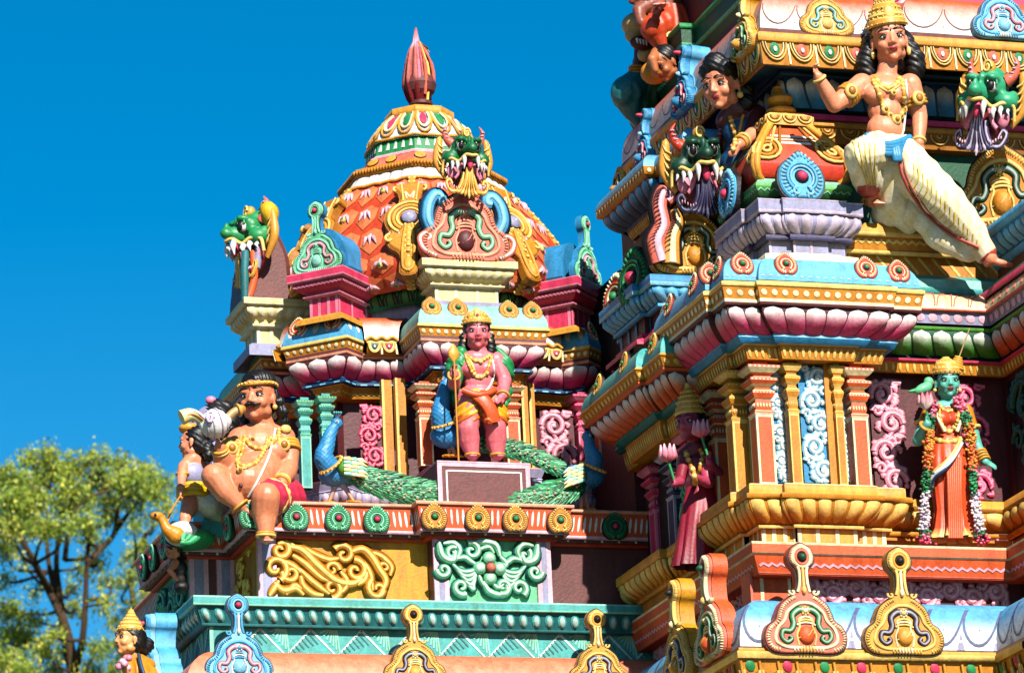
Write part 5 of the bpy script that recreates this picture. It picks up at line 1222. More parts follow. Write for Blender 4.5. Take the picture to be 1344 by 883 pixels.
def rotz(a, pitch=0, roll=0): return Matrix.Rotation(-radians(a), 3, 'Z') @ Matrix.Rotation(radians(pitch), 3, 'X') @ Matrix.Rotation(radians(roll), 3, 'Y')
def head(fg, c, H, R, skin, lip='#B03A3A', ears=True, fem=False):
    """c centre, H chin to crown, R rotation (face looks to local -y)"""
    c = Vector(c); T = lambda x, y, z: c+R @ Vector((x*H, y*H, z*H))
    E = lambda p, r, cl=skin: fg.ell(T(*p), tuple(x*H for x in r), cl, R)
    E((0, .06, .14), (.35, .42, .36)); E((0, -.06, -.04), (.305, .33, .38)); E((0, -.11, -.24), (.235, .25, .24)); E((0, -.26, -.40), (.095, .1, .085))
    for s in (-1, 1):
        E((.165*s, -.22, -.13), (.13, .14, .13)); E((.14*s, -.315, .115), (.13, .06, .045)); E((.05*s, -.40, -.125), (.045, .045, .035)); E((.2*s, -.02, -.3), (.1, .16, .12))
        if ears: E((.35*s, .05, -.04), (.045, .08, .13)); E((.36*s, .03, -.17), (.035, .04, .06))
    fg.cap(T(0, -.35, .09), T(0, -.435, -.1), .032*H, .05*H, skin)
    E((0, -.365, -.215), (.10, .05, .022), lip); E((0, -.36, -.262), (.08, .05, .03), lip); E((0, -.33, -.2), (.13, .06, .06))
    return T
def face(mb, T, H, R, brow='black', iris='black', bindi='red', lid='black', w_=1):
    for s in (-1, 1):
        c = T(.145*s, -.315, .015); mb.ell(c, (.08*H, .042*H, .034*H), 'white', R, 12, 8); mb.ell(T(.14*s, -.345, .015), (.042*H, .028*H, .036*H), iris, R, 10, 6)
        mb.tube([T(.145*s+x*.1, -.365+abs(x)**2*.045, .015+.05*(1-x*x)) for x in (-1.1, -.6, 0, .6, 1.15)], .012*H, lid, 5); mb.tube([T(.145*s+x*.1, -.355+abs(x)**2*.045, .015-.045*(1-x*x)) for x in (-1, -.5, 0, .5, 1)], .006*H, lid, 4)
        mb.tube([T(.145*s+x*.13, -.375+abs(x-.0)**2*.045, .135+.045*(1-x*x)-s*x*.012) for x in (-1, -.6, 0, .6, 1.1)], [.01*H, .017*H, .019*H, .014*H, .006*H], brow, 5)
    if bindi: mb.ell(T(0, -.385, .16), (.016*H, .012*H, .028*H), bindi, R, 8, 6)
    mb.tube([T(-.095, -.395, -.236), T(-.04, -.412, -.232), T(0, -.416, -.24), T(.04, -.412, -.232), T(.095, -.395, -.236)], .006*H, 'maroon', 4)
def hair(fg, T, H, R, col='black', low=.0, back=.05):
    fg.ell(T(0, .14, .17), (.41*H, .42*H, .38*H), col, R)
    fg.ell(T(0, .22, -.02), (.38*H, .32*H, .40*H), col, R)
def hand(fg, w0, d, n, s, skin, curl=.5, spread=.16, tips=None, side=1, thumb=True):
    """w0 wrist, d direction to the fingertips, n palm normal (fingers curl towards n), s hand length"""
    d = Vector(d).normalized(); n = (Vector(n)-d*Vector(n).dot(d)).normalized(); x = d.cross(n)*side; w0 = Vector(w0)
    R = Matrix((x, d, n)).transposed(); pc = w0+d*.24*s
    fg.ell(pc, (.21*s, .29*s, .1*s), skin, R)
    for i, (o, l) in enumerate(((-.155, .38), (-.052, .45), (.052, .42), (.15, .33))):
        p = w0+d*(.45*s)+x*(o*s); a0 = curl*.5; dd = (d+x*o*spread*2); q = [p]
        for k, f_ in enumerate((.45, .32, .23)):
            a = a0+curl*k*.9; v = dd*cos(a)+n*sin(a); p = p+v*(l*s*f_); q.append(p)
        fg.chain(q, [.062*s, .056*s, .05*s, .042*s], skin)
        if tips: fg.ell(q[-1]-n*.01*s, .04*s, tips)
    if thumb:
        b = w0+d*.16*s-x*(.17*s); t1 = b+(d*.6-x*.6+n*.25)*(.2*s); t2 = t1+(d*.9-x*.05+n*.35)*(.17*s); fg.chain([b, t1, t2], [.08*s, .065*s, .05*s], skin)
def foot(fg, ank, d, s, skin, tips=None, up=Vector((0, 0, 1))):
    d = Vector(d).normalized(); x = d.cross(up).normalized(); ank = Vector(ank); heel = ank-up*.18*s-d*.1*s; ball = ank-up*.24*s+d*.55*s
    fg.cap(ank, heel, .15*s, .14*s, skin); fg.cap(ank-up*.05*s, ball, .14*s, .12*s, skin); fg.ell(ball, (.2*s, .14*s, .1*s), skin, Matrix((x, d, up)).transposed())
    for k in range(5):
        p = ball+x*((k-2)*.085*s)+d*.08*s; fg.cap(p, p+d*((.17-.02*abs(k-1))*s)-up*.03*s, .05*s, .042*s, skin)
        if tips: fg.ell(p+d*.17*s, .03*s, tips)
def ring(mb, c, ax, r, w_, col, n=16, bead=None):
    ax = Vector(ax).normalized(); u = ax.cross(Vector((.2, .3, .9))).normalized(); v = ax.cross(u); c = Vector(c)
    mb.tube([c+(u*cos(2*pi*i/n)+v*sin(2*pi*i/n))*r for i in range(n)], w_, col, 6, None, True)
    if bead:
        for i in range(n): mb.ell(c+(u*cos(2*pi*i/n)+v*sin(2*pi*i/n))*(r+w_*.6), w_*.8, jit(bead), None, 6, 4)
def crown(mb, T, H, R, rows, col='gold2', c2='gold3', z0=.3, y0=.05):
    """stack of rings: rows [(radius, height)] in head units"""
    prof = rows; N = 20
    for k in range(len(prof)-1):
        (r0, h0), (r1, h1) = prof[k], prof[k+1]
        mb.grid([[T(cos(2*pi*i/N)*r, y0+sin(2*pi*i/N)*r*1.05, z0+h_) for i in range(N)] for r, h_ in ((r0, h0), (r1, h1))], jit(col if k % 2 else c2, .08), True, False, True)
        if k % 2 == 0:
            for i in range(N): mb.ell(T(cos(2*pi*i/N)*(r1+.01), y0+sin(2*pi*i/N)*(r1+.01)*1.05, z0+h1), .022*H, jit(c2), None, 6, 4)
S1 = 1/150.
def statue(name, label, cat, base): return thing(name, label, cat, base)
# ------------------------------------------------------------------ A seated moustached man
def seated_man():
    Y = 3.08; J = lambda x, y, d=0: at(x, y, Y+d); sk = 'skin2'
    th = statue('seated_statue', 'big bellied moustached man statue in red shorts sitting on the orange ledge, lifting a conch', 'statue', (J(350, 665, .25).x, 3.35, Z_L))
    F_ = Fig(); Hh = 61*S1; R = rotz(36, 4, 0); hc = J(338, 523, .22)
    T = head(F_, hc, Hh, R, sk, '#A8453A')
    nk = J(344, 556, .3); F_.cap(hc+Vector((.02, .03, -.1)), J(346, 562, .3), .095, .105, sk)
    sl, sr = J(370, 575, .28), J(316, 578, .26)
    ch = J(344, 588, .28); F_.ell(ch, (.27, .17, .2), sk); F_.ell(J(327, 592, .16), (.12, .09, .1), sk); F_.ell(J(360, 592, .17), (.12, .09, .1), sk); F_.ell(J(344, 568, .3), (.22, .13, .09), sk)
    F_.ell(J(336, 620, .2), (.25, .21, .2), sk); F_.ell(J(326, 632, .1), (.215, .2, .19), sk); F_.ell(J(345, 650, .3), (.27, .2, .13), sk); F_.ell(J(322, 636, .05), (.13, .12, .12), sk)
    # far arm with conch
    el = J(293, 611, .1); wr = J(288, 587, -.02); F_.chain([sr, sr.lerp(el, .5), el], [.12, .105, .08], sk); F_.chain([el, el.lerp(wr, .5), wr], [.08, .075, .05], sk)
    hand(F_, wr, J(280, 565, -.08)-wr, J(300, 560, -.1)-wr, .17, sk, .7)
    # near arm resting on the knee
    el2 = J(379, 612, .2); wr2 = J(369, 634, .0); F_.ell(sl, (.12, .11, .11), sk); F_.chain([sl, sl.lerp(el2, .5)+Vector((.02, 0, 0)), el2], [.112, .102, .08], sk); F_.chain([el2, el2.lerp(wr2, .4)+Vector((.01, 0, 0)), wr2], [.085, .08, .055], sk)
    hand(F_, wr2, J(340, 633, -.12)-wr2, Vector((0, .1, -1)), .19, sk, .35, side=1)
    # legs
    hl = J(372, 655, .3); kl = J(349, 652, -.12); al = J(349, 703, -.1); F_.chain([kl, al.lerp(kl, .6)+Vector((0, .04, 0)), al], [.125, .112, .062], sk)
    foot(F_, al, Vector((-.12, -1, -.12)), .22, sk, 'lpink')
    hr = J(335, 655, .3); kr = J(281, 625, .05); ar = J(315, 664, .02); F_.chain([hr, kr], [.155, .112], sk); F_.chain([kr, kr.lerp(ar, .45)+Vector((-.0, .0, -.02)), ar], [.112, .098, .06], sk)
    foot(F_, ar, Vector((.9, -.3, -.25)), .2, sk)
    F_.make('body', th, .0105, 3)
    G = Fig(); red = '#C42A4A'; G.ell(J(346, 655, .32), (.31, .23, .15), red); G.chain([hl, hl.lerp(kl, .75)], [.20, .165], red); G.chain([hr, hr.lerp(kr, .50)], [.20, .165], red)
    G.make('shorts', th, .013, 3, disp=lambda p: .006*np.sin(p[:, 0]*70+p[:, 2]*25), mat=M_STAT)
    mb = MB(); face(mb, T, Hh, R)
    for s in (-1, 1): mb.tube([T(.0, -.42, -.17), T(.06*s, -.43, -.175), T(.13*s, -.40, -.2), T(.18*s, -.35, -.19), T(.21*s, -.32, -.16)], [.018*Hh, .04*Hh, .035*Hh, .022*Hh, .008*Hh], 'black', 7)
    build('face_paint', mb, M_STAT, th)
    Hf = Fig(); Hf.ell(T(0, .12, .36), (.36*Hh, .40*Hh, .27*Hh), 'black', R); Hf.ell(T(0, .24, .05), (.38*Hh, .3*Hh, .42*Hh), 'black', R)
    for a, b, c_, r in ((.42, .15, -.1, .12), (.46, .2, -.3, .13), (.42, .3, -.48, .13), (.3, .36, -.55, .13), (.1, .4, -.5, .13), (-.4, .2, -.1, .12), (-.42, .3, -.35, .12)): Hf.ell(T(a, b, c_), r*Hh, 'black')
    Hf.make('hair', th, .012, 2, disp=lambda p: .007*np.sin(p[:, 0]*150+p[:, 1]*130))
    mb = MB(); mb.tube([T(cos(a)*.37, .06+sin(a)*.43, .27+.02*cos(2*a)) for a in [2*pi*i/24 for i in range(24)]], .045*Hh, 'gold2', 8, None, True)
    for i in range(24): a = 2*pi*i/24; mb.ell(T(cos(a)*.40, .06+sin(a)*.46, .28), .03*Hh, jit('gold3'), None, 6, 5)
    F_.draw(mb, [(320, 572), (328, 584), (342, 589), (356, 583), (365, 570)], .018, 'gold2', bead='gold3'); F_.draw(mb, [(316, 574), (313, 590), (310, 604), (320, 612), (335, 608), (344, 596), (352, 580), (357, 572)], .017, 'gold2', bead='gold3')
    F_.draw(mb, [(321, 572), (319, 590), (312, 608), (316, 615), (328, 612), (340, 603), (347, 590), (351, 575)], .012, 'gold3', bead='gold2')
    F_.draw(mb, [(361, 563), (358, 580), (352, 600), (343, 620), (333, 640), (326, 651)], .012, 'white')
    for x, y, r in ((315, 617, .03), (331, 577, .026)): 
        q = F_.hit(x, y); 
        if q: mb.ell(q, r, 'gold3', None, 10, 8); mb.ell(q-Vector((0, .02, 0)), r*.6, 'ochre', None, 8, 6)
    for p_, ax, r in ((sl.lerp(el2, .38), el2-sl, .125), (sr.lerp(el, .45), el-sr, .115)):
        for k in (-.03, 0, .03): ring(mb, p_+ax.normalized()*k, ax, r, .018, 'gold2')
        q = p_-Vector((.04, r+.01, 0)); mb.ell(q, (.06, .03, .06), 'gold3', None, 12, 8); mb.ell(q-Vector((0, .02, 0)), (.035, .02, .035), 'ochre', None, 10, 6)
    for p_, ax in ((wr2, wr2-el2), (wr, wr-el)): ring(mb, p_-ax.normalized()*.02, ax, .063, .014, 'gold2'); ring(mb, p_-ax.normalized()*.045, ax, .066, .012, 'gold3')
    ring(mb, al+Vector((0, 0, .02)), al-kl, .07, .014, 'gold2'); ring(mb, al+Vector((0, 0, .0)), al-kl, .078, .012, 'gold3'); ring(mb, ar, ar-kr, .075, .014, 'gold2')
    for k in (-.02, .02, .05): ring(mb, kl.lerp(hl, .28)+(hl-kl).normalized()*k, kl-hl, .152, .016, 'gold3' if k else 'gold2', 20); ring(mb, kr.lerp(hr, .38)+(hr-kr).normalized()*k, kr-hr, .150, .016, 'gold3' if k else 'gold2', 20)
    mb.ell(T(.37, .03, -.22), .035*Hh*1.6, 'gold3', None, 8, 6); q = F_.hit(316, 637, .0); mb.ell(q, .02, 'maroon', None, 8, 6) if q else None
    for k in range(5): mb.ell(J(366, 564+k*4, .13), .02, 'gold3', None, 6, 5)
    mb.ell(J(375, 563, .17), (.05, .03, .04), 'gold3', None, 10, 6); build('jewellery', mb, M_STAT, th)
    # conch held in the lifted hand
    c = J(282, 556, -.12); tc = thing('conch_shell', 'white conch with gold banded ends held up by the seated man', 'conch', c)
    mb = MB(); ax = Vector((.9, 0, .25)).normalized()
    mb.lathe_ = None; pts = [c+ax*x for x in (-.13, -.1, -.05, 0, .06, .11, .14)]; mb.tube(pts, [.03, .075, .115, .13, .11, .06, .03], 'white', 16)
    for x, r in ((-.09, .085), (-.04, .12), (.03, .127), (.08, .092)): ring(mb, c+ax*x, ax, r, .008, 'lilac', 18)
    mb.tube([p+Vector((0, 0, 0)) for p in [Vector((c.x-.07+cos(a)*r_*.6, c.y-.12, c.z+.02+sin(a)*r_)) for a, r_ in [(2*pi*i/8*1.3, .06*(1-i/14)) for i in range(12)]]], .014, 'lilac', 6)
    build('shell', mb, M_STAT, tc)
    mb = MB(); p = cr([c-ax*.08, J(262, 549, -.12), J(250, 544, -.12), J(238, 548, -.12)], 5); mb.tube(p, [.035+.03*i/(len(p)-1) for i in range(len(p))], ('pale', 'cream'), 12)
    for k in (0, 1): mb.tube([q-Vector((0, .05, -.02+.03*k)) for q in p[3:]], .01, ['white', 'ochre'][k], 5)
    p2 = cr([c+ax*.1, J(300, 547, -.12), J(308, 540, -.12), J(317, 537, -.12)], 5); mb.tube(p2, [.035]*(len(p2)-3)+[.045, .05, .04], 'tan', 12); ring(mb, p2[-3], p2[-1]-p2[-5], .048, .012, 'gold2'); mb.ell(p2[-1], .04, 'gold', None, 10, 8)
    build('trim', mb, M_STAT, tc)
seated_man()
# ------------------------------------------------------------------ B boy with the leaf spear on the plinth
def boy():
    Y = 3.42; J = lambda x, y, d=0: at(x, y, Y+d); sk = 'skinp'
    p0, p1 = at(574, 606, 3.17), at(694, 606, 3.17)
    tp = thing('statue_plinth', 'maroon block plinth with pink edges under the spear bearing boy', 'plinth', ((p0.x+p1.x)/2, 3.4, Z_L))
    mb = MB(); zt_p = p0.z; bx(mb, p0.x, p1.x, 3.17, 3.66, Z_L, zt_p, 'brown'); build('block', mb, None, tp)
    mb = MB(); e = .035
    for a, b, c_, d in ((p0.x-.004, p0.x+e, Z_L, zt_p), (p1.x-e, p1.x+.004, Z_L, zt_p)): bx(mb, a, b, 3.164, 3.18, c_, d, 'lpink')
    bx(mb, p0.x+e+.001, p1.x-e-.001, 3.163, 3.18, zt_p-e, zt_p-.001, 'lpink'); bx(mb, p0.x-.005, p1.x+.005, 3.16, 3.665, zt_p, zt_p+.012, 'lpink')
    for a, b, c_, d in ((p0.x+.07, p0.x+.085, Z_L, zt_p-.07), (p1.x-.085, p1.x-.07, Z_L, zt_p-.07), (p0.x+.086, p1.x-.086, zt_p-.08, zt_p-.066)): bx(mb, a, b, 3.166, 3.18, c_, d, 'white')
    build('painted_border', mb, None, tp)
    th = statue('standing_statue', 'young man statue in orange shorts and green shawl standing on the maroon plinth', 'statue', (J(637, 606).x, 3.4, zt_p))
    F_ = Fig(); Hh = 46*S1; R = rotz(12, 6); hc = J(626, 437, .0); T = head(F_, hc, Hh, R, sk, '#C0303A')
    F_.cap(J(627, 452, .03), J(628, 463, .04), .07, .08, sk); F_.ell(J(628, 470, .04), (.17, .1, .07), sk); F_.ell(J(628, 482, .03), (.165, .115, .13), sk); F_.ell(J(617, 484, -.02), (.085, .07, .07), sk); F_.ell(J(638, 484, -.02), (.085, .07, .07), sk)
    F_.ell(J(628, 502, .03), (.13, .1, .12), sk); F_.ell(J(629, 516, .03), (.15, .11, .08), sk)
    sr, el, wr = J(604, 473, .04), J(596, 505, .02), J(596, 492, -.12); F_.chain([sr, el], [.075, .06], 'green'); F_.chain([el, wr], [.06, .042], sk); hand(F_, wr, Vector((.0, -.1, 1)), Vector((.3, -1, 0)), .13, sk, 1.0)
    sl, el2, wr2 = J(651, 473, .04), J(662, 499, .02), J(660, 519, -.10); F_.chain([sl, el2], [.08, .065], sk); F_.chain([el2, wr2], [.065, .045], sk); hand(F_, wr2, J(646, 531, -.2)-wr2, Vector((0, 1, 0)), .15, sk, .25, side=-1)
    for s, x0, kx, ax in ((-1, 618, 614, 620), (1, 641, 651, 653)):
        h_, k, a = J(x0, 525, .03), J(kx, 562, .0), J(ax, 596, .04); F_.chain([h_, k, k.lerp(a, .4)+Vector((0, .02, 0)), a], [.13, .094, .097, .06], sk); foot(F_, a, Vector((-.15+.1*s, -1, 0)), .17, sk, 'lpink')
    F_.make('body', th, .009, 3)
    G = Fig(); c1 = '#E5A417'; G.ell(J(629, 521, .03), (.165, .13, .08), c1); G.chain([J(619, 525, .03), J(614, 549, .02)], [.125, .122], c1); G.chain([J(641, 525, .03), J(650, 549, .02)], [.125, .122], c1)
    G.cap(J(637, 520, -.09), J(642, 550, -.11), .05, .05, '#D9531E')
    zc = J(629, 548).z
    def cf(co, col):
        m = co[:, 2] < zc; col[m, :3] = C_('#DE6A1E'); return col
    G.make('shorts', th, .010, 3, disp=lambda p: .007*np.sin(p[:, 2]*95+np.abs(p[:, 0]-p0.x-.5)*60), colf=cf)
    mb = MB(); mb.tube(cr([J(607, 512, -.11), J(625, 518, -.14), J(640, 516, -.13), J(650, 511, -.1)]), [.03]*16, '#D9531E', 8); mb.tube(cr([J(626, 517, -.13), J(637, 527, -.15), J(645, 540, -.15), J(648, 554, -.13)]), .062, '#D9531E', 10, (Vector((0, 1, 0)), .32)); build('sash', mb, M_STAT, th)
    Sg = Fig(); Sg.chain([J(603, 466, .08), J(595, 480, .1), J(600, 520, .16), J(606, 545, .18)], [.075, .07, .06, .04], 'green'); Sg.chain([J(652, 466, .07), J(660, 478, .05), J(664, 490, .06)], [.08, .088, .08], 'green'); Sg.chain([J(655, 480, .12), J(668, 510, .14), J(664, 530, .12)], [.05, .04, .03], 'green'); Sg.chain([J(603, 464, .05), J(606, 480, -.0), J(604, 490, .05)], [.06, .05, .04], 'green')
    Sg.make('shawl', th, .011, 3, disp=lambda p: .008*np.sin(p[:, 2]*60+p[:, 0]*60))
    mb = MB(); face(mb, T, Hh, R, brow='#2A1512'); build('face_paint', mb, M_STAT, th)
    Hf = Fig(); hair(Hf, T, Hh, R)
    for s in (-1, 1):
        for z, r in ((-.1, .12), (-.3, .15), (-.48, .17)): Hf.ell(T(.4*s, .12, z), r*Hh, 'black')
    Hf.ell(T(0, .3, -.3), (.4*Hh, .2*Hh, .35*Hh), 'black', R); Hf.make('hair', th, .012, 2, disp=lambda p: .005*np.sin(p[:, 2]*150+p[:, 0]*60))
    mb = MB(); crown(mb, T, Hh, R, [(.40, -.06), (.43, -.02), (.42, .06), (.40, .10), (.36, .18), (.24, .30), (.12, .36), (.0, .42)]); mb.ell(T(0, -.33, .5), (.1*Hh, .05*Hh, .17*Hh), 'gold3', R, 10, 8); mb.ell(T(0, -.38, .46), .04*Hh, 'rose', None, 8, 6); [mb.ell(T(.2*s, -.28, .44), (.08*Hh, .04*Hh, .1*Hh), 'gold2', R, 8, 6) for s in (-1, 1)]; build('crown', mb, M_STAT, th)
    mb = MB()
    F_.draw(mb, [(613, 466), (620, 472), (628, 474), (637, 471), (643, 466)], .016, 'gold2', bead='gold3'); F_.draw(mb, [(610, 466), (616, 480), (622, 492), (630, 496), (638, 490), (642, 478), (645, 467)], .014, 'gold2', bead='gold3'); F_.draw(mb, [(612, 466), (619, 478), (622, 486)], .013, 'gold3'); F_.draw(mb, [(645, 470), (648, 488), (642, 508), (632, 518)], .01, 'white')
    for x, y in ((622, 490), (631, 495), (639, 489), (631, 475)):
        q = F_.hit(x, y); mb.ell(q, .022, 'gold3', None, 8, 6) if q else None
    for c_, ax, r in ((wr, wr-el, .05), (wr2, wr2-el2, .05)): ring(mb, c_, ax, r, .013, 'gold2'); 
    for ax in (620, 653): ring(mb, J(ax, 597, .03), (0, 0, 1), .06, .012, 'gold2')
    for s in (-1, 1): mb.ell(T(.37*s, .0, -.22), .04*Hh, 'gold3', None, 8, 6)
    build('jewellery', mb, M_STAT, th)
    ts = thing('spear', 'thin gold spear with a leaf shaped tip held by the boy statue', 'spear', J(602, 606, -.2)); mb = MB(); mb.tube([J(596, 472, -.2), J(602, 606, -.2)], .009, 'gold', 6); build('shaft', mb, M_STAT, ts)
    mb = MB(); mb.tube([J(595.5, 474, -.2), J(595.4, 468, -.2), J(595.3, 462, -.2), J(595.2, 456, -.2), J(595, 451, -.2)], [.012, .05, .052, .03, .003], 'gold2', 10, (Vector((0, 1, 0)), .4)); build('blade', mb, M_STAT, ts)
    return zt_p
ZPL = boy()
# ------------------------------------------------------------------ peacocks
def peacock(label, Y, hd, nk, bd, wg, tail, legs, flip=1, tl_w=.1, show_tail=True, scl=1.0):
    J = lambda p, d=0: at(p[0], p[1], Y+d)
    th = statue('peacock_statue', label, 'peacock', (J(legs[0]).x, Y, J(legs[0]).z))
    F_ = Fig(); h_ = J(hd); bl = '#2E86BE'
    N_ = [h_]+[J(p) for p in nk]; b = J(bd, .05)
    F_.ell(h_, .052*scl, bl); F_.chain(cr(N_+[b], 3), [x*scl for x in np.linspace(.04, .10, len(cr(N_+[b], 3)))], bl); F_.ell(b, (.15*scl, .12*scl, .11*scl), bl); F_.ell(b+Vector((.1*flip, 0, 0)), (.14*scl, .11*scl, .10*scl), bl)
    F_.cap(h_, h_+Vector((-.07*flip, -.03, -.05)), .022, .004, 'gold')
    F_.make('body', th, .009, 2, disp=lambda p: .003*np.sin(p[:, 2]*160)*np.sin(p[:, 0]*160))
    mb = MB()
    for k in range(4): mb.tube([h_+Vector((0, 0, .04)), h_+Vector((.02*flip*(k-1), 0, .09))], .006, 'navy', 5); mb.ell(h_+Vector((.02*flip*(k-1), 0, .1)), .012, 'teal', None, 6, 5)
    mb.ell(h_+Vector((-.012*flip, -.045, .005)), .014, 'white', None, 8, 6); mb.ell(h_+Vector((-.012*flip, -.055, .005)), .008, 'black', None, 6, 5); build('crest', mb, M_STAT, th)
    mb = MB(); i0 = len(N_)-1; ring(mb, N_[i0]*.5+b*.5-Vector((0, .05, 0)), (N_[i0]-b), .105*scl, .016, 'gold2', 18, 'gold3'); build('collar', mb, M_STAT, th)
    for l in legs:
        mb = MB(); f_ = J(l, .0 if l is legs[0] else .08); k = f_.lerp(b, .5)+Vector((.02*flip, .02, 0)); mb.tube([b.lerp(k, .5), k, f_+Vector((0, 0, .015))], [.045, .022, .016], ('sky', 'gold'), 8)
        for a in (-.5, 0, .5, 3.1): mb.tube([f_+Vector((0, 0, .015)), f_+Vector((-cos(a)*.07*flip, -sin(a)*.06-.01, .008))], [.014, .008], 'gold', 6)
        build('leg', mb, M_STAT, th)
    if wg:      # folded wing of overlapping feathers
        mb = MB(); w0, w1 = J(wg[0], -.09), J(wg[1], -.07); d = w1-w0; R = Matrix.Rotation(-atan2(d.z, d.x), 3, 'Y')
        mb.ell(w0.lerp(w1, .45), (d.length*.55, .06, .085*scl), 'grass', R, 14, 8)
        for r_ in range(3):
            for k in range(5):
                s0 = w0.lerp(w1, .12+.27*r_)+Vector((0, -.045, .065-.033*k))*scl; mb.tube([s0, s0+d*.22+Vector((0, -.015, 0)), s0+d*.5+Vector((0, 0, -.015))], [.014, .02, .004], jit(['cream', 'mint', 'pale'][(r_+k) % 3]), 7, (Vector((0, 1, 0)), .5))
        build('wing', mb, M_STAT, th)
    T_ = cr([J(p, dd) for p, dd in tail], 5); n = len(T_); W_ = [tl_w*(.45+.55*sin(pi*min(1, i/(n-1)*.9+.12))) for i in range(n)]
    mb = MB(); mb.tube(T_, W_, 'dgreen', 12, (Vector((0, 1, 0)), .4))
    rnd = random.Random(3)
    for i in range(n-1):
        a, c_ = T_[i], T_[i+1]; d = (c_-a); u = Vector((-d.z, 0, d.x)).normalized(); dn = d.normalized()
        for k in range(14):
            for h2 in (rnd.uniform(0, .5), rnd.uniform(.5, 1)):
                o = rnd.uniform(-1, 1); w_ = W_[i]; p = a+d*(h2+rnd.uniform(-.1, .1))+u*(o*w_*.85)+Vector((0, -w_*.4*sqrt(max(0, 1-o*o*.8))-.004, 0)); cl = ['green', 'lgreen', 'green', 'dgreen', 'dgreen', '#176B3A'][rnd.randrange(6)]
                mb.tube([p, p+dn*.05+u*(o*.03+.008)+Vector((0, -.004, 0)), p+dn*.12+u*(o*.06+.012)], [.005, .014, .003], jit(C_(cl), .2), 5, (Vector((0, 1, 0)), .35))
                if k % 7 == 0 and h2 < .5: q = p+dn*.04+Vector((0, -.018, 0)); mb.ell(q, (.013, .008, .011), 'gold3', None, 6, 5); mb.ell(q-Vector((0, .005, 0)), (.008, .006, .007), 'sky', None, 6, 4)
    for k in range(10): 
        o = -.9+.2*k; mb.tube([T_[-2]+Vector((0, -.02, o*W_[-2])), T_[-1]+Vector((.05*(1 if T_[-1].x > T_[0].x else -1), -.02, o*W_[-1]*.9))], [.014, .006], jit('green'), 5)
    build('tail', mb, M_STAT, th)
    return th
peacock('blue necked peacock with a cream wing left of the plinth, tail trailing right', 3.28, (442, 556), [(434, 568), (429, 585), (425, 602)], (440, 622), ((446, 612), (476, 616)), [((455, 620), 0), ((480, 630), -.02), ((515, 641), -.04), ((555, 649), -.05), ((596, 652), -.05)], [(464, 660), (432, 661)], 1, .10)
peacock('peacock on the right end of the ledge looking back, tail sweeping left', 3.24, (771, 573), [(775, 590), (780, 605)], (772, 625), ((768, 620), (742, 628)), [((765, 630), 0), ((745, 640), -.03), ((715, 650), -.05), ((682, 657), -.05)], [(763, 673), (772, 670)], -1, .09)
peacock('peacock standing behind the boy statue on the plinth', 3.60, (588, 492), [(585, 505), (581, 525), (578, 545)], (586, 572), None, [((610, 585), .02), ((645, 586), .03), ((690, 597), .03), ((728, 614), -.0)], [(598, 600), (590, 600)], 1, .048)
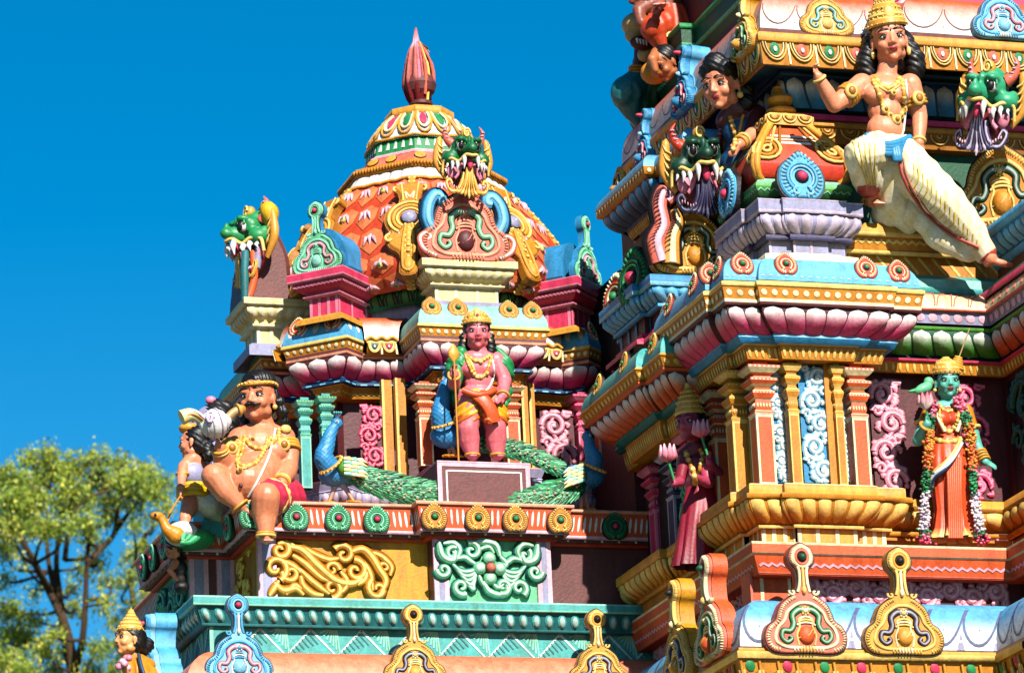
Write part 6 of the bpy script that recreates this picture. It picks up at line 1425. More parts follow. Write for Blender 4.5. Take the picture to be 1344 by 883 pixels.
# ------------------------------------------------------------------ C leaning man top right
def leaning_man():
    Y = .40; J = lambda x, y, d=0: at(x, y, Y+d); sk = 'skin'
    th = statue('leaning_statue', 'tall crowned man statue in cream dhoti with one raised hand, striding on the gold ledge', 'statue', J(1150, 296, .32))
    F_ = Fig(); Hh = 62*S1; R = rotz(14, 9, -5); hc = J(1167, 53, .0); T = head(F_, hc, Hh, R, sk, '#C03A30')
    F_.cap(J(1166, 80, .04), J(1163, 103, .06), .082, .09, sk)
    sr, sl = J(1131, 112, .05), J(1194, 112, .07); ch = J(1163, 122, .05); F_.ell(J(1163, 108, .07), (.2, .11, .07), sk); F_.ell(ch, (.215, .14, .15), sk); F_.ell(J(1148, 124, -.03), (.1, .08, .08), sk); F_.ell(J(1176, 124, -.03), (.1, .08, .08), sk)
    F_.ell(J(1162, 146, .04), (.155, .12, .14), sk); F_.ell(J(1162, 170, .03), (.165, .13, .13), sk)
    el, wr = J(1095, 138, -.02), J(1074, 101, -.1); F_.ell(sr, .1, sk); F_.chain([sr, sr.lerp(el, .5), el, el.lerp(wr, .45), wr], [.1, .088, .068, .064, .043], sk); hand(F_, wr, Vector((-.4, -.15, .9)), Vector((.5, -.9, .1)), .16, sk, .9, tips='lpink')
    el2, wr2 = J(1207, 152, .08), J(1206, 187, -.0); F_.ell(sl, .1, sk); F_.chain([sl, sl.lerp(el2, .5), el2, el2.lerp(wr2, .4), wr2], [.1, .09, .068, .066, .046], sk); hand(F_, wr2, Vector((-.1, -.25, -1)), Vector((0, 1, -.2)), .16, sk, .25, tips='white', side=-1)
    a1 = J(1146, 262, .24); F_.chain([J(1142, 232, .08), a1], [.1, .075], sk); foot(F_, a1, Vector((-.1, -1, -.15)), .24, sk, 'white')
    a2 = J(1299, 339, -.18); F_.chain([J(1285, 325, -.16), a2], [.08, .065], sk); foot(F_, a2, Vector((1, -.45, -.05)), .24, sk, None)
    F_.make('body', th, .010, 3)
    G = Fig(); cr_ = '#F0E8C6'; hp = J(1163, 194, .04); kn = J(1128, 204, -.22); k2 = J(1240, 264, -.18)
    G.ell(hp, (.2, .16, .12), cr_); G.chain([J(1152, 198, .0), kn], [.17, .135], cr_); G.chain([kn, kn.lerp(a1, .6), J(1143, 246, .18)], [.13, .125, .10], cr_)
    G.chain([J(1180, 205, .03), J(1208, 234, -.1), k2, J(1272, 302, -.16), J(1292, 331, -.16)], [.19, .19, .17, .14, .10], cr_)
    G.chain([J(1172, 225, .06), J(1176, 262, .16), J(1190, 290, .26)], [.17, .16, .12], cr_); G.chain([J(1160, 225, .1), J(1163, 282, .3)], [.12, .13], cr_); G.chain([J(1200, 270, .12), J(1235, 312, .0), J(1272, 336, -.1)], [.12, .12, .06], cr_)
    A = np.array(J(1180, 205, 0)); B_ = np.array(J(1291, 331, -.16)); D_ = (B_-A)/np.linalg.norm(B_-A); ax_ = A[0]
    def dsp(p):
        t = (p-A)@D_; side = (p[:, 0]-np.array(J(1165, 200, 0))[0]) > (.3*(np.array(J(1165, 200, 0))[2]-p[:, 2])*.1)
        q = p[:, 2]-A[2]; rad = (p[:, 0]-A[0])*D_[2]*-1+(p[:, 2]-A[2])*D_[0]
        legr = p[:, 0] < np.array(J(1155, 200, -.1))[0]
        return np.where(legr, .006*np.sin((p[:, 0]*2.2+p[:, 2]*.7)*40), .0045*np.sin(t*38+rad*24+1.2*np.sin(rad*12)))
    def cf(co, col):
        # red border along the lower hem and ankle cuffs
        t = (co-A)@D_; rad = -(co[:, 0]-A[0])*D_[2]+(co[:, 2]-A[2])*D_[0]
        zb = np.array(J(1143, 257, .2))[2]; m = (co[:, 2] < zb) & (co[:, 0] < np.array(J(1158, 240, 0))[0]) & (co[:, 1] < Y+.6); col[m, :3] = C_('#B4473C')
        e = np.array(J(1284, 322, 0)); m = (t > np.linalg.norm(e-A)*1.12); col[m, :3] = C_('#B4473C')
        k = .5+.5*np.sin(t*38+rad*24+1.2*np.sin(rad*12)+2.0); m2 = (col[:, 2] > .3); col[m2, 2] *= (1-.3*k[m2]**2); col[m2, 1] *= (1-.08*k[m2]); return col
    G.make('dhoti', th, .011, 3, disp=dsp, colf=cf, label='cream dhoti with dull red borders')
    mb = MB()
    for o_, w_, c_ in ((0, .018, '#A8402F'), (5, .008, '#C87050')): G.draw(mb, [(1181+o_, 208), (1186+o_, 232), (1200+o_, 258), (1222+o_, 286), (1250+o_, 308), (1285, 325+o_*.4)], w_, c_, off=.004)
    build('border_stripe', mb, M_STAT, th)
    for k in range(15):
        t = k/14; mb = MB(); G.draw(mb, [(1199+84*t, 214+100*t), (1200+82*t, 228+96*t), (1194+84*t, 240+88*t), (1190+86*t, 246+82*t)], .0065, '#E2BE48' if k % 2 else '#EBD27A', off=.002); 
        if mb.v: build('fold', mb, M_STAT, th)
    for k in range(5):
        mb = MB(); G.draw(mb, [(1120+k*7, 186+k), (1124+k*6, 205), (1132+k*4, 225), (1138+k*3, 243)], .006, '#E2BE48', off=.002)
        if mb.v: build('fold', mb, M_STAT, th)
    mb = MB()
    for k in range(4): mb.tube(cr([J(1137, 178+k*4, -.1), J(1150, 186+k*4, -.17), J(1165, 190+k*4, -.18), J(1180, 187+k*4, -.15), J(1194, 181+k*4, -.07)]), .032, jit('#2E86B4', .1), 8)
    for k in range(3): mb.tube(cr([J(1172+k*3, 194, -.17), J(1174+k*3, 204, -.19), J(1176+k*2, 213, -.18)]), [.03]*10+[.012], jit('#2E86B4', .1), 8)
    build('sash', mb, M_STAT, th)
    mb = MB(); face(mb, T, Hh, R, brow='#2A1512'); build('face_paint', mb, M_STAT, th)
    Hf = Fig(); Hf.ell(T(0, .16, .12), (.39*Hh, .4*Hh, .38*Hh), 'black', R)
    for s in (-1, 1):
        for z, r, x in ((.1, .13, .36), (-.05, .16, .40), (-.22, .19, .45), (-.4, .22, .50), (-.58, .22, .50), (-.72, .17, .44)): Hf.ell(T(x*s, .2, z), r*Hh, 'black')
    Hf.ell(T(0, .3, -.3), (.42*Hh, .2*Hh, .38*Hh), 'black', R); Hf.make('hair', th, .012, 2, disp=lambda p: .006*np.sin(p[:, 2]*120+p[:, 0]*80))
    mb = MB(); crown(mb, T, Hh, R, [(.38, -.04), (.42, .0), (.40, .1), (.36, .14), (.38, .18), (.33, .26), (.3, .3), (.31, .34), (.24, .44), (.2, .48), (.21, .52), (.13, .62), (.06, .70), (.0, .8)]); mb.ell(T(.02, -.30, .48), (.12*Hh, .05*Hh, .17*Hh), 'gold3', R, 10, 8); build('crown', mb, M_STAT, th)
    mb = MB(); F_.draw(mb, [(1148, 102), (1155, 112), (1165, 116), (1176, 112), (1181, 103)], .022, 'gold2', bead='gold3'); F_.draw(mb, [(1146, 104), (1152, 113), (1165, 120), (1178, 114), (1184, 104)], .012, 'gold3')
    F_.draw(mb, [(1145, 104), (1152, 120), (1158, 136), (1164, 148), (1176, 156), (1184, 146), (1186, 128), (1184, 108)], .02, 'gold2', bead='gold3')
    for x, y, r in ((1162, 144, .04), (1176, 158, .045), (1185, 144, .035), (1173, 122, .028), (1168, 152, .03), (1182, 152, .03)):
        q = F_.hit(x, y)
        if q: mb.ell(q, (r, r*.6, r), 'gold3', None, 10, 8); mb.ell(q-Vector((0, r*.45, 0)), r*.5, 'ochre', None, 8, 6)
    F_.draw(mb, [(1188, 106), (1190, 130), (1188, 160), (1182, 180)], .01, 'white')
    for p_, ax, r in ((sr.lerp(el, .5), el-sr, .09), (sl.lerp(el2, .55), el2-sl, .088)):
        for k in (-.03, 0, .03): ring(mb, p_+ax.normalized()*k, ax, r, .016, 'gold2')
        q = p_-Vector((.01, r+.01, 0)); mb.ell(q, (.06, .03, .065), 'gold3', None, 12, 8); mb.ell(q-Vector((0, .022, 0)), (.035, .02, .038), 'ochre', None, 10, 6)
    for p_, ax in ((wr, wr-el), (wr2, wr2-el2)): ring(mb, p_-ax.normalized()*.02, ax, .05, .014, 'gold3')
    ring(mb, a1+Vector((0, 0, .0)), (0, .2, 1), .09, .014, 'gold2')
    for s in (-1, 1): mb.ell(T(.37*s, .0, -.26), (.05*Hh, .05*Hh, .1*Hh), 'gold3', None, 8, 6)
    build('jewellery', mb, M_STAT, th)
leaning_man()
# ------------------------------------------------------------------ E green goddess with garlands
def drape_skirt(mb, path, rad, col, nf=11, amp=.12, border=None, n=64, ph=0, ysq=.7):
    rows = []; cs = []; m = len(path)
    for i, (c, r) in enumerate(zip(path, rad)):
        row = []; t = i/(m-1)
        for k in range(n):
            a = 2*pi*k/n; f_ = 1+amp*t*(.6*sin(nf*a+ph+t*1.5)+.4*sin(nf*1.9*a+ph*2)); row.append(Vector(c)+Vector((cos(a)*r*f_, sin(a)*r*f_*ysq, 0)))
            cs.append(C_(border) if border and t > .93 else jit(col, .02))
        rows.append(row)
    mb.grid(rows, cs, True, False, True)
def goddess():
    Y = .42; J = lambda x, y, d=0: at(x, y, Y+d); sk = 'gskin'
    th = statue('garlanded_statue', 'green skinned goddess statue in an orange sari with long flower garlands, standing in the niche', 'statue', J(1252, 712, 0))
    F_ = Fig(); Hh = 42*S1; R = rotz(8, 8); hc = J(1243, 501, 0); T = head(F_, hc, Hh, R, sk, '#A02A20', fem=True)
    F_.cap(J(1243, 514, .03), J(1244, 528, .04), .055, .06, sk); F_.ell(J(1244, 534, .04), (.15, .08, .055), sk); F_.ell(J(1244, 548, .04), (.135, .1, .12), '#D2451E')
    for x in (1235, 1254): F_.ell(J(x, 550, -.03), (.075, .075, .07), '#D2451E')
    F_.ell(J(1244, 566, .04), (.105, .085, .08), '#D2451E'); F_.ell(J(1245, 582, .03), (.14, .1, .1), '#D8501E')
    sr, el, wr = J(1221, 540, .04), J(1205, 578, .0), J(1217, 556, -.14); F_.chain([sr, sr.lerp(el, .5)], [.068, .062], 'gold'); F_.chain([sr.lerp(el, .5), el, wr], [.058, .05, .036], sk); hand(F_, wr, Vector((.15, -.1, 1)), Vector((.5, -1, 0)), .12, sk, .9)
    sl, el2, wr2 = J(1267, 540, .04), J(1282, 585, .02), J(1293, 606, -.06); F_.chain([sl, sl.lerp(el2, .5)], [.068, .06], 'gold'); F_.chain([sl.lerp(el2, .5), el2, wr2], [.057, .048, .035], sk); hand(F_, wr2, Vector((1, -.3, -.55)), Vector((-.2, 1, -.4)), .13, sk, .35, tips='white', side=-1)
    for x in (1239, 1264): foot(F_, J(x, 700, .0), Vector((-.1 if x < 1250 else .5, -1, 0)), .14, sk)
    F_.make('body', th, .0085, 3)
    mb = MB(); pts = [J(1245, 572, .03), J(1246, 590, .02), J(1248, 610, .0), J(1249, 640, .0), J(1251, 670, .0), J(1252, 695, .0), J(1253, 708, .0)]
    drape_skirt(mb, pts, [.11, .165, .185, .165, .15, .17, .21], '#DD4A1C', 9, .26, 'gold3', 72)
    for k in range(7): mb.tube(cr([J(1243+k*3, 600, -.12), J(1245+k*2.6, 640, -.14), J(1246+k*2.6, 680, -.13), J(1246+k*2.7, 706, -.14)]), .014, jit('#E85A28', .08), 6)
    build('sari', mb, M_STAT, th, 'orange sari with a gold hem')
    mb = MB()
    for (c_, o, r) in (('white', 0, .022), ('navy', 4, .012), ('gold3', -5, .014)): mb.tube(cr([J(1262, 580+o, -.12), J(1252, 598+o, -.17), J(1240, 612+o, -.17), J(1226, 624+o, -.1), J(1222, 640+o, -.03)]), r, c_, 8, (Vector((0, 1, 0)), .5))
    mb.tube(cr([J(1225, 532, -.02), J(1232, 550, -.09), J(1240, 566, -.09)]), .016, 'pale', 6); mb.tube(cr([J(1263, 532, -.02), J(1262, 550, -.09), J(1256, 566, -.09)]), .016, 'pale', 6)
    build('sash', mb, M_STAT, th)
    mb = MB(); face(mb, T, Hh, R, brow='black'); build('face_paint', mb, M_STAT, th)
    Hf = Fig(); hair(Hf, T, Hh, R); Hf.ell(T(0, .35, -.25), (.3*Hh, .2*Hh, .3*Hh), 'black', R); Hf.make('hair', th, .012, 2)
    mb = MB(); crown(mb, T, Hh, R, [(.40, -.08), (.42, -.02), (.40, .08), (.37, .14), (.34, .22), (.27, .30), (.2, .36), (.08, .42), (0, .46)])
    for k in range(5): ring(mb, T(.32+.02*k, .1, .42+.075*k), T(.4, .1, .7)-T(.3, .1, .4), (.2-.03*k)*Hh, .05*Hh, jit('gold2'), 14)
    mb.tube([T(.35, .05, .6), T(.75, .0, 1.6)], .006, 'tan', 5); build('crown', mb, M_STAT, th)
    mb = MB(); F_.draw(mb, [(1232, 530), (1238, 538), (1245, 540), (1252, 537), (1258, 530)], .014, 'gold2', bead='gold3'); F_.draw(mb, [(1232, 534), (1236, 556), (1245, 567), (1255, 556), (1259, 536)], .014, 'gold2', bead='gold3'); F_.draw(mb, [(1228, 577), (1240, 580), (1252, 579), (1262, 576)], .022, 'gold2', bead='gold3')
    for x, y in ((1238, 560), (1245, 567), (1252, 560), (1247, 588)):
        q = F_.hit(x, y, .015); mb.ell(q, .024, 'gold3', None, 8, 6) if q else None
    for k in range(4): ring(mb, wr2.lerp(el2, .1+.16*k), wr2-el2, .047, .010, 'gold2')
    ring(mb, wr.lerp(el, .15), wr-el, .05, .014, 'gold2'); ring(mb, sr.lerp(el, .5), el-sr, .07, .016, 'gold3'); ring(mb, sl.lerp(el2, .5), el2-sl, .07, .016, 'gold3')
    for s in (-1, 1): mb.ell(T(.38*s, .0, -.25), .06*Hh, 'gold3', None, 8, 6)
    build('jewellery', mb, M_STAT, th)
    # parrot and lotus in the raised hand
    p = J(1215, 535, -.16); tl = thing('lotus_bud', 'pink lotus on a stem in the raised hand of the green goddess', 'flower', J(1218, 552, -.16)); mb = MB(); mb.tube([J(1219, 556, -.16), J(1216, 540, -.16)], .012, 'green', 6)
    for k in range(8): a = k*pi/4; mb.tube([p, p+Vector((cos(a)*.05, sin(a)*.05, .05)), p+Vector((cos(a)*.055, sin(a)*.055, .12))], [.02, .03, .006], ('white', 'rose'), 6)
    build('petals', mb, M_STAT, tl)
    q = J(1212, 510, -.16); tb = thing('parrot_statue', 'small green parrot perched on the lotus of the green goddess', 'parrot', q-Vector((0, 0, .06))); F2 = Fig(); F2.ell(q, (.085, .05, .045), 'lgreen', Matrix.Rotation(radians(-25), 3, 'Y')); F2.ell(q+Vector((.05, 0, .06)), .042, 'lgreen'); F2.cap(q+Vector((.05, -.01, .06)), q+Vector((.095, -.02, .045)), .02, .006, 'red'); F2.cap(q, q+Vector((-.13, 0, -.03)), .03, .012, 'green'); F2.make('body', tb, .008, 2)
    rnd = random.Random(5)
    for lab, xs in (('left hand flower garland hanging to the feet of the green goddess', [(1226, 530), (1222, 548), (1220, 575), (1218, 610), (1215, 650), (1213, 690), (1214, 710)]), ('right hand flower garland hanging to the feet of the green goddess', [(1256, 526), (1264, 540), (1273, 560), (1276, 590), (1277, 630), (1281, 665), (1286, 695), (1291, 710)])):
        L = cr([J(x, y, -.15 if y > 550 else -.1) for x, y in xs], 10); n = len(L); mb = MB(); cols = [('pink', 'rose')]*16+[('dgreen', 'green')]*12+[('gold2', 'orange')]*26+[('dgreen', 'green')]*14+[('white', 'lilac')]*24+[('dgreen', 'green')]*6+[('pink', 'rose')]*8
        for i, pnt in enumerate(L):
            cl = cols[min(len(cols)-1, int(i/n*len(cols)))]; fat = .032 if i < n*.9 else .055
            for k in range(16): mb.ell(pnt+Vector((rnd.gauss(0, .5)*fat, rnd.gauss(0, .45)*fat, rnd.uniform(-.03, .03))), (.017, .014, .012), jit(cl[rnd.randrange(2)], .2), None, 5, 4)
        o = build('flower_garland', mb, M_STAT); tag(o, lab, 'garland')
goddess()
# ================================================================== yali heads
def yali(name_label, O, N, w_, green='green', plume=('gold2', 'gold3'), roll=0, loc=None, tilt=0, dark=False):
    M = frame(O, N) @ Matrix.Rotation(tilt, 4, 'X') @ Matrix.Rotation(roll, 4, 'Z') @ scaleM(w_*.78, w_*1.12, w_*1.1)
    th = thing('yali_head', name_label, 'carved beast', Vector(O)-Vector((0, 0, .8*w_)))
    def P(nm, fn):
        mb = MB(); mb.M = M; fn(mb); mb.M = None; return build(nm, mb, M_STAT, th)
    F_ = Fig(); S = M.to_scale(); R3 = M.to_3x3().normalized()
    def E(p, r, col=green): F_.ell(M @ Vector(p), tuple(r[i]*S[i] for i in range(3)), col, R3)
    E((0, .10, 0), (.30, .30, .26)); E((0, -.02, .24), (.15, .13, .26)); E((0, -.03, .48), (.12, .085, .09)); E((0, .06, .48), (.05, .07, .05)); E((0, .16, .3), (.06, .1, .08))
    for s in (-1, 1):
        E((.195*s, .175, .27), (.135, .06, .13)); E((.22*s, .1, .16), (.15, .13, .12)); E((.36*s, -.08, .08), (.22, .13, .16)); E((.08*s, -.04, .44), (.05, .045, .04)); E((.46*s, -.02, .02), (.1, .1, .1))
        for k in range(3): E((.27*s+.08*k*s, .03-.02*k, .24-.05*k), (.035, .035, .03))
    F_.make('head', th, .05*.25*w_/.5, 2)
    for s in (-1, 1):
        def ey(mb, s=s):
            mb.ell((.195*s, .08, .27), (.088, .085, .075), 'white', None, 14, 10); mb.ell((.195*s, .075, .30), (.072, .07, .065), 'black', None, 14, 10); mb.ell((.175*s-.02, .115, .362), (.014, .014, .008), 'white', None, 6, 5)  # the small white dot on the pupil is a painted highlight
            mb.tube([Vector((.195*s+cos(a)*.105, .09+sin(a)*.1, .30)) for a in [pi*i/10 for i in range(11)]], .02, green, 6)
        P('eye', ey)
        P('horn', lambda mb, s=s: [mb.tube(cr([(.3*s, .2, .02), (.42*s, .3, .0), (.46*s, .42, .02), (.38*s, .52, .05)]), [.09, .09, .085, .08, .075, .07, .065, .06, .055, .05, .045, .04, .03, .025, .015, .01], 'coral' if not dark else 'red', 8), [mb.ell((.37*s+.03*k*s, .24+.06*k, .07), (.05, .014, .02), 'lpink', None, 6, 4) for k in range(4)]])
        P('mane', lambda mb, s=s: [mb.tube(cr([(.44*s, -.36, -.05), (.62*s, -.1, -.08), (.60*s, .12, -.06), (.55*s, .34, -.03)]), [.06+.05*sin(pi*i/15) for i in range(15)]+[.012], 'gold2', 8, (ZN, .6)), [mb.tube([(.50*s, -.2+.11*k, 0), (.60*s, -.16+.11*k, .01), (.64*s, -.08+.11*k, 0)], [.015, .02, .006], 'gold3', 5) for k in range(4)]])
    P('brow_flower', lambda mb: [mb.ell((0, .34, .14), (.12, .1, .08), 'gold2', None, 12, 8), mb.tube([Vector((p.x, p.y, .21)) for p in spiral(0, .34, .09, .02, 0, 9, 0, 24)], .02, 'gold3', 6)])
    def mouth(mb):
        mb.ell((0, -.33, .0), (.42, .24, .12), '#7A1420', None, 16, 8)
        for s in (-1, 1): mb.ell((.34*s, -.30, .06), (.13, .13, .06), 'pink', None, 12, 6); mb.tube(cr([(.14*s, -.2, .2), (.22*s, -.36, .18), (.3*s, -.44, .14)]), .035, 'pink', 6)
        mb.ell((0, -.24, .33), (.07, .11, .05), 'rose', None, 10, 8)
    P('mouth', mouth)
    P('lip', lambda mb: mb.tube(cr([(-.56, -.32, .04), (-.54, -.14, .1), (-.4, -.13, .22), (-.26, -.2, .3), (-.14, -.13, .42), (0, -.15, .47), (.14, -.13, .42), (.26, -.2, .3), (.4, -.13, .22), (.54, -.14, .1), (.56, -.32, .04)]), .028, 'gold3', 7))
    for s in (-1, 1):
        for (x, y, z, L, r) in ((.16, -.16, .38, .2, .055), (.28, -.22, .27, .13, .05), (.37, -.19, .2, .13, .045), (.46, -.2, .12, .07, .03)):
            P('fang', lambda mb: mb.tube([(x*s, y, z), (x*s*1.03, y-L*.4, z+.03), (x*s*1.08, y-L, z-.0)], [r, r*.85, .006], 'white', 8))
    def pl(mb):
        for k in range(7):
            a = -3+k; x1 = a*.07; mb.tube(cr([(a*.02, -.3, .28), (a*.035, -.5, .26), (x1, -.68, .2), (x1*1.5, -.80+abs(a)*.035, .2)]), [.022]*10+[.035]*4+[.02, .012], jit(plume[k % 2]), 6)
        for s in (-1, 1):
            relief(mb, cr([(.12*s, -.36, .2), (.16*s, -.52, .2), (.27*s, -.66, .16), (.42*s, -.66, .14), (.5*s, -.52, .12), (.42*s, -.46, .12), (.37*s, -.54, .14)]), .05, plume[0], plume[1], taper=.6)
            for k in range(6): mb.ell((.2*s+.05*k*s, -.6-.03*sin(k), .2), (.012, .03, .02), 'lpink', None, 5, 4)
    P('tongue_plume', pl)
    return th
yali('green eyed beast head with gold plume in front of the dome, fully sunlit', at(609, 206, S_Y-.25), (0, -1, 0), .49, green='#136B3A', roll=-.02, tilt=-.05)
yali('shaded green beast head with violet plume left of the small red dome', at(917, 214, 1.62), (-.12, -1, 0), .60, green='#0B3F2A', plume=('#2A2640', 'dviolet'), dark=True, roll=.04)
yali('green beast head with violet plume hanging under the great eave at the right edge', at(1300, 128, .28), (-1.1, -1, 0), .60, green='#2C9C6C', plume=('dviolet', 'lilac'), roll=-.22)
y4 = yali('green beast head facing left on the flank of the shrine, seen in profile', at(338, 312, 5.05), (-1, -.15, 0), .58, tilt=-.1)
def f(mb):     # tall plaster back of the flank ornament
    q = [(300, 0)]; prof = [(330, 396), (326, 360), (330, 330), (338, 296), (346, 268), (352, 262), (360, 290), (372, 310), (382, 335), (386, 365), (396, 396)]
    P0 = [at(x, y, 4.98) for x, y in prof]; c = P0[0]; mb.M = frame((0, 5.02, 0), (0, -1, 0))
    poly = smooth_closed([(p.x, p.z) for p in P0[::-1]], 3)
    mb.prism(poly, -.62, .0, '#6E3A36', bevel=.05); mb.M = None
    a = at(330, 396, 4.93); mb.tube(cr([at(346, 266, 4.9), at(354, 280, 4.86), at(355, 300, 4.88), at(350, 318, 4.9)]), [.03, .05, .07, .08, .085, .085, .08, .07, .06, .05, .04, .03, .025, .02, .015, .01], 'yellow', 8)
    mb.tube(cr([at(332, 330, 4.9), at(334, 360, 4.88), at(330, 380, 4.88), at(322, 398, 4.88)]), .035, 'orange', 7); mb.tube(cr([at(338, 300, 4.9), at(340, 325, 4.88), at(336, 352, 4.88)]), .04, 'violet', 7); mb.tube(cr([at(322, 396, 4.88), at(321, 360, 4.88), at(322, 330, 4.9)]), .04, 'dteal', 7)
back_ = part('ornament_back', shr, f, 'brown plaster back of the flank ornament')
# ------------------------------------------------------------------ further statues
def simple_figure(name, label, Y, hd, H, face_a, pitch, neck, sh, chest, hips, skin, cloth, arms=(), legs=(), crown_rows=None, hairc='black', haircurl=(), vox=.011, lip='#A8303A', body_r=1.0, hands=True, bun=None, roll=0, base=None, folds=False):
    J = lambda x, y, d=0: at(x, y, Y+d)
    th = statue(name, label, 'statue', base if base is not None else J(*hips))
    F_ = Fig(); R = rotz(face_a, pitch, roll); hc = J(*hd); T = head(F_, hc, H, R, skin, lip)
    F_.cap(T(0, .06, -.2), J(*neck), .17*H, .19*H, skin)
    s0, s1 = J(*sh[0]), J(*sh[1]); F_.chain([s0, J(*neck)-Vector((0, 0, .05*H)), s1], [.2*H, .26*H, .2*H], cloth[0]); F_.ell(J(*chest), (.42*H*body_r, .32*H*body_r, .42*H*body_r), cloth[1]); F_.ell(J(*chest).lerp(J(*hips), .5), (.34*H*body_r, .27*H*body_r, .4*H*body_r), cloth[1]); F_.ell(J(*hips), (.42*H*body_r, .34*H*body_r, .36*H*body_r), cloth[2])
    for (a, b, c_, hdv, cl) in arms:
        a, b, c_ = J(*a), J(*b), J(*c_); F_.chain([a, b, c_], [.19*H, .15*H, .11*H], [cl, skin])
        if hdv: hand(F_, c_, Vector(hdv[0]), Vector(hdv[1]), .42*H, skin, hdv[2], tips='lpink')
    for (pts, rad, cl) in legs: F_.chain([J(*p) for p in pts], [r*H for r in rad], cl)
    F_.make('body', th, vox, 3, disp=(lambda p: .007*np.sin((p[:, 0]*.8+p[:, 1]*.6+p[:, 2]*.25)*58)*np.clip((hc.z-.6*H-p[:, 2])*8, 0, 1)) if folds else None)
    mb = MB(); face(mb, T, H, R); build('face_paint', mb, M_STAT, th)
    Hf = Fig(); hair(Hf, T, H, R, hairc)
    for x, y, z, r in haircurl: Hf.ell(T(x, y, z), r*H, hairc)
    Hf.make('hair', th, .013, 2, disp=lambda p: .005*np.sin(p[:, 2]*130+p[:, 0]*90))
    if crown_rows: mb = MB(); crown(mb, T, H, R, crown_rows); build('crown', mb, M_STAT, th)
    return th, F_, T, R, J
TALL = [(.38, -.06), (.42, .0), (.38, .1), (.36, .14), (.33, .26), (.34, .30), (.26, .42), (.27, .46), (.18, .56), (.19, .60), (.10, .72), (.05, .84), (0, .92)]
# D woman peeping from the side of the eave
th, F_, T, R, J = simple_figure('peeping_statue', 'black haired woman statue in dark dress bending out beside the small red dome', 1.25, (947, 112, 0), .42, 50, 16, (966, 142, .05), ((952, 158, .1), (994, 150, .1)), (974, 172, .1), (970, 215, .2), 'skin', ['maroon', 'navy', 'navy'],
    arms=(((992, 152, .05), (988, 176, -.1), (970, 190, -.22), ((-.6, -.3, -.8), (-.6, .5, -.3), .4), 'maroon'),), haircurl=((.1, .55, .3, .24), (.3, .35, -.2, .22), (.36, .2, -.45, .18), (.1, .5, -.1, .25), (0, -.1, .42, .26), (.2, -.12, .3, .2), (-.2, -.12, .32, .18)))
mb = MB(); F_.draw(mb, [(958, 152), (962, 166), (966, 182), (962, 196)], .02, 'gold', bead='gold3'); F_.draw(mb, [(975, 150), (972, 166), (968, 186)], .014, 'gold2'); c = J(972, 187, -.2); ring(mb, c, J(970, 190, -.22)-J(988, 176, -.1), .055, .016, 'gold2'); ring(mb, c+Vector((.04, .03, .03)), J(970, 190, -.22)-J(988, 176, -.1), .06, .014, 'gold3'); mb.ell(T(.37, .0, -.28), .03, 'gold3', None, 8, 6); build('jewellery', mb, M_STAT, th)
# F red sari goddess in the shade
th, F_, T, R, J = simple_figure('shaded_statue', 'four armed goddess statue in a crimson sari holding lotus buds in the shaded corner', 1.36, (905, 556, 0), .30, 48, 2, (913, 584, .05), ((896, 600, .1), (936, 600, .05)), (918, 612, .05), (924, 652, .1), '#A83A54', ['#6E162A', '#6E162A', '#8E142E'],
    arms=(((934, 602, .02), (944, 622, -.05), (931, 606, -.16), ((0, -.1, 1), (-.3, -1, 0), .8), '#8A1C34'), ((898, 604, .05), (893, 632, -.05), (884, 634, -.15), ((0, -.1, 1), (0, -1, 0), .8), '#8A1C34'), ((925, 612, -.05), (930, 634, -.12), (912, 626, -.24), ((-.6, -.2, .8), (0, -1, .2), .5), '#C2425E')), crown_rows=TALL, haircurl=((.35, .2, -.2, .16), (.3, .3, -.4, .16)), base=Vector((2.03, 1.38, ZL)))
mb = MB(); drape_skirt(mb, [J(922, 640, .08), J(922, 665, .05), J(920, 690, .05), J(917, 720, .05), J(916, 744, .05)], [.14, .175, .185, .19, .21], '#8E1028', 8, .18, '#7A0E22', 64); build('sari', mb, M_STAT, th)
mb = MB(); F_.draw(mb, [(900, 592), (903, 604), (910, 620), (914, 640)], .022, 'gold', bead='gold3'); F_.draw(mb, [(918, 588), (922, 600), (918, 620)], .018, 'gold2', bead='gold3'); build('jewellery', mb, M_STAT, th)
for x, y, l in ((921, 572, 'rose lotus bud in the upper hand of the shaded goddess'), (877, 604, 'rose lotus bud in the lower hand of the shaded goddess')):
    p = J(x, y, -.2); o = MB()
    for k in range(8): a = k*pi/4; o.tube([p, p+Vector((cos(a)*.055, sin(a)*.055, .04)), p+Vector((cos(a)*.06, sin(a)*.06, .13))], [.02, .035, .006], ('rose', 'lpink'), 6)
    o.tube([p, p-Vector((-.04, 0, .16))], .012, 'green', 6); tag(build('lotus_bud', o, M_STAT), l, 'flower')
# G small woman with rein, back view, and her goose
th, F_, T, R, J = simple_figure('riding_statue', 'small statue seen from behind with yellow waistband and white skirt, riding a goose', 3.75, (253, 581, 0), .27, 118, 0, (253, 600, .0), ((243, 611, 0), (263, 609, .0)), (253, 622, 0), (258, 654, .05), 'skin', ['skin', 'violet', 'yellow'],
    arms=(((241, 612, -.02), (238, 630, -.1), (238, 645, -.18), ((-.3, -.3, -.8), (.5, 0, 0), .9), 'skin'),), legs=(([(258, 652, .05), (275, 664, .0), (292, 676, .1)], [.42, .4, .3], '#E6DFC0'), ([(250, 660, 0), (243, 680, -.1), (243, 696, -.12)], [.3, .2, .12], 'skin')), haircurl=((.1, .5, -.25, .22), (-.2, .45, -.45, .2), (.2, .55, -.5, .18)), vox=.009)
mb = MB()
for k in range(3): ring(mb, J(254, 640+k*5, .02), (0, 0, 1), .125, .03, 'yellow', 20)
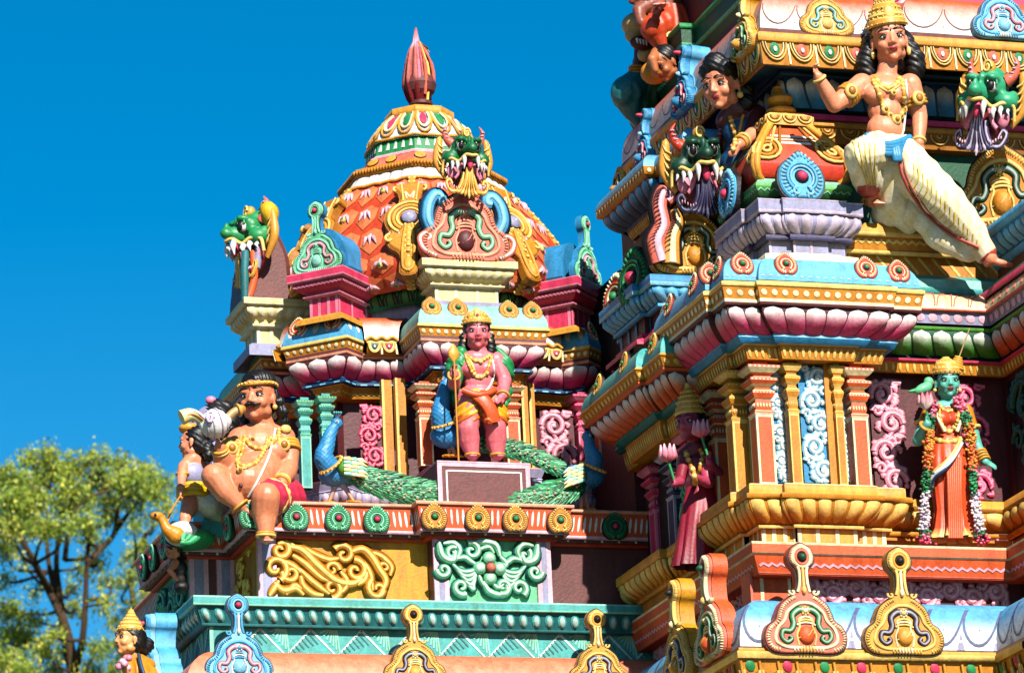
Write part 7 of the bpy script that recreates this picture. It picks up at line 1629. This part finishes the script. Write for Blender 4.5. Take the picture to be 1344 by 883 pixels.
mb.ell(T(0, -.12, .48), (.09, .09, .05), 'gold2', None, 12, 8); ring(mb, J(240, 622, -.05), (0, 0, 1), .05, .014, 'gold2'); ring(mb, J(238, 642, -.16), (.2, .2, 1), .035, .012, 'gold2'); mb.tube([J(238, 648, -.2), J(222, 674, -.3)], .008, 'gold', 5); build('trim', mb, M_STAT, th)
p_ = lambda x, y, d=0: at(x, y, 3.5+d)
tg = statue('goose_statue', 'orange headed goose statue with white body carrying the small rider', 'goose', p_(235, 715))
F_ = Fig(); F_.ell(p_(206, 677), (.06, .045, .04), 'gold'); F_.cap(p_(206, 677), p_(199, 675), .03, .015, '#B5651A'); F_.chain(cr([p_(208, 677), p_(214, 684), p_(219, 694), p_(230, 702)], 4), [.035, .035, .036, .037, .038, .04, .042, .045, .05, .055, .06, .07, .08], '#D98A1E'); F_.ell(p_(238, 700, .2), (.14, .2, .1), 'white'); F_.ell(p_(252, 708, .3), (.2, .25, .08), 'green'); F_.make('body', tg, .009, 2)
mb = MB(); mb.tube(cr([p_(214, 676), p_(219, 684), p_(222, 676), p_(224, 672)]), .012, 'gold2', 6); mb.ell(p_(204, 675, -.05), .012, 'black', None, 6, 5)
for k in range(6): mb.tube(cr([p_(262-k*4, 705-k, -.05), p_(250-k*2, 712-k, -.1), p_(236+k, 712-k, -.12)]), [.012]+[.022]*9+[.008]*6, ['green', 'lgreen'][k % 2], 6)
build('wing', mb, M_STAT, tg)
tc = thing('saddle_block', 'green stepped block behind the small rider', 'block', p_(285, 700, .3)); mb = MB(); a, b = p_(268, 700, .3), p_(300, 700, .3); mb.box(((a.x+b.x)/2, a.y+.2, a.z+.13), (b.x-a.x, .4, .26), 'teal'); mb.box(((a.x+b.x)/2, a.y+.2, a.z+.28), (b.x-a.x+.06, .46, .05), 'lgreen'); build('block', mb, None, tc)
# J lavender faced figure behind the conch
th, F_, T, R, J = simple_figure('lavender_statue', 'lavender skinned black haired statue half hidden behind the seated man', 3.95, (275, 558, 0), .36, 82, 0, (284, 590, .0), ((272, 606, 0), (298, 600, .1)), (288, 620, 0), (292, 650, .05), 'lav', ['lav', 'lav', 'lilac'],
    arms=(((274, 606, -.02), (270, 622, -.1), (272, 604, -.2), ((-.2, -.3, 1), (-1, 0, 0), .8), 'lav'),), haircurl=((.0, .2, .45, .22), (0, .4, .4, .24), (.1, .5, .1, .24), (.2, .5, -.3, .24), (.3, .45, -.6, .22), (-.2, .5, -.2, .22), (.1, .5, -.8, .2)))
mb = MB(); mb.ell(T(.0, .05, .62), (.05, .05, .04), 'pink', None, 8, 6); ring(mb, J(292, 606, -.05), (0, 0, 1), .09, .02, 'sky'); build('trim', mb, M_STAT, th)
# H goddess bottom left
th, F_, T, R, J = simple_figure('cloaked_statue', 'crowned goddess statue in a mustard cloak facing left at the bottom left', 3.2, (169, 839, 0), .27, 76, -3, (176, 862, .04), ((166, 872, -.02), (196, 872, .08)), (181, 884, 0), (186, 915, .05), '#E8A060', ['gold', 'gold', 'gold'],
    arms=(((170, 874, -.05), (172, 892, -.15), (164, 878, -.25), ((-.4, -.2, .8), (-1, 0, 0), .7), 'gold'),), crown_rows=[(.38, -.08), (.42, -.02), (.40, .06), (.36, .1), (.37, .16), (.28, .24), (.29, .30), (.2, .36), (.21, .42), (.12, .48), (.13, .54), (.06, .62), (0, .74)], haircurl=((.0, .62, -.1, .24), (.0, .55, -.25, .18)), vox=.008)
mb = MB(); P1 = [[J(x, y, d) for x, y, d in r] for r in (((182, 858, -.05), (190, 862, .05), (196, 868, .15)), ((184, 872, -.1), (200, 874, .0), (208, 878, .15)), ((190, 890, -.15), (210, 892, .0), (216, 893, .15)), ((194, 905, -.15), (214, 905, .0), (220, 905, .15)))]
mb.grid(P1, '#D99418', True); mb.tube(cr([J(182, 858, -.06), J(185, 872, -.12), J(191, 890, -.17)]), .016, 'navy', 6); build('cloak', mb, M_STAT, th)
p = J(163, 870, -.28); o = MB()
for k in range(7): o.ell(p+Vector((random.uniform(-.05, .05), random.uniform(-.04, .04), random.uniform(-.04, .05))), .03, jit(['pink', 'lpink'][k % 2]), None, 8, 6)
tag(build('flower_offering', o, M_STAT), 'pale pink flower held by the goddess in the mustard cloak', 'flower')
# small dark crouching figure under the goose
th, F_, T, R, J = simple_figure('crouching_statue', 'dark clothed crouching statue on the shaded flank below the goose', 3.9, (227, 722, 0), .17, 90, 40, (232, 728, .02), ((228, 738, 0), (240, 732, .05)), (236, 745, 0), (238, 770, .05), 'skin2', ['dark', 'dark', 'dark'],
    arms=(((230, 738, -.03), (223, 748, -.08), (232, 760, -.1), None, 'skin2'),), vox=.009)
# I statue group at the top of the side wall
Yi = 3.5
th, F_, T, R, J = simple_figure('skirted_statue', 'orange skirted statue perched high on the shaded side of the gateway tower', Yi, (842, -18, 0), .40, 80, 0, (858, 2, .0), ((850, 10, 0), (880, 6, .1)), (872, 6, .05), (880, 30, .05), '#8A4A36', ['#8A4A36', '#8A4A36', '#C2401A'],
    arms=(((850, 8, -.02), (838, 14, -.05), (842, 30, -.1), None, '#8A4A36'),), legs=(([(878, 26, 0), (858, 38, -.1), (868, 60, -.1)], [.36, .32, .16], '#C2401A'),), folds=True)
mb = MB(); drape_skirt(mb, [J(884, 8, -.05), J(887, 24, -.05), J(889, 40, -.05), J(890, 54, -.05)], [.10, .14, .17, .19], '#D8431A', 7, .2, 'gold3', 60); F2 = Fig(); foot(F2, J(868, -2, -.2), Vector((-.5, -1, -.3)), .3, C_('#B4684A'), 'lpink'); build('skirt', mb, M_STAT, th, 'orange pleated skirt with a gold hem'); F2.make('foot', th, .012, 2)
J2 = lambda x, y, d=0: at(x, y, 3.7+d)
th = statue('snarling_mount_statue', 'tan open mouthed beast statue under the orange skirted figure', 'carved beast', J2(850, 75)); F_ = Fig(); F_.ell(J2(850, 34), (.25, .2, .14), 'tan'); F_.cap(J2(848, 36), J2(831, 46), .14, .08, 'tan'); F_.cap(J2(856, 60), J2(846, 72), .1, .07, 'tan'); F_.ell(J2(866, 50), (.16, .2, .22), '#8A6A3A'); F_.make('head', th, .014, 3)
mb = MB(); mb.ell(J2(843, 57, -.08), (.12, .06, .07), '#5A1018', None, 12, 8); [mb.tube([J2(836+k*4, 51+k, -.13), J2(837+k*4, 57+k, -.14)], [.016, .004], 'white', 6) for k in range(4)]; mb.ell(J2(846, 30, -.2), .03, 'black', None, 8, 6); build('mouth', mb, M_STAT, th)
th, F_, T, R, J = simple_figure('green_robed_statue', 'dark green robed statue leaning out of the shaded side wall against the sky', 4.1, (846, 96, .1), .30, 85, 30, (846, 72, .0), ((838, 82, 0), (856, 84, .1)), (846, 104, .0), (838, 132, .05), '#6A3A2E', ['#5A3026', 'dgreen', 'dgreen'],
    arms=(((840, 62, -.02), (838, 84, -.05), (830, 104, -.05), None, '#6A3A2E'),), legs=(([(842, 100, 0), (824, 122, -.05), (832, 146, .0), (840, 160, 0)], [.35, .55, .35, .25], 'dteal'), ([(852, 110, 0), (845, 140, .05), (842, 158, .1)], [.5, .5, .4], 'dgreen')), folds=True)
mb = MB(); [ring(mb, J(836, 90+k*4, -.05), (.1, 0, 1), .07, .014, 'gold') for k in range(3)]; build('jewellery', mb, M_STAT, th)
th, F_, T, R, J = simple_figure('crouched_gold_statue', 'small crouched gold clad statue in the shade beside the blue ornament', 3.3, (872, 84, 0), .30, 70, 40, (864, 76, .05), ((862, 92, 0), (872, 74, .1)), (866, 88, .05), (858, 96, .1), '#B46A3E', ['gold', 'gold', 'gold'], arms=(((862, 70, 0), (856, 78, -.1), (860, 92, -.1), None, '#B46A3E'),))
# ================================================================== trees, ground
def leaf_mat():
    m = bpy.data.materials.new('foliage'); m.use_nodes = True; t = m.node_tree; n = t.nodes; L = t.links; b = n['Principled BSDF']
    a = n.new('ShaderNodeVertexColor'); a.layer_name = 'Col'; L.new(a.outputs[0], b.inputs['Base Color']); b.inputs['Roughness'].default_value = .45; b.inputs['Specular IOR Level'].default_value = .35
    tr = n.new('ShaderNodeBsdfTranslucent'); L.new(a.outputs[0], tr.inputs[0]); mx = n.new('ShaderNodeMixShader'); mx.inputs[0].default_value = .35; L.new(b.outputs[0], mx.inputs[1]); L.new(tr.outputs[0], mx.inputs[2]); L.new(mx.outputs[0], n['Material Output'].inputs[0]); return m
M_LEAF = leaf_mat(); M_BARK = paint_mat('bark', rough=.85, bump=.6, grime=.2, spec=.1, scale=.3)
def tree(label, Yt, base_px, trunk, clumps, seed, leaves=520):
    rnd = np.random.default_rng(seed); rr = random.Random(seed)
    base = at(*base_px, Yt); base = Vector((base.x, base.y, 0)); th = thing('eucalyptus_tree', label, 'tree', base, None)
    mpp = (at(101, 800, Yt)-at(100, 800, Yt)).length
    mb = MB()
    for pts, r0, r1 in trunk:
        P = [base if p is None else at(p[0], p[1], Yt+p[2]) for p in pts]; P = cr(P, 6); mb.tube(P, [r0+(r1-r0)*i/(len(P)-1) for i in range(len(P))], mix('#5A4836', '#3E3024', rr.random()), 8)
    cl = []
    for (px, py, r, dy) in clumps:
        c = at(px, py, Yt+dy); R = r*mpp*rr.uniform(.72, 1.12); cl.append((c, R))
    # limbs from the stems to the clumps
    stems = [at(p[0], p[1], Yt+p[2]) for pts, a, b in trunk for p in pts if p]
    for c, R in cl:
        s = min(stems, key=lambda q: (q-c).length+max(0, q.z-c.z)*3); m = s.lerp(c, .5)+Vector((rr.uniform(-.3, .3), rr.uniform(-.3, .3), -.1*(c-s).length)); mb.tube(cr([s, m, c], 5), [.05, .045, .045, .04, .04, .035, .03, .03, .025, .02, .012], '#4A3A2C', 6)
        for k in range(4): e = c+Vector((rr.uniform(-1, 1), rr.uniform(-1, 1), rr.uniform(-.6, .8)))*R; mb.tube([c.lerp(m, .2), c.lerp(e, .5)+Vector((0, 0, .05)), e], [.016, .012, .006], '#5A4838', 5)
    build('trunk', mb, M_BARK, th)
    V = []; C = []; n_tot = 0
    for c, R in cl:
        tw = max(9, int(R*R*330)); 
        for _ in range(tw):
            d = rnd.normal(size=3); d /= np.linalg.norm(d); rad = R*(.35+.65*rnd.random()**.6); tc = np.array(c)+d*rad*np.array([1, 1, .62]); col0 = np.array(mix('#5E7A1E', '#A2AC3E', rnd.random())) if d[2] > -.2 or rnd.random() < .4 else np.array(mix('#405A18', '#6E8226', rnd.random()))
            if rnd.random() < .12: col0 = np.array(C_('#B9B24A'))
            for _k in range(rnd.integers(14, 26)):
                p = tc+rnd.normal(size=3)*np.array([.12, .12, .13]); L = rnd.uniform(.07, .14); w_ = L*rnd.uniform(.16, .26); ax = rnd.normal(size=3)*np.array([.7, .7, .5])+np.array([0, 0, -.75]); ax /= np.linalg.norm(ax); sd_ = np.cross(ax, rnd.normal(size=3)); sd_ /= np.linalg.norm(sd_)
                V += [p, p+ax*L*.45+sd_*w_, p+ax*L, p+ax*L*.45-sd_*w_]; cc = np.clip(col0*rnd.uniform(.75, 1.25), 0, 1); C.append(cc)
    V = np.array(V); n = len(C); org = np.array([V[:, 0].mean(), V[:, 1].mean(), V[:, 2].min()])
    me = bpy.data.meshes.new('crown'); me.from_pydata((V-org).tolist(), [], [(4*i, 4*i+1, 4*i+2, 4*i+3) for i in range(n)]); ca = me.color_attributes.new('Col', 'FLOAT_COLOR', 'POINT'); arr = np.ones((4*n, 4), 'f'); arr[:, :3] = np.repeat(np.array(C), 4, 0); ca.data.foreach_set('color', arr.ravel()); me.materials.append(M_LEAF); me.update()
    o = bpy.data.objects.new('crown', me); COL.objects.link(o); place(o, Vector(org), th); return th
rc = random.Random(11)
def cl(lst): return [(x, y, r, rc.uniform(-2.5, 2.5)) for x, y, r in lst]
C1 = cl([(10, 625, 22), (38, 600, 16), (30, 632, 24), (62, 596, 13), (66, 622, 24), (95, 612, 20), (98, 640, 24), (128, 602, 18), (130, 630, 24), (160, 606, 16), (165, 632, 22), (188, 618, 18), (196, 642, 18), (212, 634, 15), (215, 652, 13), (20, 660, 26), (52, 655, 24), (84, 664, 22), (116, 660, 22), (150, 656, 18), (178, 662, 14), (8, 690, 22), (34, 688, 20), (60, 692, 18), (110, 688, 18), (140, 678, 14), (86, 690, 12), (120, 712, 13), (126, 735, 12),
  (6, 722, 16), (30, 735, 10), (10, 800, 24), (40, 812, 18), (20, 838, 26), (55, 852, 20), (6, 868, 22), (85, 858, 14), (100, 800, 13), (96, 770, 12), (108, 745, 9), (70, 830, 9), (138, 790, 12), (130, 850, 14), (30, 880, 20), (70, 882, 16), (120, 880, 16), (150, 876, 10), (140, 760, 10), (45, 775, 12), (8, 760, 10)])
tree('spreading eucalyptus tree with yellow green leaves and forked dark limbs at the left edge', 62, (95, 1400), [([None, (105, 1100, 0), (100, 960, 0), (97, 883, 0), (85, 820, 0), (62, 770, 0), (35, 720, 0), (15, 690, 0)], .20, .05), ([(97, 890, 0), (84, 830, .5), (78, 780, .5), (74, 740, .5), (78, 690, 0)], .12, .05), ([(80, 800, .5), (66, 750, 1), (60, 700, 1)], .09, .04), ([(66, 775, 0), (45, 740, -1), (28, 700, -1)], .09, .04), ([(97, 885, 0), (108, 840, -1), (112, 790, -1), (114, 740, -1), (118, 690, -1)], .09, .04), ([(85, 735, 0), (90, 700, 0), (105, 660, 0), (150, 640, 0)], .07, .03), ([(114, 740, -1), (132, 720, -1), (150, 700, -1), (155, 670, 0)], .09, .04)], C1, 3)
C2 = cl([(175, 688, 11), (200, 676, 12), (222, 668, 10), (190, 720, 14), (168, 730, 12), (215, 712, 12), (178, 752, 14), (205, 745, 13), (160, 765, 10), (190, 780, 15), (215, 775, 12), (170, 800, 14), (200, 808, 14), (150, 815, 10), (178, 830, 14), (210, 840, 14), (160, 850, 14), (190, 862, 14), (225, 800, 12), (230, 740, 10), (240, 775, 10), (148, 880, 14), (200, 885, 14), (240, 820, 10)])
tree('slimmer eucalyptus tree with a pale trunk standing behind the shrine corner', 70, (196, 1400), [([None, (194, 1100, 0), (192, 950, 0), (192, 860, 0), (193, 800, 0), (192, 750, 0), (190, 700, 0)], .19, .05), ([(193, 850, 0), (205, 800, 0), (208, 750, 0)], .12, .05), ([(193, 840, 0), (176, 790, 0), (170, 750, 0)], .12, .05)], C2, 8)
# ground
mg = bpy.data.materials.new('ground'); mg.use_nodes = True; t = mg.node_tree; b = t.nodes['Principled BSDF']; tx = t.nodes.new('ShaderNodeTexNoise'); tx.inputs['Scale'].default_value = .6; tx.inputs['Detail'].default_value = 8; cr2 = t.nodes.new('ShaderNodeValToRGB'); cr2.color_ramp.elements[0].color = (.035, .05, .02, 1); cr2.color_ramp.elements[1].color = (.10, .10, .06, 1); g = t.nodes.new('ShaderNodeNewGeometry'); t.links.new(g.outputs['Position'], tx.inputs[0]); t.links.new(tx.outputs[0], cr2.inputs[0]); t.links.new(cr2.outputs[0], b.inputs['Base Color']); b.inputs['Roughness'].default_value = .9
me = bpy.data.meshes.new('ground'); me.from_pydata([(-1500, -1500, 0), (1500, -1500, 0), (1500, 1500, 0), (-1500, 1500, 0)], [], [(0, 1, 2, 3)]); me.materials.append(mg)
go = bpy.data.objects.new('ground', me); COL.objects.link(go); go['kind'] = 'structure'
GR = {'peacock': 'peacock statues around the plinth', 'garland': 'flower garlands on the green goddess', 'carved beast': 'carved beast heads on the towers', 'tree': 'eucalyptus trees behind the temple', 'flower': 'lotus buds held by the statues'}
for o in list(COL.objects):
    if o.parent is None and o.get('category') in GR and 'mount' not in o.name and 'offering' not in o.name: o['group'] = GR[o['category']]
